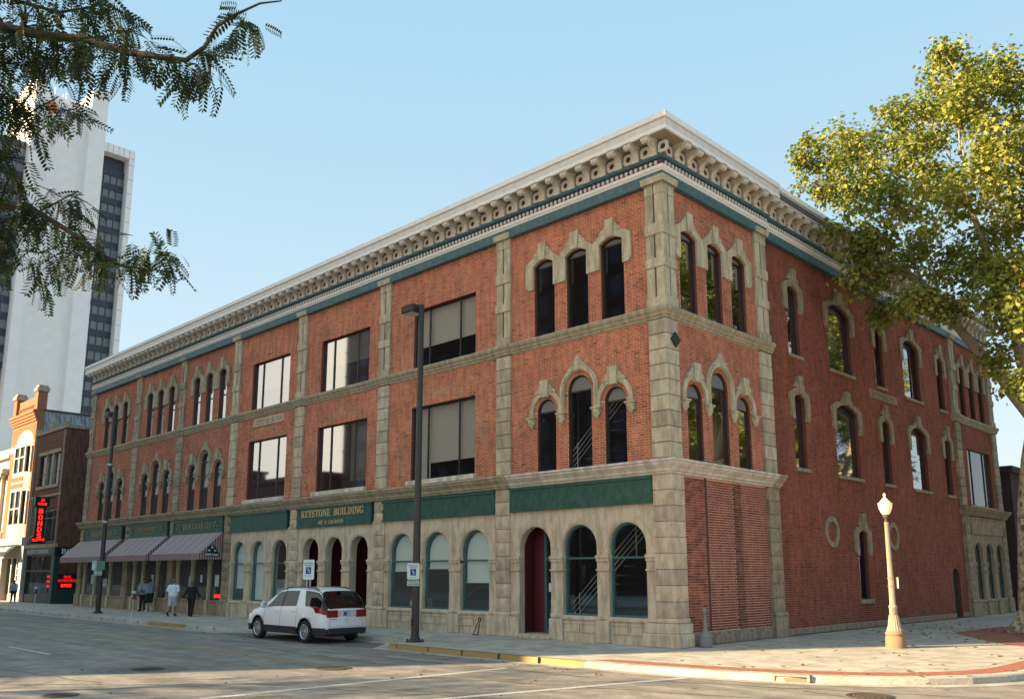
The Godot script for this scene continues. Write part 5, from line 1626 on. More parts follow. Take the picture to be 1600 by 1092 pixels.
func make_ground():
	var s = ST()
	quad(s, V(-900, -0.15, 900), V(900, -0.15, 900), V(900, -0.15, -900), V(-900, -0.15, -900))
	var road = struct("road", s, M.asphalt)
	var line := kerb_line()
	var inner := offset_line(line, -0.16)
	# the bed below the paving
	var bed := line.duplicate()
	bed.append_array([Vector2(-0.4, -70), Vector2(-0.4, -0.4), Vector2(-120, -0.4)])
	s = ST()
	flat_poly(s, bed, -0.02)
	flat_poly(s, PackedVector2Array([Vector2(-120, -0.3), Vector2(-49, -0.3), Vector2(-49, -40), Vector2(-120, -40)]), -0.021)
	var walk = struct("sidewalk", s, M.concrete_b)
	# kerb stones
	s = ST()
	ribbon(s, offset_line(line, 0.02), line, -0.16, -0.02)
	ribbon(s, line, offset_line(line, -0.03), -0.02, 0.004)
	ribbon(s, offset_line(line, -0.03), inner, 0.004, 0.004)
	var kerb = struct("kerb", s, M.kerb_stone)
	for i in 46:   # joints between the kerb stones
		var x := -58.0 + i * 1.5
		if x > -19 and x < -7.4 or x > 0.4: continue
		obj("kerb_joint", box(V(x, -0.14, 4.78), V(x + 0.007, 0.0055, 4.975)), M.crack_tar, kerb)
	s = ST()
	for q in [[-7.4, 0.5], [-25.5, -21.6], [-56.0, -50.0]]:
		var x0: float = q[0]; var x1: float = q[1]
		var zf = func(x): return 4.95 if x < -7.3 else 4.95 - 0.09 * (x + 7.6) / 8.2
		quad(s, V(x0, -0.145, zf.call(x0) + 0.026), V(x1, -0.145, zf.call(x1) + 0.026), V(x1, 0.0, zf.call(x1) + 0.008), V(x0, 0.0, zf.call(x0) + 0.008))
		quad(s, V(x0, 0.009, zf.call(x0) + 0.006), V(x1, 0.009, zf.call(x1) + 0.006), V(x1, 0.009, zf.call(x1) - 0.15), V(x0, 0.009, zf.call(x0) - 0.15))
	obj("yellow_paint", s, M.yellow_line, kerb)
	# paving slabs, cut to the kerb
	var clip := inner.duplicate()
	clip.append_array([Vector2(-0.4, -70), Vector2(-0.4, -0.4), Vector2(-120, -0.4)])
	var mats := [M.concrete_a, M.concrete_b, M.concrete_c, M.concrete_a]
	var cells := []
	for i in range(-36, 1):
		for j in 3: cells.append(Rect2(i * 1.62 - 1.62, -0.35 + j * 1.74, 1.62, 1.74))
	for i in 6:
		for j in range(-16, 4): cells.append(Rect2(i * 1.62, j * 1.6 - 0.1 - 0.8, 1.62, 1.6))
	for c in cells:
		var r: Rect2 = c.grow(-0.009)
		var q := Geometry2D.intersect_polygons(PackedVector2Array([r.position, r.position + Vector2(r.size.x, 0), r.end, r.position + Vector2(0, r.size.y)]), clip)
		if q.is_empty(): continue
		s = ST()
		var t: PackedVector2Array = q[0]
		flat_poly(s, t, 0.0)
		if Geometry2D.is_polygon_clockwise(t): t.reverse()
		for k in t.size():
			var a := t[k]; var b := t[(k + 1) % t.size()]
			quad(s, V(a.x, 0, a.y), V(a.x, -0.03, a.y), V(b.x, -0.03, b.y), V(b.x, 0, b.y))
		obj("paving_slab", s, mats[rng.randi() % 4], walk)
	s = ST()
	flat_poly(s, PackedVector2Array([Vector2(-120, 4.79), Vector2(-59.9, 4.79), Vector2(-59.9, -0.3), Vector2(-120, -0.3)]), 0.0)
	flat_poly(s, PackedVector2Array([Vector2(-0.3, -26.6), Vector2(9.19, -26.6), Vector2(9.19, -70), Vector2(-0.3, -70)]), 0.0)
	obj("plain_paving", s, M.concrete_b, walk)
	# red band that follows the kerb round the corner
	var sub := PackedVector2Array()
	for i in range(5, line.size()): sub.append(line[i])
	sub.insert(1, Vector2(1.4, 4.83))
	var b0 := offset_line(sub, -0.42); var b1 := offset_line(sub, -1.02)
	b0[0] = Vector2(0.3, 4.42); b1[0] = Vector2(0.7, 4.0)
	s = ST()
	ribbon(s, b0, b1, 0.005, 0.005)
	var band = struct("red_paving_band", s, M.red_paving)
	s = ST()
	flat_poly(s, PackedVector2Array([Vector2(3.5, -12.9), Vector2(6.3, -8.6), Vector2(8.3, -7.0), Vector2(8.3, -18.5), Vector2(3.5, -18.5)]), 0.009)
	struct("red_paving_tree_square", s, M.red_paving)
	s = ST()
	for k in 22:
		var z := -1.8 - k * 0.75
		stripe(s, Vector2(8.33, z), Vector2(8.93, z), 0.012, 0.008)
	obj("paving_joint", s, M.crack_tar, band)
	# paint on the road
	s = ST()
	stripe(s, Vector2(-110, 8.62), Vector2(-3.3, 9.02), 0.11, -0.146)
	stripe(s, Vector2(-110, 8.88), Vector2(-3.2, 9.28), 0.11, -0.146)
	obj("yellow_centre_line", s, M.yellow_line, road)
	s = ST()
	for k in 8: stripe(s, Vector2(-16.9 - k * 12.0, 13.07 - k * 0.04), Vector2(-13.0 - k * 12.0, 13.07 - k * 0.04), 0.13, -0.146)
	obj("lane_dash", s, M.white_line, road)
	s = ST()
	stripe(s, Vector2(-1.35, 21.0), Vector2(-0.82, 6.3), 0.20, -0.146)
	stripe(s, Vector2(-0.2, 21.0), Vector2(3.55, 4.95), 0.20, -0.145)
	obj("crossing_line", s, M.white_line, road)
	s = ST()
	for q in [[-30, 6.6, -9, 7.0], [-9, 7.0, 2, 6.4], [-40, 10.9, -16, 11.1], [-11, 15.5, -5, 14.6], [-3.0, 12.6, 3.0, 10.2], [1.0, 8.4, 8.0, 6.2], [3.2, 5.9, 11, 3.2], [6.5, 5.2, 9.8, 5.8], [-22, 5.9, -10, 6.1], [5.0, 9.0, 12.0, 7.0], [-8.0, 18.0, -3.0, 13.0], [-14, 7.4, -4, 7.9]]:
		crack(s, Vector2(q[0], q[1]), Vector2(q[2], q[3]), 0.035, -0.1455)
	obj("crack", s, M.crack_tar, road)
	s = ST()
	flat_poly(s, PackedVector2Array([Vector2(-8.2, 3.47), Vector2(-16.6, 3.47), Vector2(-18.4, 5.0), Vector2(-15, 5.8), Vector2(-10, 5.7), Vector2(-7.7, 5.0)]), -0.1465)
	obj("dark_patch", s, M.asphalt_dark, road)
	s = ST()   # older repairs
	for q in [[-24.0, 6.0, 3.2, 1.1], [-5.2, 10.6, 2.6, 1.4], [-15.5, 14.4, 4.2, 1.2], [1.2, 7.0, 1.8, 1.2], [-33, 10.0, 5.0, 0.9], [5.6, 7.6, 2.4, 0.8]]:
		flat_poly(s, PackedVector2Array([Vector2(q[0], q[1]), Vector2(q[0] + q[2], q[1] + 0.06), Vector2(q[0] + q[2] - 0.05, q[1] + q[3]), Vector2(q[0] + 0.04, q[1] + q[3] - 0.03)]), -0.1472)
	obj("road_repair", s, M.asphalt_old, road)
	s = ST()
	ribbon(s, offset_line(line, 0.42), offset_line(line, 0.03), -0.1435, -0.1435)
	struct("gutter", s, M.concrete_b)
	s = ST()
	quad(s, V(-900, -0.01, 900), V(4, -0.01, 900), V(4, -0.01, 24.6), V(-900, -0.01, 21.2))
	quad(s, V(-900, -0.15, 21.2), V(4, -0.15, 24.6), V(4, -0.01, 24.6), V(-900, -0.01, 21.2))
	struct("opposite_sidewalk", s, M.concrete_b)
	s = ST()
	quad(s, V(24.5, -0.01, 4.5), V(900, -0.01, 4.5), V(900, -0.01, -900), V(24.5, -0.01, -900))
	struct("far_sidewalk", s, M.concrete_b)
	# iron lids
	for q in [[-6.9, 12.76, "round iron manhole cover with a dark tarred ring in the shaded lane", 0.34, true], [-3.81, 9.42, "round rusty manhole cover beside the yellow centre line", 0.36, false], [7.75, 4.96, "round dark manhole cover by the corner kerb with the drain", 0.36, false], [-3.5, 15.9, "small dark manhole cover nearest the camera, before the crossing line", 0.25, false]]:
		var m = thing("manhole_cover", q[2], "manhole cover", V(q[0], -0.15, q[1]), 0.0, "manhole covers in the road")
		if q[4]:
			s = ST(); lathe(s, [[0.95, 0.0045], [0.0, 0.005]], 20)
			obj("tar_ring", s, M.asphalt_dark, m)
		s = ST()
		lathe(s, [[q[3] + 0.09, 0.006], [q[3] + 0.085, 0.014], [q[3], 0.016], [q[3], 0.008], [0.0, 0.0085]], 24)
		obj("rim", s, M.iron, m)
		s = ST()
		for i in range(-4, 5):
			for j in range(-4, 5):
				var c = Vector2(i, j) * q[3] / 4.6
				if c.length() < q[3] - 0.04: bx(s, V(c.x - 0.02, 0.006, c.y - 0.02), V(c.x + 0.02, 0.018, c.y + 0.02))
		obj("lid_studs", s, M.iron, m).set_meta("kind", "stuff")
	# storm drain in the kerb
	var dr = thing("storm_drain", "rusty storm drain inlet set in the pale corner kerb", "drain", V(5.62, -0.15, 3.98), 0.30)
	s = ST()
	bx(s, V(-0.40, 0.0, -0.22), V(0.40, 0.165, -0.10)); bx(s, V(-0.40, 0.0, -0.14), V(-0.34, 0.165, 0.03)); bx(s, V(0.34, 0.0, -0.14), V(0.40, 0.165, 0.03)); bx(s, V(-0.40, 0.125, -0.14), V(0.40, 0.166, 0.032)); bx(s, V(-0.40, 0.0, -0.05), V(0.40, 0.015, 0.03))
	obj("surround", s, M.drain_pink, dr)
	obj("opening", box(V(-0.34, 0.015, -0.12), V(0.34, 0.125, -0.06)), M.black_paint, dr)
	s = ST()
	bx(s, V(-0.16, 0.016, -0.04), V(0.33, 0.085, -0.01))
	obj("grate", s, M.lamp_base, dr)
	# fallen leaves
	var lm = leaf_mesh()
	var pl := []; var tn := []
	for i in 420:
		var p := Vector3(rng.randf_range(0.6, 9.0), 0.008, rng.randf_range(-22.0, 3.4))
		if i > 150: p = V(rng.randfn(5.6, 2.2), 0.009, rng.randfn(-14.0, 2.6))
		if p.x < 0.3 or p.x > 9.1: continue
		pl.append(Transform3D(Basis.from_euler(V(rng.randf_range(-0.3, 0.3), rng.randf() * TAU, rng.randf_range(-0.3, 0.3))) * Basis(Vector3(1, 0, 0), PI / 2.0) * Basis.from_scale(Vector3.ONE * rng.randf_range(0.08, 0.16)), p + V(0, 0.012, 0)))
		tn.append(Color(0.24, 0.13, 0.05).lerp(Color(0.12, 0.06, 0.03), rng.randf()))
	for i in 130:   # blown into the gutter and over the road
		var p := V(rng.randf_range(-30.0, 2.0), -0.13, 5.2 + absf(rng.randfn()) * 0.5)
		if i % 3 == 0: p = V(rng.randf_range(-10.0, 9.0), -0.13, rng.randf_range(5.6, 16.0))
		pl.append(Transform3D(Basis.from_euler(V(rng.randf_range(-0.3, 0.3), rng.randf() * TAU, rng.randf_range(-0.3, 0.3))) * Basis(Vector3(1, 0, 0), PI / 2.0) * Basis.from_scale(Vector3.ONE * rng.randf_range(0.04, 0.11)), p))
		tn.append(Color(0.24, 0.13, 0.05).lerp(Color(0.12, 0.06, 0.03), rng.randf()))
	var fl = many("fallen_leaves", lm, M.leaf, pl, tn, self)
	tag(fl, "dry brown leaves scattered on the pavement round the sycamore", "fallen leaves")

# ---------------------------------------------------------------- street furniture
func make_street_light(x, z, label, extra):
	var t = thing("street_light", label, "street light", V(x, 0, z), 0.0, "tall brown street lights along the kerb")
	var s = ST(true)
	lathe(s, [[0.135, 0.06], [0.13, 0.6], [0.095, 11.35], [0.0, 11.36]], 14)
	obj("pole", s, M.pole_brown, t)
	s = ST()
	cham(s, V(-0.22, 0.0, -0.22), V(0.22, 0.05, 0.22), 0.015)
	lathe(s, [[0.19, 0.05], [0.17, 0.12], [0.14, 0.16]], 14)
	for d in [[-1, -1], [1, -1], [1, 1], [-1, 1]]: lathe(s, [[0.03, 0.05], [0.03, 0.10], [0.0, 0.11]], 6, V(d[0] * 0.17, 0, d[1] * 0.17))
	obj("base_plate", s, M.pole_brown, t)
	s = ST()
	cham(s, V(-0.80, 11.12, -0.28), V(-0.16, 11.40, 0.28), 0.03)
	bx(s, V(-0.18, 11.2, -0.05), V(0.0, 11.32, 0.05))
	obj("lamp_head", s, M.pole_brown, t)
	obj("lens", box(V(-0.74, 11.105, -0.22), V(-0.24, 11.125, 0.22)), M.sign_grey, t)
	if extra:
		for y in [4.95, 8.2]:
			s = ST(true); lathe(s, [[0.14, y], [0.155, y + 0.02], [0.155, y + 0.13], [0.13, y + 0.15]], 12)
			obj("band_clamp", s, M.steel, t)
		s = ST(); bar(s, V(-0.1, 8.25, 0.05), V(-1.3, 8.45, 0.3), 0.012, 5)
		obj("clamp_arm", s, M.steel, t)
	obj("hand_hole", box(V(-0.05, 0.5, 0.125), V(0.05, 0.75, 0.137)), M.black_paint, t)
	return t

func accessible_sign(t, w, h):   # the blue wheelchair panel and lines of print
	var n := 0.012
	lettering("RESERVED", h * 0.085, M.sign_ink, t, Transform3D(Basis.IDENTITY, V(0, h * 0.37, n)), false, w * 0.80, 0.003)
	lettering("PARKING", h * 0.085, M.sign_ink, t, Transform3D(Basis.IDENTITY, V(0, h * 0.24, n)), false, w * 0.66, 0.003)
	lettering("PERMIT REQUIRED", h * 0.04, M.sign_ink, t, Transform3D(Basis.IDENTITY, V(0, -h * 0.37, n)), false, w * 0.6, 0.003)
	var b = obj("symbol_panel", box(V(-w * 0.24, -h * 0.26, n - 0.004), V(w * 0.24, h * 0.15, n + 0.002)), M.sign_blue, t)
	var s = ST()
	var k = h * 0.41
	var c := Vector2(0, -h * 0.055)
	prism(s, arc_pts(c.x - k * 0.02, c.y - k * 0.13, k * 0.22, -PI * 0.55, PI * 0.75, 12) + arc_pts(c.x - k * 0.02, c.y - k * 0.13, k * 0.16, PI * 0.75, -PI * 0.55, 12), n, n + 0.005)
	prism(s, arc_pts(c.x - k * 0.08, c.y + k * 0.33, k * 0.065, 0, TAU, 8), n, n + 0.005)
	for q in [[-0.08, 0.25, -0.06, 0.02], [-0.06, 0.02, 0.14, 0.02], [0.14, 0.02, 0.22, -0.26], [0.22, -0.26, 0.30, -0.24], [-0.07, 0.14, 0.10, 0.14]]:
		var a = c + Vector2(q[0], q[1]) * k; var e = c + Vector2(q[2], q[3]) * k
		var d = (e - a).normalized().orthogonal() * k * 0.035
		prism(s, PackedVector2Array([a - d, e - d, e + d, a + d]), n, n + 0.0055)
	obj("wheelchair_symbol", s, M.sign_white, b)

func sign_plate(called, label, at, w, h, mat, turn = 0.0, r = 0.05):
	var t = thing(called, label, "sign", at, turn)
	var s = ST()
	var p := PackedVector2Array()
	for q in [[1, -1, -PI / 2], [1, 1, 0.0], [-1, 1, PI / 2], [-1, -1, PI]]:
		p.append_array(arc_pts(q[0] * (w / 2 - r), q[1] * (h / 2 - r), r, q[2], q[2] + PI / 2, 4))
	prism(s, p, 0.0, 0.012)
	obj("plate", s, M[mat], t)
	return t

func make_lamp_post():
	var t = thing("lamp_post", "old concrete lamp post with acorn glass globe on the sunlit corner pavement", "lamp post", V(4.5, 0, -4.83))
	var s = ST(true)
	lathe(s, [[0.29, 0.0], [0.295, 0.02], [0.285, 0.32], [0.25, 0.35], [0.27, 0.37], [0.285, 0.41], [0.275, 0.45], [0.24, 0.48], [0.225, 0.50]], 24)
	obj("base", s, M.lamp_base, t)
	s = ST()
	for k in 16:   # fluted bell
		var a := TAU * k / 16.0
		tube(s, [V(sin(a) * 0.20, 0.48, cos(a) * 0.20), V(sin(a) * 0.155, 0.62, cos(a) * 0.155), V(sin(a) * 0.112, 0.95, cos(a) * 0.112)], [0.038, 0.032, 0.022], 6)
	lathe(s, [[0.215, 0.49], [0.17, 0.60], [0.115, 0.95]], 16)
	obj("bell", s, M.lamp_concrete, t)
	s = ST(true)
	lathe(s, [[0.10, 0.93], [0.125, 0.95], [0.12, 1.16], [0.135, 1.18], [0.13, 1.22], [0.10, 1.25], [0.095, 1.30], [0.066, 3.66], [0.075, 3.68], [0.07, 3.72]], 8)
	obj("shaft", s, M.lamp_concrete, t)
	s = ST(true)
	lathe(s, [[0.05, 3.70], [0.05, 3.82], [0.085, 3.86], [0.10, 3.90], [0.095, 3.93], [0.10, 3.95]], 16)
	obj("collar", s, M.iron, t)
	s = ST(true)
	lathe(s, [[0.095, 3.95], [0.13, 4.0], [0.18, 4.11], [0.205, 4.22], [0.20, 4.28], [0.16, 4.31]], 24)
	obj("globe", s, M.globe, t)
	s = ST(true)
	lathe(s, [[0.215, 4.275], [0.21, 4.30], [0.15, 4.335], [0.145, 4.36], [0.09, 4.41], [0.085, 4.43], [0.045, 4.47], [0.025, 4.49], [0.03, 4.51], [0.045, 4.55], [0.03, 4.59], [0.0, 4.62]], 24)
	obj("globe_cap", s, M.globe, t)
	s = ST()
	for y in [1.78, 2.02]:
		lathe(s, [[0.10, y], [0.105, y + 0.02], [0.10, y + 0.04]], 12)
	obj("strap", s, M.lamp_base, t)
	var g = thing("small_white_sign", "small white sign plate strapped edge-on to the concrete lamp post", "sign", V(4.64, 1.9, -4.93), -0.9)
	obj("plate", chambox(V(-0.11, -0.16, -0.005), V(0.11, 0.16, 0.006), 0.004), M.white_paint, g)

func make_meter(x, z, label, mat):
	var t = thing("parking_meter", label, "parking meter", V(x, 0, z), 0.0, "parking meters along the kerb")
	var s = ST(true)
	lathe(s, [[0.09, 0.0], [0.08, 0.02], [0.03, 0.04], [0.027, 0.92], [0.0, 0.93]], 10)
	obj("post", s, M.steel, t)
	s = ST()
	cham(s, V(-0.10, 0.90, -0.08), V(0.10, 1.20, 0.08), 0.03)
	obj("meter_head", s, mat, t)
	s = ST(true)
	var d := Transform3D(Basis(Vector3(1, 0, 0), PI / 2.0), V(0, 1.20, 0))
	var l = ST(true); lathe(l, [[0.0, -0.075], [0.095, -0.075], [0.105, -0.05], [0.105, 0.05], [0.095, 0.075], [0.0, 0.075]], 16); l.generate_normals()
	s.append_from(l.commit(), 0, d)
	obj("dome", s, M.sign_grey, t)
	obj("coin_slot", box(V(-0.04, 1.0, 0.081), V(0.04, 1.08, 0.086)), M.sign_white, t)
	return t

func make_street():
	make_street_light(-7.45, 3.87, "tall brown street light beside the white parked car's rear", false)
	make_street_light(-35.92, 3.33, "tall brown street light in front of the striped shop awnings", true)
	make_lamp_post()
	var a = sign_plate("parking_sign", "white reserved parking sign with blue wheelchair panel on the nearer brown street light", V(-7.40, 2.25, 4.03), 0.46, 0.52, "sign_white", 0.35)
	accessible_sign(a, 0.46, 0.52)
	a = sign_plate("small_parking_sign", "small grey plate under the reserved parking sign on the nearer street light", V(-7.40, 1.87, 4.03), 0.46, 0.18, "sign_grey", 0.35, 0.03)
	lettering("VIOLATORS", 0.045, M.sign_ink, a, Transform3D(Basis.IDENTITY, V(0, 0.04, 0.012)), false, 0.3, 0.003)
	lettering("WILL BE TOWED", 0.05, M.sign_ink, a, Transform3D(Basis.IDENTITY, V(0, -0.04, 0.012)), false, 0.4, 0.003)
	a = sign_plate("post_parking_sign", "white reserved parking sign with wheelchair panel on twin posts behind the car", V(-12.97, 2.32, 4.45), 0.50, 0.72, "sign_white", 0.35)
	accessible_sign(a, 0.50, 0.62)
	var s = ST()
	for d in [-0.07, 0.07]: bx(s, V(d - 0.025, -2.32, -0.05), V(d + 0.025, 0.3, -0.005))
	obj("post", s, M.steel, a)
	var q = [["white no parking plate with red print, left of the pair on the far street light", -36.2, 2.62, "sign_white", 0.40, 0.50, M.sign_red], ["pale green parking plate, right one of the pair on the far street light", -35.52, 2.62, "sign_green", 0.40, 0.50, M.sign_ink], ["pale blue-grey plate below the pair of signs on the far street light", -35.85, 2.21, "sign_grey", 0.40, 0.27, M.sign_ink]]
	for e in q:
		a = sign_plate("street_sign", e[0], V(e[1], e[2], 3.52), e[4] * 1.6, e[5], e[3], 0.35, 0.03)
		var lines: Array = ["NO PARKING", "7 AM", "TO", "9 AM"] if e[6] == M.sign_red else (["2 HR", "9 AM", "TO", "6 PM"] if e[3] == "sign_green" else ["TOW", "ZONE"])
		for i in lines.size(): lettering(lines[i], 0.06, e[6], a, Transform3D(Basis.IDENTITY, V(0, e[5] * (0.33 - 0.66 * i / maxf(1, lines.size() - 1)), 0.013)), false, 0.0, 0.003)
	make_meter(-30.3, 3.7, "red parking meter on a steel post before the striped awnings", M.meter_red)
	make_meter(-47.7, 3.0, "dark parking meter near the bail bonding shop window", M.iron)
	# cigarette bin
	var b = thing("cigarette_bin", "grey plastic cigarette bin with tall neck by the brick corner wall", "ashtray bin", V(0.36, 0, -0.98))
	s = ST(true)
	lathe(s, [[0.0, 0.0], [0.20, 0.0], [0.205, 0.03], [0.20, 0.31], [0.18, 0.37], [0.10, 0.46], [0.062, 0.52], [0.055, 0.60], [0.050, 1.02], [0.06, 1.03]], 20)
	obj("body", s, M.ash_grey, b)
	s = ST(true)
	lathe(s, [[0.065, 1.02], [0.07, 1.03], [0.07, 1.13], [0.05, 1.155], [0.0, 1.16]], 16)
	obj("cap", s, M.ash_grey, b)
	s = ST(true)
	lathe(s, [[0.205, 0.29], [0.212, 0.30], [0.212, 0.33], [0.19, 0.345]], 20)
	obj("rim", s, M.ash_grey, b)
	var pr = thing("office_printer", "grey office printer on a stand just inside the arched window by the nearer street light", "printer", V(-13.1, 0.0, -1.0))
	s = ST()
	cham(s, V(-0.42, 0.62, -0.3), V(0.42, 1.08, 0.25), 0.03)
	cham(s, V(-0.36, 1.08, -0.28), V(0.36, 1.18, 0.22), 0.03)
	obj("printer_body", s, M.sign_grey, pr)
	obj("paper_tray", box(V(-0.3, 0.80, 0.25), V(0.3, 0.86, 0.40)), M.ash_grey, pr)
	obj("stand", box(V(-0.4, 0.0, -0.28), V(0.4, 0.61, 0.23)), M.ash_grey, pr)
	var col = thing("yellow_column", "yellow painted column inside the arched window next to the corner entrance", "column", V(-9.0, 0.0, -1.6))
	s = ST()
	lathe(s, [[0.11, 0.0], [0.11, 2.6], [0.14, 2.7]], 14)
	obj("shaft", s, M.yellow_line, col)
	# little iron frame left by the wall
	var f = thing("iron_stand", "small black iron A-shaped stand leaning against the stone bulkhead", "stand", V(-8.35, 0, 0.22))
	s = ST()
	bar(s, V(-0.16, 0.01, 0.12), V(-0.02, 0.52, -0.06), 0.018, 6); bar(s, V(0.10, 0.01, 0.12), V(0.04, 0.52, -0.06), 0.022, 6)
	bar(s, V(-0.16, 0.02, 0.12), V(0.10, 0.02, 0.12), 0.018, 6)
	obj("leg", s, M.black_paint, f)
	s = ST(true); tube(s, [V(-0.03, 0.50, -0.05), V(-0.06, 0.58, -0.06), V(0.0, 0.63, -0.06), V(0.06, 0.58, -0.06), V(0.05, 0.46, -0.05)], [0.02, 0.02, 0.02, 0.02, 0.02], 6)
	obj("handle", s, M.black_paint, f)

# ---------------------------------------------------------------- the car
# Its own axes: x runs from the nose (-2.37) to the tail (2.37), y up from the ground, z across (+ is the driver's side).
func curve(tab: Array, x: float, k = 1) -> float:   # smooth interpolation of column k
	if x <= tab[0][0]: return tab[0][k]
	for i in tab.size() - 1:
		if x <= tab[i + 1][0]:
			var t: float = (x - tab[i][0]) / (tab[i + 1][0] - tab[i][0])
			var p0: float = tab[maxi(i - 1, 0)][k]; var p1: float = tab[i][k]; var p2: float = tab[i + 1][k]; var p3: float = tab[mini(i + 2, tab.size() - 1)][k]
			var d1 := (p2 - p0) * 0.5 if i > 0 else p2 - p1
			var d2 := (p3 - p1) * 0.5 if i < tab.size() - 2 else p2 - p1
			if (p2 - p1) * d1 <= 0: d1 = 0
			if (p2 - p1) * d2 <= 0: d2 = 0
			var t2 := t * t; var t3 := t2 * t
			return (2 * t3 - 3 * t2 + 1) * p1 + (t3 - 2 * t2 + t) * d1 + (-2 * t3 + 3 * t2) * p2 + (t3 - t2) * d2
	return tab[-1][k]

const TOP := [[-2.37, 0.74], [-2.30, 0.86], [-2.05, 0.95], [-1.6, 1.03], [-1.28, 1.09], [-1.05, 1.22], [-0.62, 1.53], [-0.35, 1.63], [0.1, 1.675], [0.7, 1.685], [1.35, 1.67], [1.80, 1.615], [1.98, 1.52], [2.15, 1.32], [2.27, 1.12], [2.33, 1.05], [2.37, 0.98]]
const HALF := [[-2.37, 0.62], [-2.30, 0.74], [-2.12, 0.85], [-1.8, 0.91], [-1.0, 0.925], [0.5, 0.93], [1.6, 0.925], [2.05, 0.89], [2.22, 0.84], [2.32, 0.76], [2.37, 0.68]]
const BELT := [[-2.37, 0.68], [-2.0, 0.86], [-1.3, 0.99], [-0.9, 1.02], [0.5, 1.05], [1.7, 1.09], [2.1, 1.07], [2.37, 0.93]]
const ROOF := [[-2.37, 0.50], [-1.6, 0.66], [-1.2, 0.72], [-0.4, 0.66], [0.6, 0.665], [1.5, 0.655], [2.0, 0.66], [2.2, 0.72], [2.37, 0.56]]

func arch_cut(x: float) -> float:
	var y := 0.30
	for w in [-1.425, 1.425]:
		var d: float = absf(x - w)
		if d < 0.42: y = maxf(y, 0.345 + sqrt(0.42 * 0.42 - d * d))
	return y

func car_row(x: float) -> Array:
	var top := curve(TOP, x); var half := curve(HALF, x); var roof := curve(ROOF, x)
	var belt := minf(curve(BELT, x), top - 0.03)
	var cut := arch_cut(x)
	var g := clampf((top - belt) / 0.5, 0.0, 1.0)
	var p := [[half - 0.055, maxf(0.30, cut)], [half - 0.012, maxf(0.44, cut)], [half + 0.005, maxf(0.62, cut)], [half - 0.012, maxf(0.80, cut)], [half - 0.04, belt - 0.03], [half - 0.055, belt]]
	var tb := Vector2(half - 0.065, belt)
	var tr := Vector2(lerpf(half - 0.10, roof, g), lerpf(top - 0.025, top - 0.075, g))
	for t in [0.25, 0.5, 0.75, 1.0]:
		var q := tb.lerp(tr, t)
		p.append([q.x + sin(t * PI) * 0.012, q.y])
	p.append([tr.x - 0.055 * g - 0.02, top - 0.03 * g - 0.008])
	p.append([tr.x * 0.72, top - 0.006])
	p.append([tr.x * 0.38, top])
	p.append([0.0, top + 0.004])
	return p

func car_point(x: float, t: float, side: float, lift = 0.0) -> Vector3:   # t counts rows of car_row
	var r := car_row(x)
	var i := clampi(int(t), 0, r.size() - 2)
	var f := t - i
	var p := V(x, lerpf(r[i][1], r[i + 1][1], f), lerpf(r[i][0], r[i + 1][0], f) * side)
	if lift > 0.0:
		var d := V(0, r[i + 1][1] - r[i][1], (r[i + 1][0] - r[i][0]) * side)
		var n := (V(0, -d.z, d.y) * side).normalized() * Vector3(1, side, side)
		n = V(0, -(r[i + 1][0] - r[i][0]), (r[i + 1][1] - r[i][1]) * side).normalized()
		var e := 0.03
		var r2 := car_row(clampf(x + e, -2.36, 2.36)); var r1 := car_row(clampf(x - e, -2.36, 2.36))
		var dx := V(2 * e, lerpf(r2[i][1], r2[i + 1][1], f) - lerpf(r1[i][1], r1[i + 1][1], f), (lerpf(r2[i][0], r2[i + 1][0], f) - lerpf(r1[i][0], r1[i + 1][0], f)) * side).normalized()
		n = (n - dx * n.dot(dx)).normalized()
		p += n * lift
	return p

func car_skin(s, xs: Array, t0, t1, side, lift = 0.0, sub = 1):
	var n := int((t1 - t0) * sub)
	for i in xs.size() - 1:
		for k in n:
			var a := car_point(xs[i], t0 + float(k) / sub, side, lift); var b := car_point(xs[i + 1], t0 + float(k) / sub, side, lift)
			var c := car_point(xs[i + 1], t0 + float(k + 1) / sub, side, lift); var d := car_point(xs[i], t0 + float(k + 1) / sub, side, lift)
			if side > 0: quad(s, a, b, c, d)
			else: quad(s, b, a, d, c)

func car_patch(s, a0, a1, b0, b1, t0, t1, side, lift, nx = 8, nt = 4):   # lower edge a0..a1 at t0, upper edge b0..b1 at t1
	for i in nx:
		for k in nt:
			var P = func(u, v): return car_point(lerpf(lerpf(a0, b0, v), lerpf(a1, b1, v), u), lerpf(t0, t1, v), side, lift)
			var a = P.call(float(i) / nx, float(k) / nt); var b = P.call(float(i + 1) / nx, float(k) / nt)
			var c = P.call(float(i + 1) / nx, float(k + 1) / nt); var d = P.call(float(i) / nx, float(k + 1) / nt)
			if side > 0: quad(s, a, b, c, d)
			else: quad(s, b, a, d, c)

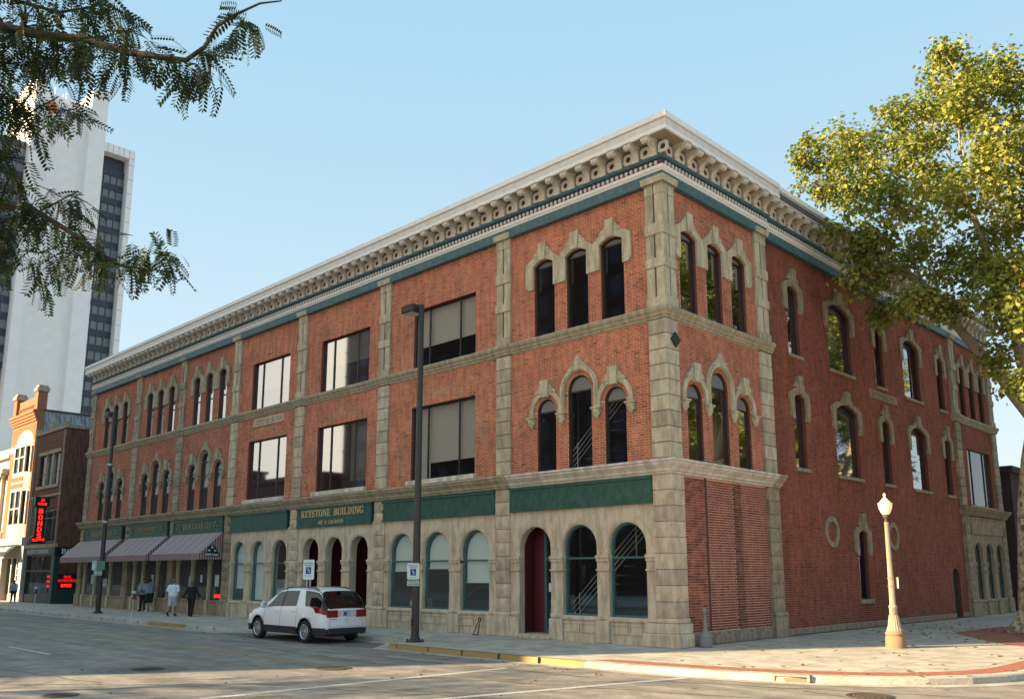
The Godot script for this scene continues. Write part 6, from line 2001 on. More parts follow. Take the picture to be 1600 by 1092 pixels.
func make_car():
	var t = thing("parked_car", "white five-door crossover car with dark lower cladding parked at the kerb", "car", V(-12.85, -0.15, 4.60), 0.0)
	t.scale = Vector3.ONE * 1.10
	var xs := []
	var x := -2.37
	while x < 2.3701:
		xs.append(x)
		x += 0.0395
	xs[-1] = 2.37
	var s = ST(true)
	for side in [1.0, -1.0]: car_skin(s, xs, 1, 13, side)
	for e in [-2.37, 2.37]:   # nose and tail
		var r := car_row(e)
		for i in range(1, r.size() - 1):
			var a := V(e, r[i][1], r[i][0]); var b := V(e, r[i + 1][1], r[i + 1][0]); var c := V(e, r[i + 1][1], -r[i + 1][0]); var d := V(e, r[i][1], -r[i][0])
			if e > 0: quad(s, a, d, c, b)
			else: quad(s, d, a, b, c)
	obj("body", s, M.car_white, t)
	s = ST()
	for side in [1.0, -1.0]: car_skin(s, xs, 0, 1, side, 0.0)
	for e in [-2.37, 2.37]:
		var r := car_row(e)
		cham(s, V(e - 0.06, 0.27, -r[1][0] - 0.02), V(e + 0.035, 0.47, r[1][0] + 0.02), 0.03)
	bx(s, V(-2.3, 0.26, -0.7), V(2.3, 0.34, 0.7))
	for side in [1.0, -1.0]:   # sill moulding and bumper wrap
		for q in [[-0.98, 0.98], [1.87, 2.34], [-2.34, -1.87]]:
			for k in 8:
				var a: float = lerpf(q[0], q[1], k / 8.0); var b: float = lerpf(q[0], q[1], (k + 1) / 8.0)
				quad(s, V(a, 0.27, side * (curve(HALF, a) + 0.0)), V(b, 0.27, side * (curve(HALF, b) + 0.0)), V(b, 0.475, side * (curve(HALF, b) + 0.016)), V(a, 0.475, side * (curve(HALF, a) + 0.016)))
				quad(s, V(a, 0.475, side * (curve(HALF, a) + 0.016)), V(b, 0.475, side * (curve(HALF, b) + 0.016)), V(b, 0.48, side * (curve(HALF, b) - 0.03)), V(a, 0.48, side * (curve(HALF, a) - 0.03)))
	obj("cladding", s, M.car_cladding, t)
	# glass
	for side in [1.0, -1.0]:
		s = ST(true); car_patch(s, -1.0, -0.06, -0.50, -0.06, 5.35, 8.75, side, 0.006)
		obj("side_window", s, M.car_glass, t)
		s = ST(true); car_patch(s, 0.02, 0.84, 0.02, 0.76, 5.35, 8.75, side, 0.006)
		obj("side_window", s, M.car_glass, t)
		s = ST(true); car_patch(s, 1.36, 2.31, 1.02, 1.96, 5.2, 9.6, side, 0.007, 12, 5)
		obj("side_window", s, M.car_glass, t)
		s = ST(true); car_patch(s, -0.06, 0.02, -0.06, 0.02, 5.3, 8.9, side, 0.008, 2, 4)
		obj("window_pillar", s, M.black_paint, t)
	s = ST(true)
	for side in [1.0, -1.0]: car_patch(s, 2.33, 1.93, 2.30, 1.93, 5.3, 9.9, side, 0.009, 8, 4); car_patch(s, 2.33, 1.90, 2.33, 1.90, 9.9, 13.0, side, 0.009, 8, 6)
	obj("rear_window", s, M.car_glass, t)
	s = ST(true)
	for side in [1.0, -1.0]: car_patch(s, -1.20, -0.55, -1.20, -0.55, 10.0, 13.0, side, 0.006, 8, 6)
	obj("windscreen", s, M.car_glass, t)
	s = ST()
	for side in [1.0, -1.0]:   # roof rails
		var pts := []
		for i in 12: pts.append(car_point(-0.3 + i * 0.18, 10.0, side) + V(0, 0.045 if i > 0 and i < 11 else 0.0, 0))
		tube(s, pts, range(12).map(func(_k): return 0.02), 6)
	obj("roof_rail", s, M.car_cladding, t)
	# lamps
	for side in [1.0, -1.0]:
		s = ST(true); car_patch(s, 1.95, 2.368, 1.62, 2.36, 3.5, 5.15, side, 0.011, 12, 4)
		s.generate_normals()
		var tail = ST()
		tail.append_from(s.commit(), 0, Transform3D.IDENTITY)
		cham(tail, V(2.33, 0.79, side * 0.34), V(2.40, 1.01, side * 0.72), 0.012)
		obj("tail_light", tail, M.tail_red, t)
		obj("reversing_light", chambox(V(2.35, 0.83, side * 0.20), V(2.40, 0.97, side * 0.335), 0.012), M.clear_lens, t)
		s = ST(true); car_patch(s, -2.34, -1.95, -2.30, -1.90, 3.3, 4.6, side, 0.008, 6, 3)
		obj("headlight", s, M.clear_lens, t)
	obj("licence_plate", chambox(V(2.37, 0.82, -0.155), V(2.392, 0.975, 0.155), 0.006), M.sign_grey, t)
	obj("plate_print", box(V(2.392, 0.845, 0.02), V(2.394, 0.945, 0.13)), M.sign_blue, t)
	obj("plate_trim", chambox(V(2.36, 0.985, -0.30), V(2.41, 1.015, 0.30), 0.01), M.car_white, t)
	s = ST()
	for q in [[0.60, 0.62], [-0.62, -0.60]]: bx(s, V(2.366, 0.50, q[0]), V(2.374, 0.82, q[1]))
	bx(s, V(2.366, 0.50, -0.62), V(2.374, 0.512, 0.62))
	bx(s, V(2.37, 0.70, -0.08), V(2.378, 0.72, 0.08)); bx(s, V(2.37, 0.62, -0.03), V(2.378, 0.645, 0.03)); bx(s, V(2.37, 0.72, 0.36), V(2.377, 0.745, 0.56)); bx(s, V(2.37, 0.72, -0.54), V(2.377, 0.74, -0.46))
	obj("hatch_seam", s, M.steel, t)
	for side in [1.0, -1.0]:
		s = ST()
		for a in [-1.02, -0.02, 0.94]:   # door seams
			for k in 10:
				var p := car_point(a, 1.0 + k * 0.42, side, 0.003); var q := car_point(a, 1.0 + (k + 1) * 0.42, side, 0.003)
				var w := V(0.006, 0, 0)
				if side > 0: quad(s, p - w, p + w, q + w, q - w)
				else: quad(s, p + w, p - w, q - w, q + w)
		obj("door_seam", s, M.car_cladding, t)
		for a in [-0.22, 0.74]: obj("door_handle", chambox(car_point(a, 3.7, side, 0.0) - V(0.09, 0.02, 0.02), car_point(a, 3.7, side, 0.0) + V(0.09, 0.02, 0.03), 0.012), M.car_white, t)
		s = ST(true)   # mirror
		var c := V(-0.86, 1.10, side * 1.03)
		var pr := []
		for i in 9: pr.append([sin(PI * i / 8.0) * 0.115, -cos(PI * i / 8.0) * 0.10])
		lathe(s, pr, 12, Vector3.ZERO)
		s.generate_normals()
		var mirror = ST(); mirror.append_from(s.commit(), 0, Transform3D(Basis.from_scale(V(0.6, 1.0, 1.1)), c))
		bar(mirror, V(-0.88, 1.04, side * 0.86), V(-0.86, 1.06, side * 0.98), 0.03, 6)
		obj("wing_mirror", mirror, M.car_white, t)
		obj("mirror_glass", chambox(c + V(0.055, -0.075, -0.09), c + V(0.075, 0.075, 0.09), 0.012), M.alloy, t)
	# inside and below
	s = ST()
	for q in [[-0.35, 0.42], [-0.35, -0.42]]:
		cham(s, V(q[0], 0.7, q[1] - 0.25), V(q[0] + 0.2, 1.42, q[1] + 0.25), 0.06)
	obj("seat", s, M.car_cladding, t)
	s = ST()
	bx(s, V(-2.2, 0.22, -0.6), V(2.25, 0.30, 0.6))
	for w in [-1.425, 1.425]:   # wheel wells
		for i in 12:
			var a := PI * i / 12.0; var b := PI * (i + 1) / 12.0
			for side in [1.0, -1.0]:
				quad(s, V(w + cos(a) * 0.42, 0.345 + sin(a) * 0.42, side * 0.5), V(w + cos(b) * 0.42, 0.345 + sin(b) * 0.42, side * 0.5), V(w + cos(b) * 0.42, 0.345 + sin(b) * 0.42, side * 0.91), V(w + cos(a) * 0.42, 0.345 + sin(a) * 0.42, side * 0.91))
		bx(s, V(w - 0.42, 0.3, -0.5), V(w + 0.42, 0.76, 0.5))
	obj("underbody", s, M.rubber, t)
	s = ST(); bar(s, V(2.0, 0.26, -0.45), V(2.40, 0.26, -0.45), 0.035, 8)
	obj("exhaust", s, M.steel, t)
	var tyre = ST(true)
	lathe(tyre, [[0.22, 0.10], [0.235, 0.112], [0.30, 0.108], [0.33, 0.09], [0.345, 0.06], [0.345, -0.06], [0.33, -0.09], [0.30, -0.108], [0.22, -0.10]], 28)
	tyre.generate_normals()
	var tm: ArrayMesh = tyre.commit()
	var rim = ST()
	lathe(rim, [[0.225, 0.085], [0.232, 0.105], [0.215, 0.112], [0.20, 0.09], [0.195, 0.03]], 24)
	lathe(rim, [[0.0, 0.085], [0.04, 0.085], [0.055, 0.075], [0.06, 0.04]], 12)
	for k in 10:
		var a := TAU * k / 10.0
		var d := V(cos(a), 0, sin(a)); var e := V(-sin(a), 0, cos(a))
		quad(rim, d * 0.05 - e * 0.020 + V(0, 0.08, 0), d * 0.05 + e * 0.020 + V(0, 0.08, 0), d * 0.205 + e * 0.026 + V(0, 0.095, 0), d * 0.205 - e * 0.026 + V(0, 0.095, 0))
		quad(rim, d * 0.05 + e * 0.020 + V(0, 0.08, 0), d * 0.05 + e * 0.020 + V(0, 0.04, 0), d * 0.205 + e * 0.026 + V(0, 0.05, 0), d * 0.205 + e * 0.026 + V(0, 0.095, 0))
		quad(rim, d * 0.05 - e * 0.020 + V(0, 0.04, 0), d * 0.05 - e * 0.020 + V(0, 0.08, 0), d * 0.205 - e * 0.026 + V(0, 0.095, 0), d * 0.205 - e * 0.026 + V(0, 0.05, 0))
	rim.generate_normals()
	var rm: ArrayMesh = rim.commit()
	var dk = ST(); lathe(dk, [[0.21, 0.02], [0.0, 0.022]], 20); dk.generate_normals()
	var dm: ArrayMesh = dk.commit()
	for w in [-1.425, 1.425]:
		for side in [1.0, -1.0]:
			var at := Transform3D(Basis(Vector3(1, 0, 0), side * PI / 2.0), V(w, 0.345, side * 0.815))
			var wheel = obj("wheel", tm, M.rubber, t, at)
			obj("rim", rm, M.alloy, wheel)
			obj("brake_disc", dm, M.black_paint, wheel)

# ---------------------------------------------------------------- trees
func leaf_mesh() -> ArrayMesh:   # a lobed leaf, a little folded along its rib
	var s = ST()
	var L := [Vector2(0, 0), Vector2(0.16, 0.06), Vector2(0.50, 0.16), Vector2(0.34, 0.38), Vector2(0.46, 0.66), Vector2(0.18, 0.66), Vector2(0, 1.0)]
	for d in [-1.0, 1.0]:
		for i in L.size() - 1:
			var a := V(d * L[i].x, L[i].y, absf(L[i].x) * 0.35); var b := V(d * L[i + 1].x, L[i + 1].y, absf(L[i + 1].x) * 0.35); var c := V(0, 0.36, 0.0)
			if d > 0: tri(s, a, b, c)
			else: tri(s, b, a, c)
	s.generate_normals()
	return s.commit()

func limb(s, a: Vector3, b: Vector3, r0, r1, sag = 0.15, sides = 7, k = 6):
	var pts := []; var rad := []
	var len := a.distance_to(b)
	var w = V(rng.randf_range(-1, 1), rng.randf_range(-0.5, 1.0), rng.randf_range(-1, 1)) * sag * len
	for i in k + 1:
		var t = float(i) / k
		pts.append(a.lerp(b, t) + w * sin(t * PI) + V(rng.randf_range(-1, 1), rng.randf_range(-1, 1), rng.randf_range(-1, 1)) * len * 0.012 * sin(t * PI))
		rad.append(lerpf(r0, r1, t))
	tube(s, pts, rad, sides)
	return pts

var blobs := []
func bl(x, y, z, r): blobs.append([V(x, y, z), r])

func make_sycamore():
	blobs = []
	bl(-1.78, 21.54, -14.58, 0.82)
	bl(-0.82, 21.81, -15.38, 1.21)
	bl(1.24, 21.02, -13.62, 1.26)
	bl(-0.80, 19.92, -15.07, 1.18)
	bl(0.44, 19.53, -15.60, 1.39)
	bl(2.67, 19.73, -13.59, 1.41)
	bl(3.58, 16.15, -10.49, 1.26)
	bl(1.87, 15.40, -10.27, 0.90)
	bl(2.74, 14.67, -11.41, 1.12)
	bl(1.80, 13.07, -13.33, 0.83)
	bl(1.80, 13.89, -11.07, 0.79)
	bl(3.56, 17.94, -14.34, 1.51)
	bl(3.03, 15.71, -14.96, 1.45)
	bl(4.24, 20.85, -15.36, 1.58)
	bl(4.93, 22.82, -14.71, 1.22)
	bl(6.91, 18.93, -10.44, 1.32)
	bl(7.61, 20.29, -11.03, 1.14)
	bl(7.42, 17.50, -11.16, 1.45)
	bl(6.35, 16.38, -11.20, 1.44)
	bl(6.17, 16.03, -14.84, 1.57)
	bl(5.26, 14.07, -14.14, 1.39)
	bl(7.06, 13.00, -12.24, 1.25)
	bl(4.74, 12.28, -11.61, 0.93)
	bl(3.84, 12.32, -10.87, 0.87)
	bl(7.02, 10.87, -10.72, 0.74)
	bl(7.31, 16.66, -14.15, 1.68)
	bl(8.04, 19.37, -14.95, 2.19)
	bl(8.03, 15.46, -15.21, 2.27)
	bl(8.04, 11.28, -11.52, 1.38)
	bl(9.57, 17.10, -14.62, 2.82)
	bl(5.07, 23.71, -14.20, 0.55)
	bl(4.21, 19.80, -10.55, 0.71)
	bl(6.01, 10.00, -12.57, 0.57)
	bl(7.00, 8.58, -10.71, 0.58)
	bl(6.53, 11.72, -10.91, 0.85)
	bl(5.00, 23.30, -12.95, 0.30)
	bl(4.00, 21.24, -13.52, 0.41)
	for i in 34:   # the half of the crown that the picture's edge cuts off
		var a := rng.randf() * TAU
		var r := rng.randf_range(2.0, 6.5)
		var c := V(9.5 + absf(cos(a)) * r, rng.randf_range(10.0, 21.0), -15.5 + sin(a) * r * 1.15)
		blobs.append([c, rng.randf_range(1.1, 1.9)])
	var t = thing("sycamore_tree", "big sycamore with mottled bark and sunlit yellow-green crown at the right edge", "tree", V(5.75, 0, -15.4))
	var o = t.position
	var s = ST(true)
	var fork = V(6.7, 7.6, -14.6) - o
	tube(s, [V(0, -0.1, 0), V(0.0, 0.25, 0), V(0.02, 0.8, 0), V(0.08, 2.5, 0.03), V(0.25, 4.6, 0.15), V(0.6, 6.4, 0.45), fork], [0.98, 0.80, 0.68, 0.60, 0.55, 0.52, 0.48], 18)
	for k in 6:   # root flares
		var a := TAU * k / 6.0 + 0.4
		tube(s, [V(cos(a) * 0.25, 1.1, sin(a) * 0.25), V(cos(a) * 0.62, 0.35, sin(a) * 0.62), V(cos(a) * 1.15, -0.06, sin(a) * 1.15)], [0.25, 0.30, 0.12], 7)
	obj("trunk", s, M.sycamore_bark, t)
	s = ST(true)
	var mains := [[V(3.3, 13.9, -13.4), 0.30], [V(5.0, 17.0, -14.6), 0.30], [V(7.6, 17.5, -13.0), 0.32], [V(10.5, 15.5, -17.0), 0.30], [V(8.5, 14.0, -19.5), 0.26]]
	var nodes := []
	for m in mains:
		var p = limb(s, fork, m[0] - o, m[1], 0.10, 0.05, 9, 8)
		for q in p.slice(3): nodes.append(q)
	obj("limb", s, M.branch_bark, t)
	s = ST(true)
	var places := []; var tints := []
	var eye := V(15.04, 2.18, 22.19)
	for b in blobs:
		var c: Vector3 = b[0] - o
		var best = nodes[0]
		for q in nodes:
			if q.distance_squared_to(c) < best.distance_squared_to(c) and q.y < c.y + 0.8: best = q
		limb(s, best, c - (c - best).normalized() * b[1] * 0.5, 0.05, 0.012, 0.10, 6)
		var shown: bool = b[0].x < 9.0
		for k in int(8 + b[1] * 8):
			var d := V(rng.randfn(), rng.randfn(), rng.randfn()).normalized()
			var far := 1.0 if rng.randf() > 0.16 else rng.randf_range(1.12, 1.42)
			var e: Vector3 = c + d * b[1] * pow(rng.randf(), 0.45) * 1.02 * far
			if shown: limb(s, c, e, 0.022, 0.008, 0.10, 4, 3)
			var tone := rng.randf()
			for j in int(((66 if far == 1.0 else 34) if shown else 30) * clampf(b[1] / 1.1, 0.25, 1.0)):
				var w = V(rng.randfn(), rng.randfn() * 0.8, rng.randfn()) * (0.26 if far == 1.0 else 0.17) * (0.7 + 0.3 * b[1])
				var p = e + w
				if (p + o).x < 0.75 and (p + o).y < 17.2: continue
				var up = (V(0, 0.75, 0) + w.normalized() * 0.8 + V(rng.randfn(), rng.randfn(), rng.randfn()) * 0.45).normalized()
				var tip := (V(w.x, -0.35, w.z) + V(rng.randfn(), rng.randfn(), rng.randfn()) * 0.3).normalized()
				tip = (tip - up * tip.dot(up)).normalized()
				var sz := rng.randf_range(0.12, 0.215) * (1.0 if shown else 1.25)
				places.append(Transform3D(Basis(tip.cross(up) * sz, tip * sz, up * sz), p))
				var col := Color(0.12, 0.165, 0.028).lerp(Color(0.42, 0.39, 0.085), clampf(tone * 0.8 + rng.randfn() * 0.22, 0.0, 1.0))
				if rng.randf() < 0.02: col = Color(0.24, 0.13, 0.03)
				tints.append(col)
	obj("branch", s, M.branch_bark, t)
	many("leaves", leaf_mesh(), M.leaf, places, tints, t)
	var places2 := []; var tints2 := []
	for k in [[V(9.5, 0, -36.0), "sycamore standing further up the side street beyond the picture's edge", 0.9, 1.0], [V(25.5, 0, -27.0), "sycamore across the side street, mirrored in the side windows", 0.75, 2.4], [V(26.0, 0, -46.0), "sycamore far up the other side of the side street", 0.85, 4.0]]:
		var r = t.duplicate()
		r.name = numbered("sycamore_tree")
		add_child(r)
		r.position = k[0]
		r.rotation.y = k[3]
		r.scale = Vector3.ONE * k[2]
		tag(r, k[1], "tree")

func compound_leaf() -> ArrayMesh:   # a locust leaf: two rows of small oval leaflets on a drooping stalk of length 1
	var s = ST()
	var n := 8
	for i in n:
		var t := (i + 0.9) / n
		var c := V(0, t, -0.16 * t * t)
		for d in [-1.0, 1.0]:
			var l := 0.27 * (1.0 - 0.40 * absf(t - 0.5))
			var dir := V(d * 0.86, 0.50, -0.12).normalized()
			var w := V(dir.y, -d * dir.x, 0.0).normalized() * 0.048
			var a = c + dir * 0.012; var m = c + dir * l * 0.35; var k = c + dir * l * 0.72; var e = c + dir * l
			tri(s, a, m - w, m + w)
			tri(s, m - w, k - w * 0.85, m + w); tri(s, m + w, k - w * 0.85, k + w * 0.85)
			tri(s, k - w * 0.85, e, k + w * 0.85)
	var l2 := V(0, 1.0, -0.16)
	tri(s, l2, l2 + V(-0.035, 0.07, -0.01), l2 + V(0.0, 0.15, -0.03)); tri(s, l2, l2 + V(0, 0.15, -0.03), l2 + V(0.035, 0.07, -0.01))
	tri(s, V(-0.006, 0, 0), V(0.006, 0, 0), V(0, 0.5, -0.04)); tri(s, V(-0.006, 0.5, -0.04), V(0.006, 0.5, -0.04), V(0, 1.0, -0.16))
	s.generate_normals()
	return s.commit()

func lb(x, y, z, r): blobs.append([V(x, y, z), r])

func add_leaflets(places, tints, p: Vector3, out: Vector3, size):
	var tip := (out * 0.7 + V(rng.randfn() * 0.5, -0.75 + rng.randfn() * 0.4, rng.randfn() * 0.5)).normalized()
	var up := (V(0, 1, 0) + V(rng.randfn(), rng.randfn(), rng.randfn()) * 0.35)
	up = (up - tip * up.dot(tip)).normalized()
	var sz: float = size * rng.randf_range(0.75, 1.25)
	places.append(Transform3D(Basis(tip.cross(up) * sz, tip * sz, up * sz), p))
	tints.append(Color(0.016, 0.036, 0.010).lerp(Color(0.045, 0.070, 0.016), rng.randf()) if rng.randf() > 0.006 else Color(0.25, 0.13, 0.02))

func make_locust():
	var t = thing("honey_locust_tree", "honey locust whose feathery dark green branches hang in from the upper left", "tree", V(8.3, 0, 23.3))
	var o = t.position
	blobs = []
	lb(10.34, 5.01, 21.07, 0.31)
	lb(9.98, 4.77, 21.05, 0.24)
	lb(10.71, 4.89, 20.80, 0.18)
	lb(10.82, 4.83, 20.70, 0.17)
	lb(10.51, 5.15, 20.78, 0.19)
	lb(9.95, 4.44, 20.98, 0.16)
	lb(10.40, 4.60, 20.84, 0.05)
	lb(9.74, 4.09, 20.80, 0.24)
	lb(10.03, 4.19, 20.70, 0.17)
	lb(9.83, 3.98, 20.75, 0.17)
	lb(10.10, 3.99, 20.60, 0.18)
	lb(10.28, 3.87, 20.58, 0.11)
	lb(10.52, 3.88, 20.41, 0.11)
	lb(10.60, 3.85, 20.31, 0.05)
	lb(11.09, 4.72, 20.49, 0.10)
	lb(11.12, 4.72, 20.41, 0.08)
	lb(11.38, 4.87, 20.36, 0.05)
	lb(10.38, 4.85, 21.02, 0.18)
	lb(9.93, 4.93, 21.16, 0.35)
	lb(9.64, 4.24, 21.02, 0.35)
	var s = ST(true)
	tube(s, [V(0, -0.1, 0), V(0.0, 0.3, 0), V(0.05, 1.6, -0.05), V(0.02, 3.2, -0.1), V(-0.1, 5.2, 0.0), V(-0.1, 7.4, 0.1)], [0.34, 0.24, 0.20, 0.17, 0.12, 0.06], 12)
	obj("trunk", s, M.locust_bark, t)
	s = ST(true)
	var runs := [
		[V(10.28, 5.01, 21.35), V(10.38, 4.93, 21.19), V(10.51, 4.89, 21.04), V(10.67, 4.87, 20.88), V(10.81, 4.81, 20.71), V(10.95, 4.77, 20.60), V(11.08, 4.73, 20.52), V(11.15, 4.80, 20.46), V(11.30, 4.84, 20.47), V(11.37, 4.90, 20.41), V(11.45, 4.96, 20.33), V(11.52, 4.98, 20.25)],
		[V(9.78, 4.41, 21.20), V(9.85, 4.19, 20.97), V(9.98, 4.17, 20.85), V(10.18, 4.03, 20.74), V(10.29, 3.91, 20.60), V(10.40, 3.82, 20.51), V(10.44, 3.82, 20.39), V(10.59, 3.79, 20.30)],
		[V(10.11, 5.30, 21.33), V(10.21, 5.21, 21.11), V(10.35, 5.16, 20.92), V(10.52, 5.18, 20.79), V(10.60, 5.27, 20.76)],
		[V(9.87, 4.85, 21.23), V(10.00, 4.82, 21.08), V(10.06, 4.66, 20.95), V(10.24, 4.74, 20.85)],
		[V(9.46, 4.06, 21.05), V(9.65, 4.19, 20.89), V(9.72, 4.27, 20.74), V(9.91, 4.37, 20.61)],
		[V(10.05, 4.50, 21.18), V(10.04, 4.42, 21.05), V(10.00, 4.27, 20.93), V(9.97, 4.15, 20.86)]]
	var places := []; var tints := []
	for k in runs.size():
		var pts := []
		var rad := []
		var root: Vector3 = [V(-0.05, 4.2, 0), V(0.0, 3.4, -0.05), V(-0.05, 4.6, 0), V(-0.05, 4.2, 0), V(0.0, 3.3, -0.05), V(0.0, 3.8, 0)][k]
		var first: Vector3 = runs[k][0] - o
		for i in 4: pts.append(root.lerp(first, i / 4.0) + V(0, 0.18, 0) * sin(i / 4.0 * PI))
		for q in runs[k]: pts.append(q - o)
		for i in pts.size(): rad.append(lerpf(0.042 if k < 2 else 0.03, 0.0035, pow(float(i) / (pts.size() - 1), 0.7)))
		tube(s, pts, rad, 6)
		for i in range(2, pts.size() - 1):   # twigs and leaves along the bough
			for j in (9 if i > 3 else 4):
				var f := rng.randf()
				var p: Vector3 = pts[i].lerp(pts[i + 1], f)
				var d: Vector3 = (pts[i + 1] - pts[i]).normalized()
				var out := (d * 0.6 + V(rng.randfn(), rng.randfn() * 0.6 - 0.2, rng.randfn())).normalized()
				if i > 9 and rng.randf() < 0.72: continue
				if i > 12 and k == 0: continue
				add_leaflets(places, tints, p, out, 0.14)
	for b in blobs:
		var c: Vector3 = b[0] - o
		for k in int(6 + b[1] * (95 if b[0].y > 4.72 and b[0].x < 10.7 else 40)):
			var d := V(rng.randfn(), rng.randfn(), rng.randfn()).normalized()
			var p: Vector3 = c + d * b[1] * pow(rng.randf(), 0.5)
			if k % 4 == 0: limb(s, c, p, 0.005, 0.002, 0.1, 4, 2)
			for j in 3: add_leaflets(places, tints, p + V(rng.randfn(), rng.randfn(), rng.randfn()) * 0.03, d, 0.135)
	for k in 60:   # the rest of the crown, beside and above the picture
		var a := rng.randf() * TAU
		var r := rng.randf_range(0.6, 3.2)
		var c := V(cos(a) * r - 0.6, rng.randf_range(4.6, 8.2), sin(a) * r + 1.4)
		if (c + o).z < 23.2: continue
		limb(s, V(-0.1, minf(c.y - 0.5, 6.5), 0.05), c, 0.03, 0.008, 0.1, 5)
		for j in 42: add_leaflets(places, tints, c + V(rng.randfn(), rng.randfn() * 0.6, rng.randfn()) * 0.42, V(rng.randfn(), rng.randfn(), rng.randfn()).normalized(), 0.24)
	obj("branch", s, M.locust_bark, t)
	many("leaves", compound_leaf(), M.leaf, places, tints, t)
	var r2 = t.duplicate()
	r2.name = numbered("honey_locust_tree")
	add_child(r2)
	r2.position = V(-12.4, 0, 29.8)
	r2.rotation.y = 2.2
	tag(r2, "honey locust further along the near pavement, its shade dappling the road", "tree")

# ---------------------------------------------------------------- people
# A body is the smooth union of tapered bones, meshed as surface nets.
func smooth_body(s, bones: Array, cell: float, k: float):   # bone: [a, b, ra, rb, colour]
	var lo := V(1e9, 1e9, 1e9); var hi := -lo
	for b in bones:
		var r: float = maxf(b[2], b[3]) + k * 2.5 + cell * 2.0
		lo = lo.min(b[0] - V(r, r, r)).min(b[1] - V(r, r, r))
		hi = hi.max(b[0] + V(r, r, r)).max(b[1] + V(r, r, r))
	var n := Vector3i(((hi - lo) / cell).ceil()) + Vector3i.ONE
	var sum := PackedFloat32Array()
	sum.resize(n.x * n.y * n.z)
	for b in bones:
		var a: Vector3 = b[0]; var d: Vector3 = b[1] - b[0]
		var dd := maxf(d.length_squared(), 1e-9)
		var r: float = maxf(b[2], b[3]) + k * 2.5 + cell
		var p0 := Vector3i(((b[0].min(b[1]) - V(r, r, r) - lo) / cell).floor()).clamp(Vector3i.ZERO, n - Vector3i.ONE)
		var p1 := Vector3i(((b[0].max(b[1]) + V(r, r, r) - lo) / cell).ceil()).clamp(Vector3i.ZERO, n - Vector3i.ONE)
		for z in range(p0.z, p1.z + 1):
			for y in range(p0.y, p1.y + 1):
				var row := (z * n.y + y) * n.x
				for x in range(p0.x, p1.x + 1):
					var p := lo + Vector3(x, y, z) * cell - a
					var t := clampf(p.dot(d) / dd, 0.0, 1.0)
					var dist := (p - d * t).length() - lerpf(b[2], b[3], t)
					if dist < k * 4.0: sum[row + x] += exp(-dist / k)
	var vert := {}
	var pos := []
	var step := [1, n.x, n.x * n.y]
	var val = func(i): return 0.3 if sum[i] <= 1e-12 else -k * log(sum[i])
	for z in n.z - 1:
		for y in n.y - 1:
			var row := (z * n.y + y) * n.x
			for x in n.x - 1:
				var i := row + x
				var inside := 0
				for c in 8:
					if sum[i + (c & 1) + ((c >> 1) & 1) * step[1] + ((c >> 2) & 1) * step[2]] > 1.0: inside += 1
				if inside == 0 or inside == 8: continue
				var q := Vector3.ZERO
				var m := 0
				for c in 8:
					var ic = i + (c & 1) + ((c >> 1) & 1) * n.x + ((c >> 2) & 1) * step[2]
					for ax in 3:
						if c & (1 << ax): continue
						var jc: int = ic + step[ax]
						if (sum[ic] > 1.0) == (sum[jc] > 1.0): continue
						var va: float = val.call(ic); var vb: float = val.call(jc)
						var f := va / (va - vb)
						var e := Vector3(c & 1, (c >> 1) & 1, (c >> 2) & 1)
						e[ax] += f
						q += e
						m += 1
				vert[i] = pos.size()
				pos.append(lo + (Vector3(x, y, z) + q / m) * cell)
	var tint := []
	for p in pos:
		var best := 1e9
		var c = null
		for b in bones:
			var d: Vector3 = b[1] - b[0]
			var t := clampf((p - b[0]).dot(d) / maxf(d.length_squared(), 1e-9), 0.0, 1.0)
			var dist: float = (p - b[0] - d * t).length() - lerpf(b[2], b[3], t)
			if dist < best: best = dist; c = b[4]
		tint.append(c)
	var put = func(a, b, c):
		for g in [a, b, c]:
			s.set_color(tint[g]); s.add_vertex(pos[g])
	for i in vert:
		for ax in 3:
			var j: int = i + step[ax]
			if j >= sum.size() or (sum[i] > 1.0) == (sum[j] > 1.0): continue
			var u: int = step[(ax + 1) % 3]; var w: int = step[(ax + 2) % 3]
			if not (vert.has(i - u) and vert.has(i - w) and vert.has(i - u - w)): continue
			var q := [vert[i], vert[i - u], vert[i - u - w], vert[i - w]]
			if sum[i] > 1.0: q.reverse()
			put.call(q[0], q[1], q[2]); put.call(q[0], q[2], q[3])

func hand_bones(wrist: Vector3, dir: Vector3, palm: Vector3, c: Color, grip = 0.35) -> Array:   # palm and five separate, slightly curled fingers
	var out := []
	var side := dir.cross(palm).normalized()
	var mid := wrist + dir * 0.085
	for k in 4:
		out.append([wrist + side * (k - 1.5) * 0.012, mid + side * (k - 1.5) * 0.021, 0.017, 0.0125, c])
		var l: float = [0.078, 0.086, 0.080, 0.062][k]
		var a: Vector3 = mid + side * (k - 1.5) * 0.022
		var d1 := (dir + palm * grip * 0.5).normalized()
		var d2 := (dir + palm * grip * 1.6).normalized()
		out.append([a, a + d1 * l * 0.5, 0.0095, 0.0085, c])
		out.append([a + d1 * l * 0.5, a + d1 * l * 0.5 + d2 * l * 0.55, 0.0085, 0.0072, c])
	var t := wrist + dir * 0.03 - side * 0.03
	var td := (dir * 0.75 - side * 0.55 + palm * 0.35).normalized()
	out.append([t, t + td * 0.045, 0.013, 0.0105, c])
	out.append([t + td * 0.045, t + (td + dir * 0.4).normalized() * 0.085, 0.0105, 0.008, c])
	return out

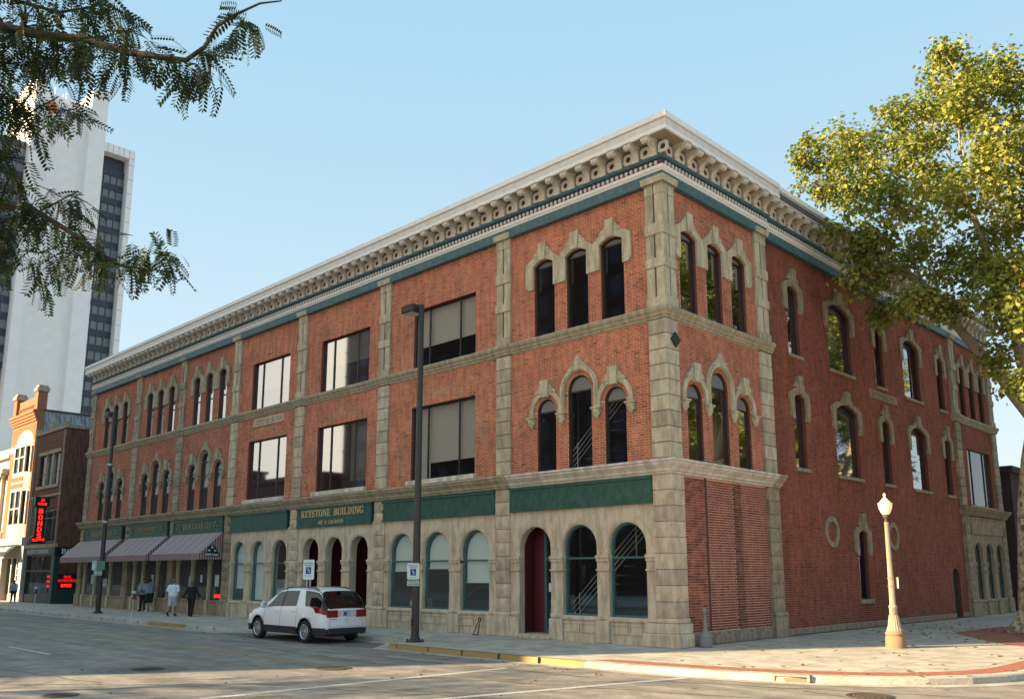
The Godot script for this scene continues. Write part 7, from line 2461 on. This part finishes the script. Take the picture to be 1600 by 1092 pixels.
func person(label: String, at: Vector3, turn: float, P: Dictionary):
	# P: joints in metres, facing +z, and colours
	var t = thing("person", label, "person", at, turn, "people on the pavement")
	var sk: Color = P.skin
	var top: Color = P.top; var leg: Color = P.leg; var shoe: Color = P.shoe
	var hip: Vector3 = P.get("hip", V(0, 0.95, 0)); var chest: Vector3 = P.get("chest", V(0, 1.33, 0.0)); var neck: Vector3 = P.get("neck", V(0, 1.50, 0.01))
	var head: Vector3 = P.get("head", V(0, 1.64, 0.02))
	var sw: float = P.get("shoulder", 0.19)
	var fat: float = P.get("girth", 1.0)
	var b := []
	var belly := hip.lerp(chest, 0.45) + V(0, 0, 0.015)
	for d in [-1.0, 1.0]:
		b.append([hip + V(d * 0.075, 0.02, 0), belly + V(d * 0.07, 0, 0), 0.125 * fat, 0.125 * fat, leg if d == 2.0 else top])
		b.append([belly + V(d * 0.07, 0, 0), chest + V(d * 0.085, 0, 0), 0.125 * fat, 0.115, top])
		b.append([chest + V(d * 0.08, 0.04, 0), neck + V(d * (sw - 0.05), -0.055, 0), 0.10, 0.065, top])
		b.append([hip + V(d * 0.08, -0.03, -0.02), hip + V(d * 0.085, -0.09, -0.01), 0.125 * fat, 0.11, leg])
	b.append([chest + V(0, 0.08, -0.01), neck + V(0, -0.02, 0), 0.075, 0.058, top])
	b.append([neck, head + V(0, -0.05, -0.01), 0.054, 0.05, sk])
	var hands := []
	for i in 2:
		var d := -1.0 if i == 0 else 1.0
		var A: Array = P.arms[i]   # elbow, wrist relative to the shoulder
		var sh := neck + V(d * sw, -0.075, 0)
		var el: Vector3 = sh + A[0]; var wr: Vector3 = sh + A[1]
		var cut: float = P.get("sleeve", 0.55)   # share of the upper arm that the sleeve covers; over 1: to the wrist
		if cut > 1.0:
			b.append([sh, el, 0.062, 0.046, top]); b.append([el, wr, 0.046, 0.036, top])
		else:
			b.append([sh, sh.lerp(el, cut), 0.066, 0.062, top])
			b.append([sh.lerp(el, cut), el, 0.046, 0.042, sk]); b.append([el, wr, 0.042, 0.028, sk])
		var hd := (wr - el).normalized()
		hands.append([wr, hd, (V(-d * 0.7, 0, 0.3) - hd * (V(-d * 0.7, 0, 0.3)).dot(hd)).normalized()])
		b.append([wr - hd * 0.03, wr + hd * 0.02, 0.028, 0.025, sk])
		var K: Array = P.legs[i]   # knee, ankle, toe direction
		var hj := hip + V(d * 0.09, -0.06, 0)
		var kn: Vector3 = K[0]; var an: Vector3 = K[1]
		if P.get("shorts", false):
			var m := hj.lerp(kn, 0.86)
			b.append([hj, m, 0.115 * fat, 0.098, leg])
			b.append([hj.lerp(kn, 0.88), kn, 0.064, 0.056, sk]); b.append([kn, kn.lerp(an, 0.35) + V(0, 0, -0.012), 0.055, 0.058, sk]); b.append([kn.lerp(an, 0.35), an, 0.054, 0.036, P.get("sock", sk)])
		else:
			b.append([hj, kn, 0.11 * fat, 0.075, leg]); b.append([kn, an + V(0, 0.02, 0), 0.075, P.get("hem", 0.062), leg])
		var f: Vector3 = K[2]
		b.append([an + V(0, -0.035, 0) - f * 0.05, an + V(0, -0.045, 0) + f * 0.08, 0.042, 0.042, shoe])
		b.append([an + V(0, -0.045, 0) + f * 0.08, an + V(0, -0.055, 0) + f * 0.17, 0.042, 0.030, shoe])
	var s = ST(true)
	smooth_body(s, b, 0.015, 0.014)
	for h in hands: smooth_body(s, hand_bones(h[0], h[1], h[2], sk, P.get("grip", 0.4)), 0.0055, 0.003)
	# head: skull, jaw, nose, ears, eyes, mouth
	var q := Basis(Vector3(0, 1, 0), P.get("look", 0.0)) * Basis(Vector3(1, 0, 0), P.get("nod", 0.0))
	var hb := []
	var H = func(x, y, z): return head + q * V(x, y, z)
	hb.append([H.call(0, 0.035, -0.022), H.call(0, 0.035, 0.018), 0.082, 0.078, sk])
	hb.append([H.call(0, -0.02, 0.0), H.call(0, -0.06, 0.038), 0.066, 0.045, sk])
	hb.append([H.call(0, -0.085, 0.062), H.call(0, -0.085, 0.058), 0.028, 0.028, sk])
	hb.append([H.call(0, 0.02, 0.088), H.call(0, -0.025, 0.104), 0.010, 0.014, sk])
	for d in [-1.0, 1.0]:
		hb.append([H.call(d * 0.080, 0.015, -0.005), H.call(d * 0.082, -0.025, 0.0), 0.013, 0.010, sk])
		hb.append([H.call(d * 0.032, 0.012, 0.082), H.call(d * 0.032, 0.012, 0.083), 0.011, 0.011, Color(0.05, 0.03, 0.025)])
	hb.append([H.call(-0.020, -0.056, 0.086), H.call(0.020, -0.056, 0.086), 0.0075, 0.0075, Color(0.25, 0.09, 0.08)])
	smooth_body(s, hb, 0.0075, 0.006)
	obj("body", s, M.figure, t)
	if P.has("hair"):
		s = ST(true)
		var hc: Color = P.hair
		var r: float = P.get("hair_size", 0.084)
		var hh := [[H.call(0, 0.052, -0.035), H.call(0, 0.062, 0.012), r, r * 0.94, hc], [H.call(0, 0.01, -0.045), H.call(0, -0.03, -0.05), r * 0.86, r * P.get("hair_low", 0.6), hc]]
		for d in [-1.0, 1.0]: hh.append([H.call(d * 0.05, 0.05, -0.02), H.call(d * 0.058, P.get("hair_side", 0.0), -0.025), r * 0.5, r * 0.36, hc])
		smooth_body(s, hh, 0.009, 0.010)
		obj("hair", s, M.figure, t)
	t.scale = Vector3.ONE * 1.07
	return t

func make_people():
	var skin := Color(0.42, 0.25, 0.18)
	var stand := [[V(-0.10, 0.50, 0.02), V(-0.115, 0.085, -0.02), V(-0.25, 0, 0.97).normalized()], [V(0.10, 0.50, 0.02), V(0.12, 0.085, 0.0), V(0.25, 0, 0.97).normalized()]]
	# talks with folded hands, in the shop doorway
	var a = person("person in grey shirt with dark braces and black trousers standing in the shop doorway", V(-37.0, 0.0, 0.42), 0.9, {"skin": skin, "top": Color(0.30, 0.34, 0.42), "leg": Color(0.012, 0.012, 0.015), "shoe": Color(0.015, 0.013, 0.012), "hair": Color(0.035, 0.020, 0.014), "legs": stand, "arms": [[V(-0.07, -0.28, 0.0), V(0.06, -0.36, 0.21)], [V(0.07, -0.28, 0.0), V(-0.06, -0.34, 0.22)]], "sleeve": 0.6})
	var s = ST()
	for d in [-0.085, 0.085]:
		tube(s, [V(d, 1.0, 0.155), V(d, 1.25, 0.135), V(d * 1.15, 1.44, 0.075), V(d * 1.2, 1.475, 0.0), V(d * 1.05, 1.40, -0.09), V(d * 0.8, 1.2, -0.135), V(d * 0.6, 1.0, -0.13)], [0.016, 0.016, 0.016, 0.016, 0.016, 0.016, 0.016], 5)
	for y in [1.12, 1.05]: tube(s, range(13).map(func(i): return V(cos(TAU * i / 12.0) * 0.205, y, sin(TAU * i / 12.0) * 0.145 + 0.012)), range(13).map(func(_i): return 0.022), 5)
	obj("braces", s, M.black_paint, a)
	person("person in blue-grey t-shirt and long black shorts facing the shop doorway", V(-35.95, 0.0, 0.50), -1.75, {"skin": skin, "top": Color(0.21, 0.26, 0.34), "leg": Color(0.012, 0.012, 0.014), "shoe": Color(0.55, 0.55, 0.55), "sock": Color(0.5, 0.5, 0.5), "hair": Color(0.012, 0.010, 0.010), "shorts": true, "legs": stand, "girth": 1.08, "shoulder": 0.205, "arms": [[V(-0.05, -0.27, 0.05), V(0.10, -0.20, 0.24)], [V(0.05, -0.27, 0.05), V(-0.10, -0.22, 0.26)]], "sleeve": 0.75})
	var stride := [[V(-0.09, 0.52, 0.13), V(-0.09, 0.11, 0.16), V(0, -0.05, 1.0).normalized()], [V(0.09, 0.50, -0.06), V(0.09, 0.19, -0.34), V(0, -0.55, 0.83).normalized()]]
	person("person in white t-shirt and pale shorts walking away along the kerb side", V(-29.65, 0.0, 1.95), -2.35, {"skin": Color(0.34, 0.18, 0.12), "top": Color(0.70, 0.73, 0.80), "leg": Color(0.42, 0.47, 0.55), "shoe": Color(0.03, 0.022, 0.02), "hair": Color(0.13, 0.115, 0.10), "hair_size": 0.080, "shorts": true, "legs": stride, "girth": 1.12, "shoulder": 0.215, "neck": V(0, 1.50, 0.03), "head": V(0, 1.645, 0.06), "nod": 0.15, "arms": [[V(-0.06, -0.29, -0.03), V(-0.07, -0.53, 0.05)], [V(0.07, -0.28, -0.06), V(0.08, -0.52, 0.02)]], "sleeve": 0.72})
	var walk := [[V(-0.08, 0.50, -0.04), V(-0.07, 0.13, -0.22), V(0, -0.35, 0.94).normalized()], [V(0.08, 0.51, 0.07), V(0.06, 0.09, 0.08), V(0, 0, 1)]]
	person("person in black long-sleeved top and black trousers walking beside the shop window", V(-28.85, 0.0, 1.32), -2.2, {"skin": skin, "top": Color(0.010, 0.010, 0.012), "leg": Color(0.009, 0.009, 0.011), "shoe": Color(0.01, 0.01, 0.01), "hair": Color(0.17, 0.10, 0.055), "hair_size": 0.093, "hair_low": 0.8, "hair_side": -0.05, "shoulder": 0.175, "girth": 0.94, "hip": V(0, 0.92, 0), "chest": V(0, 1.26, 0), "neck": V(0, 1.42, 0.01), "head": V(0, 1.555, 0.03), "hem": 0.085, "legs": walk, "arms": [[V(-0.12, -0.25, -0.05), V(-0.22, -0.44, 0.03)], [V(0.12, -0.25, -0.04), V(0.24, -0.43, 0.02)]], "sleeve": 2.0})
	person("person in light blue shirt and dark trousers leaning forward by the bail bonding shop", V(-58.6, 0.0, 1.2), 1.2, {"skin": skin, "top": Color(0.32, 0.46, 0.62), "leg": Color(0.015, 0.015, 0.02), "shoe": Color(0.4, 0.42, 0.45), "hair": Color(0.05, 0.025, 0.015), "hip": V(0, 0.90, -0.12), "chest": V(0, 1.20, 0.12), "neck": V(0, 1.33, 0.24), "head": V(0, 1.42, 0.34), "nod": 0.6, "legs": stand, "arms": [[V(-0.04, -0.24, 0.14), V(0.02, -0.38, 0.34)], [V(0.04, -0.24, 0.14), V(-0.02, -0.36, 0.34)]], "sleeve": 0.7})
	var bag = thing("shopping_bag", "small cream paper bag hanging from the white-shirted walker's hand", "bag", V(-29.98, 0.62, 1.86), 0.5)
	s = ST()
	cham(s, V(-0.13, 0.0, -0.05), V(0.13, 0.26, 0.05), 0.008)
	obj("bag_body", s, M.cream, bag)
	s = ST()
	tube(s, [V(-0.06, 0.25, 0.045), V(-0.05, 0.33, 0.02), V(0.05, 0.33, 0.02), V(0.06, 0.25, 0.045)], [0.006, 0.006, 0.006, 0.006], 5)
	obj("bag_handle", s, M.cream, bag)

func _ready():
	# camera: the lens is shifted up, as in the photograph
	var cam := Camera3D.new()
	cam.name = "camera"
	add_child(cam)
	cam.position = V(15.042, 2.182, 22.189)
	cam.rotation = V(deg_to_rad(10.465), deg_to_rad(44.619), 0.0)
	cam.near = 0.1
	cam.far = 2000.0
	cam.keep_aspect = Camera3D.KEEP_HEIGHT
	cam.projection = Camera3D.PROJECTION_FRUSTUM
	cam.size = 0.1 * 1092.0 / 1351.5
	cam.frustum_offset = Vector2(0.0, 0.1 * 100.2 / 1351.5)
	cam.current = true
	# sky, sun, exposure
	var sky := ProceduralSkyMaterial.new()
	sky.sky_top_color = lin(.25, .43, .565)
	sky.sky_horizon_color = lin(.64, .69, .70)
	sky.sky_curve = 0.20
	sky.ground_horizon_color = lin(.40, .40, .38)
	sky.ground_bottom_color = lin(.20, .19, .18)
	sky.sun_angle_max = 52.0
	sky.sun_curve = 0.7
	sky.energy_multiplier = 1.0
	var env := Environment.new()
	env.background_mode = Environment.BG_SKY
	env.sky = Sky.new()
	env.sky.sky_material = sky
	env.background_energy_multiplier = 0.45
	env.tonemap_mode = Environment.TONE_MAPPER_LINEAR
	env.tonemap_exposure = 3.5
	env.sdfgi_enabled = true
	env.ssao_enabled = true
	env.ssil_enabled = true
	var we := WorldEnvironment.new()
	we.name = "environment"
	we.environment = env
	add_child(we)
	var sun := DirectionalLight3D.new()
	sun.name = "sun"
	sun.light_energy = 1.6
	sun.light_color = Color(1.0, 0.875, 0.69)
	sun.light_angular_distance = 0.5
	sun.shadow_enabled = true
	add_child(sun)
	sun.look_at_from_position(Vector3.ZERO, V(0.49, -0.325, -0.872), Vector3.UP)
	rng.seed = 20
	wob.seed = 5
	wob.frequency = 0.12
	make_materials()
	make_ground()
	make_building()
	make_awning(-34.35, -28.35, "red and grey striped awning with a green three-ball emblem on its end flap", true)
	make_awning(-40.75, -35.0, "middle striped awning of the three over the shop doorway")
	make_awning(-49.0, -41.75, "striped awning behind the far street light at the building's left end")
	make_brown_building()
	make_orange_building()
	make_tower()
	make_opposite()
	make_street()
	make_car()
	make_sycamore()
	make_locust()
	make_people()
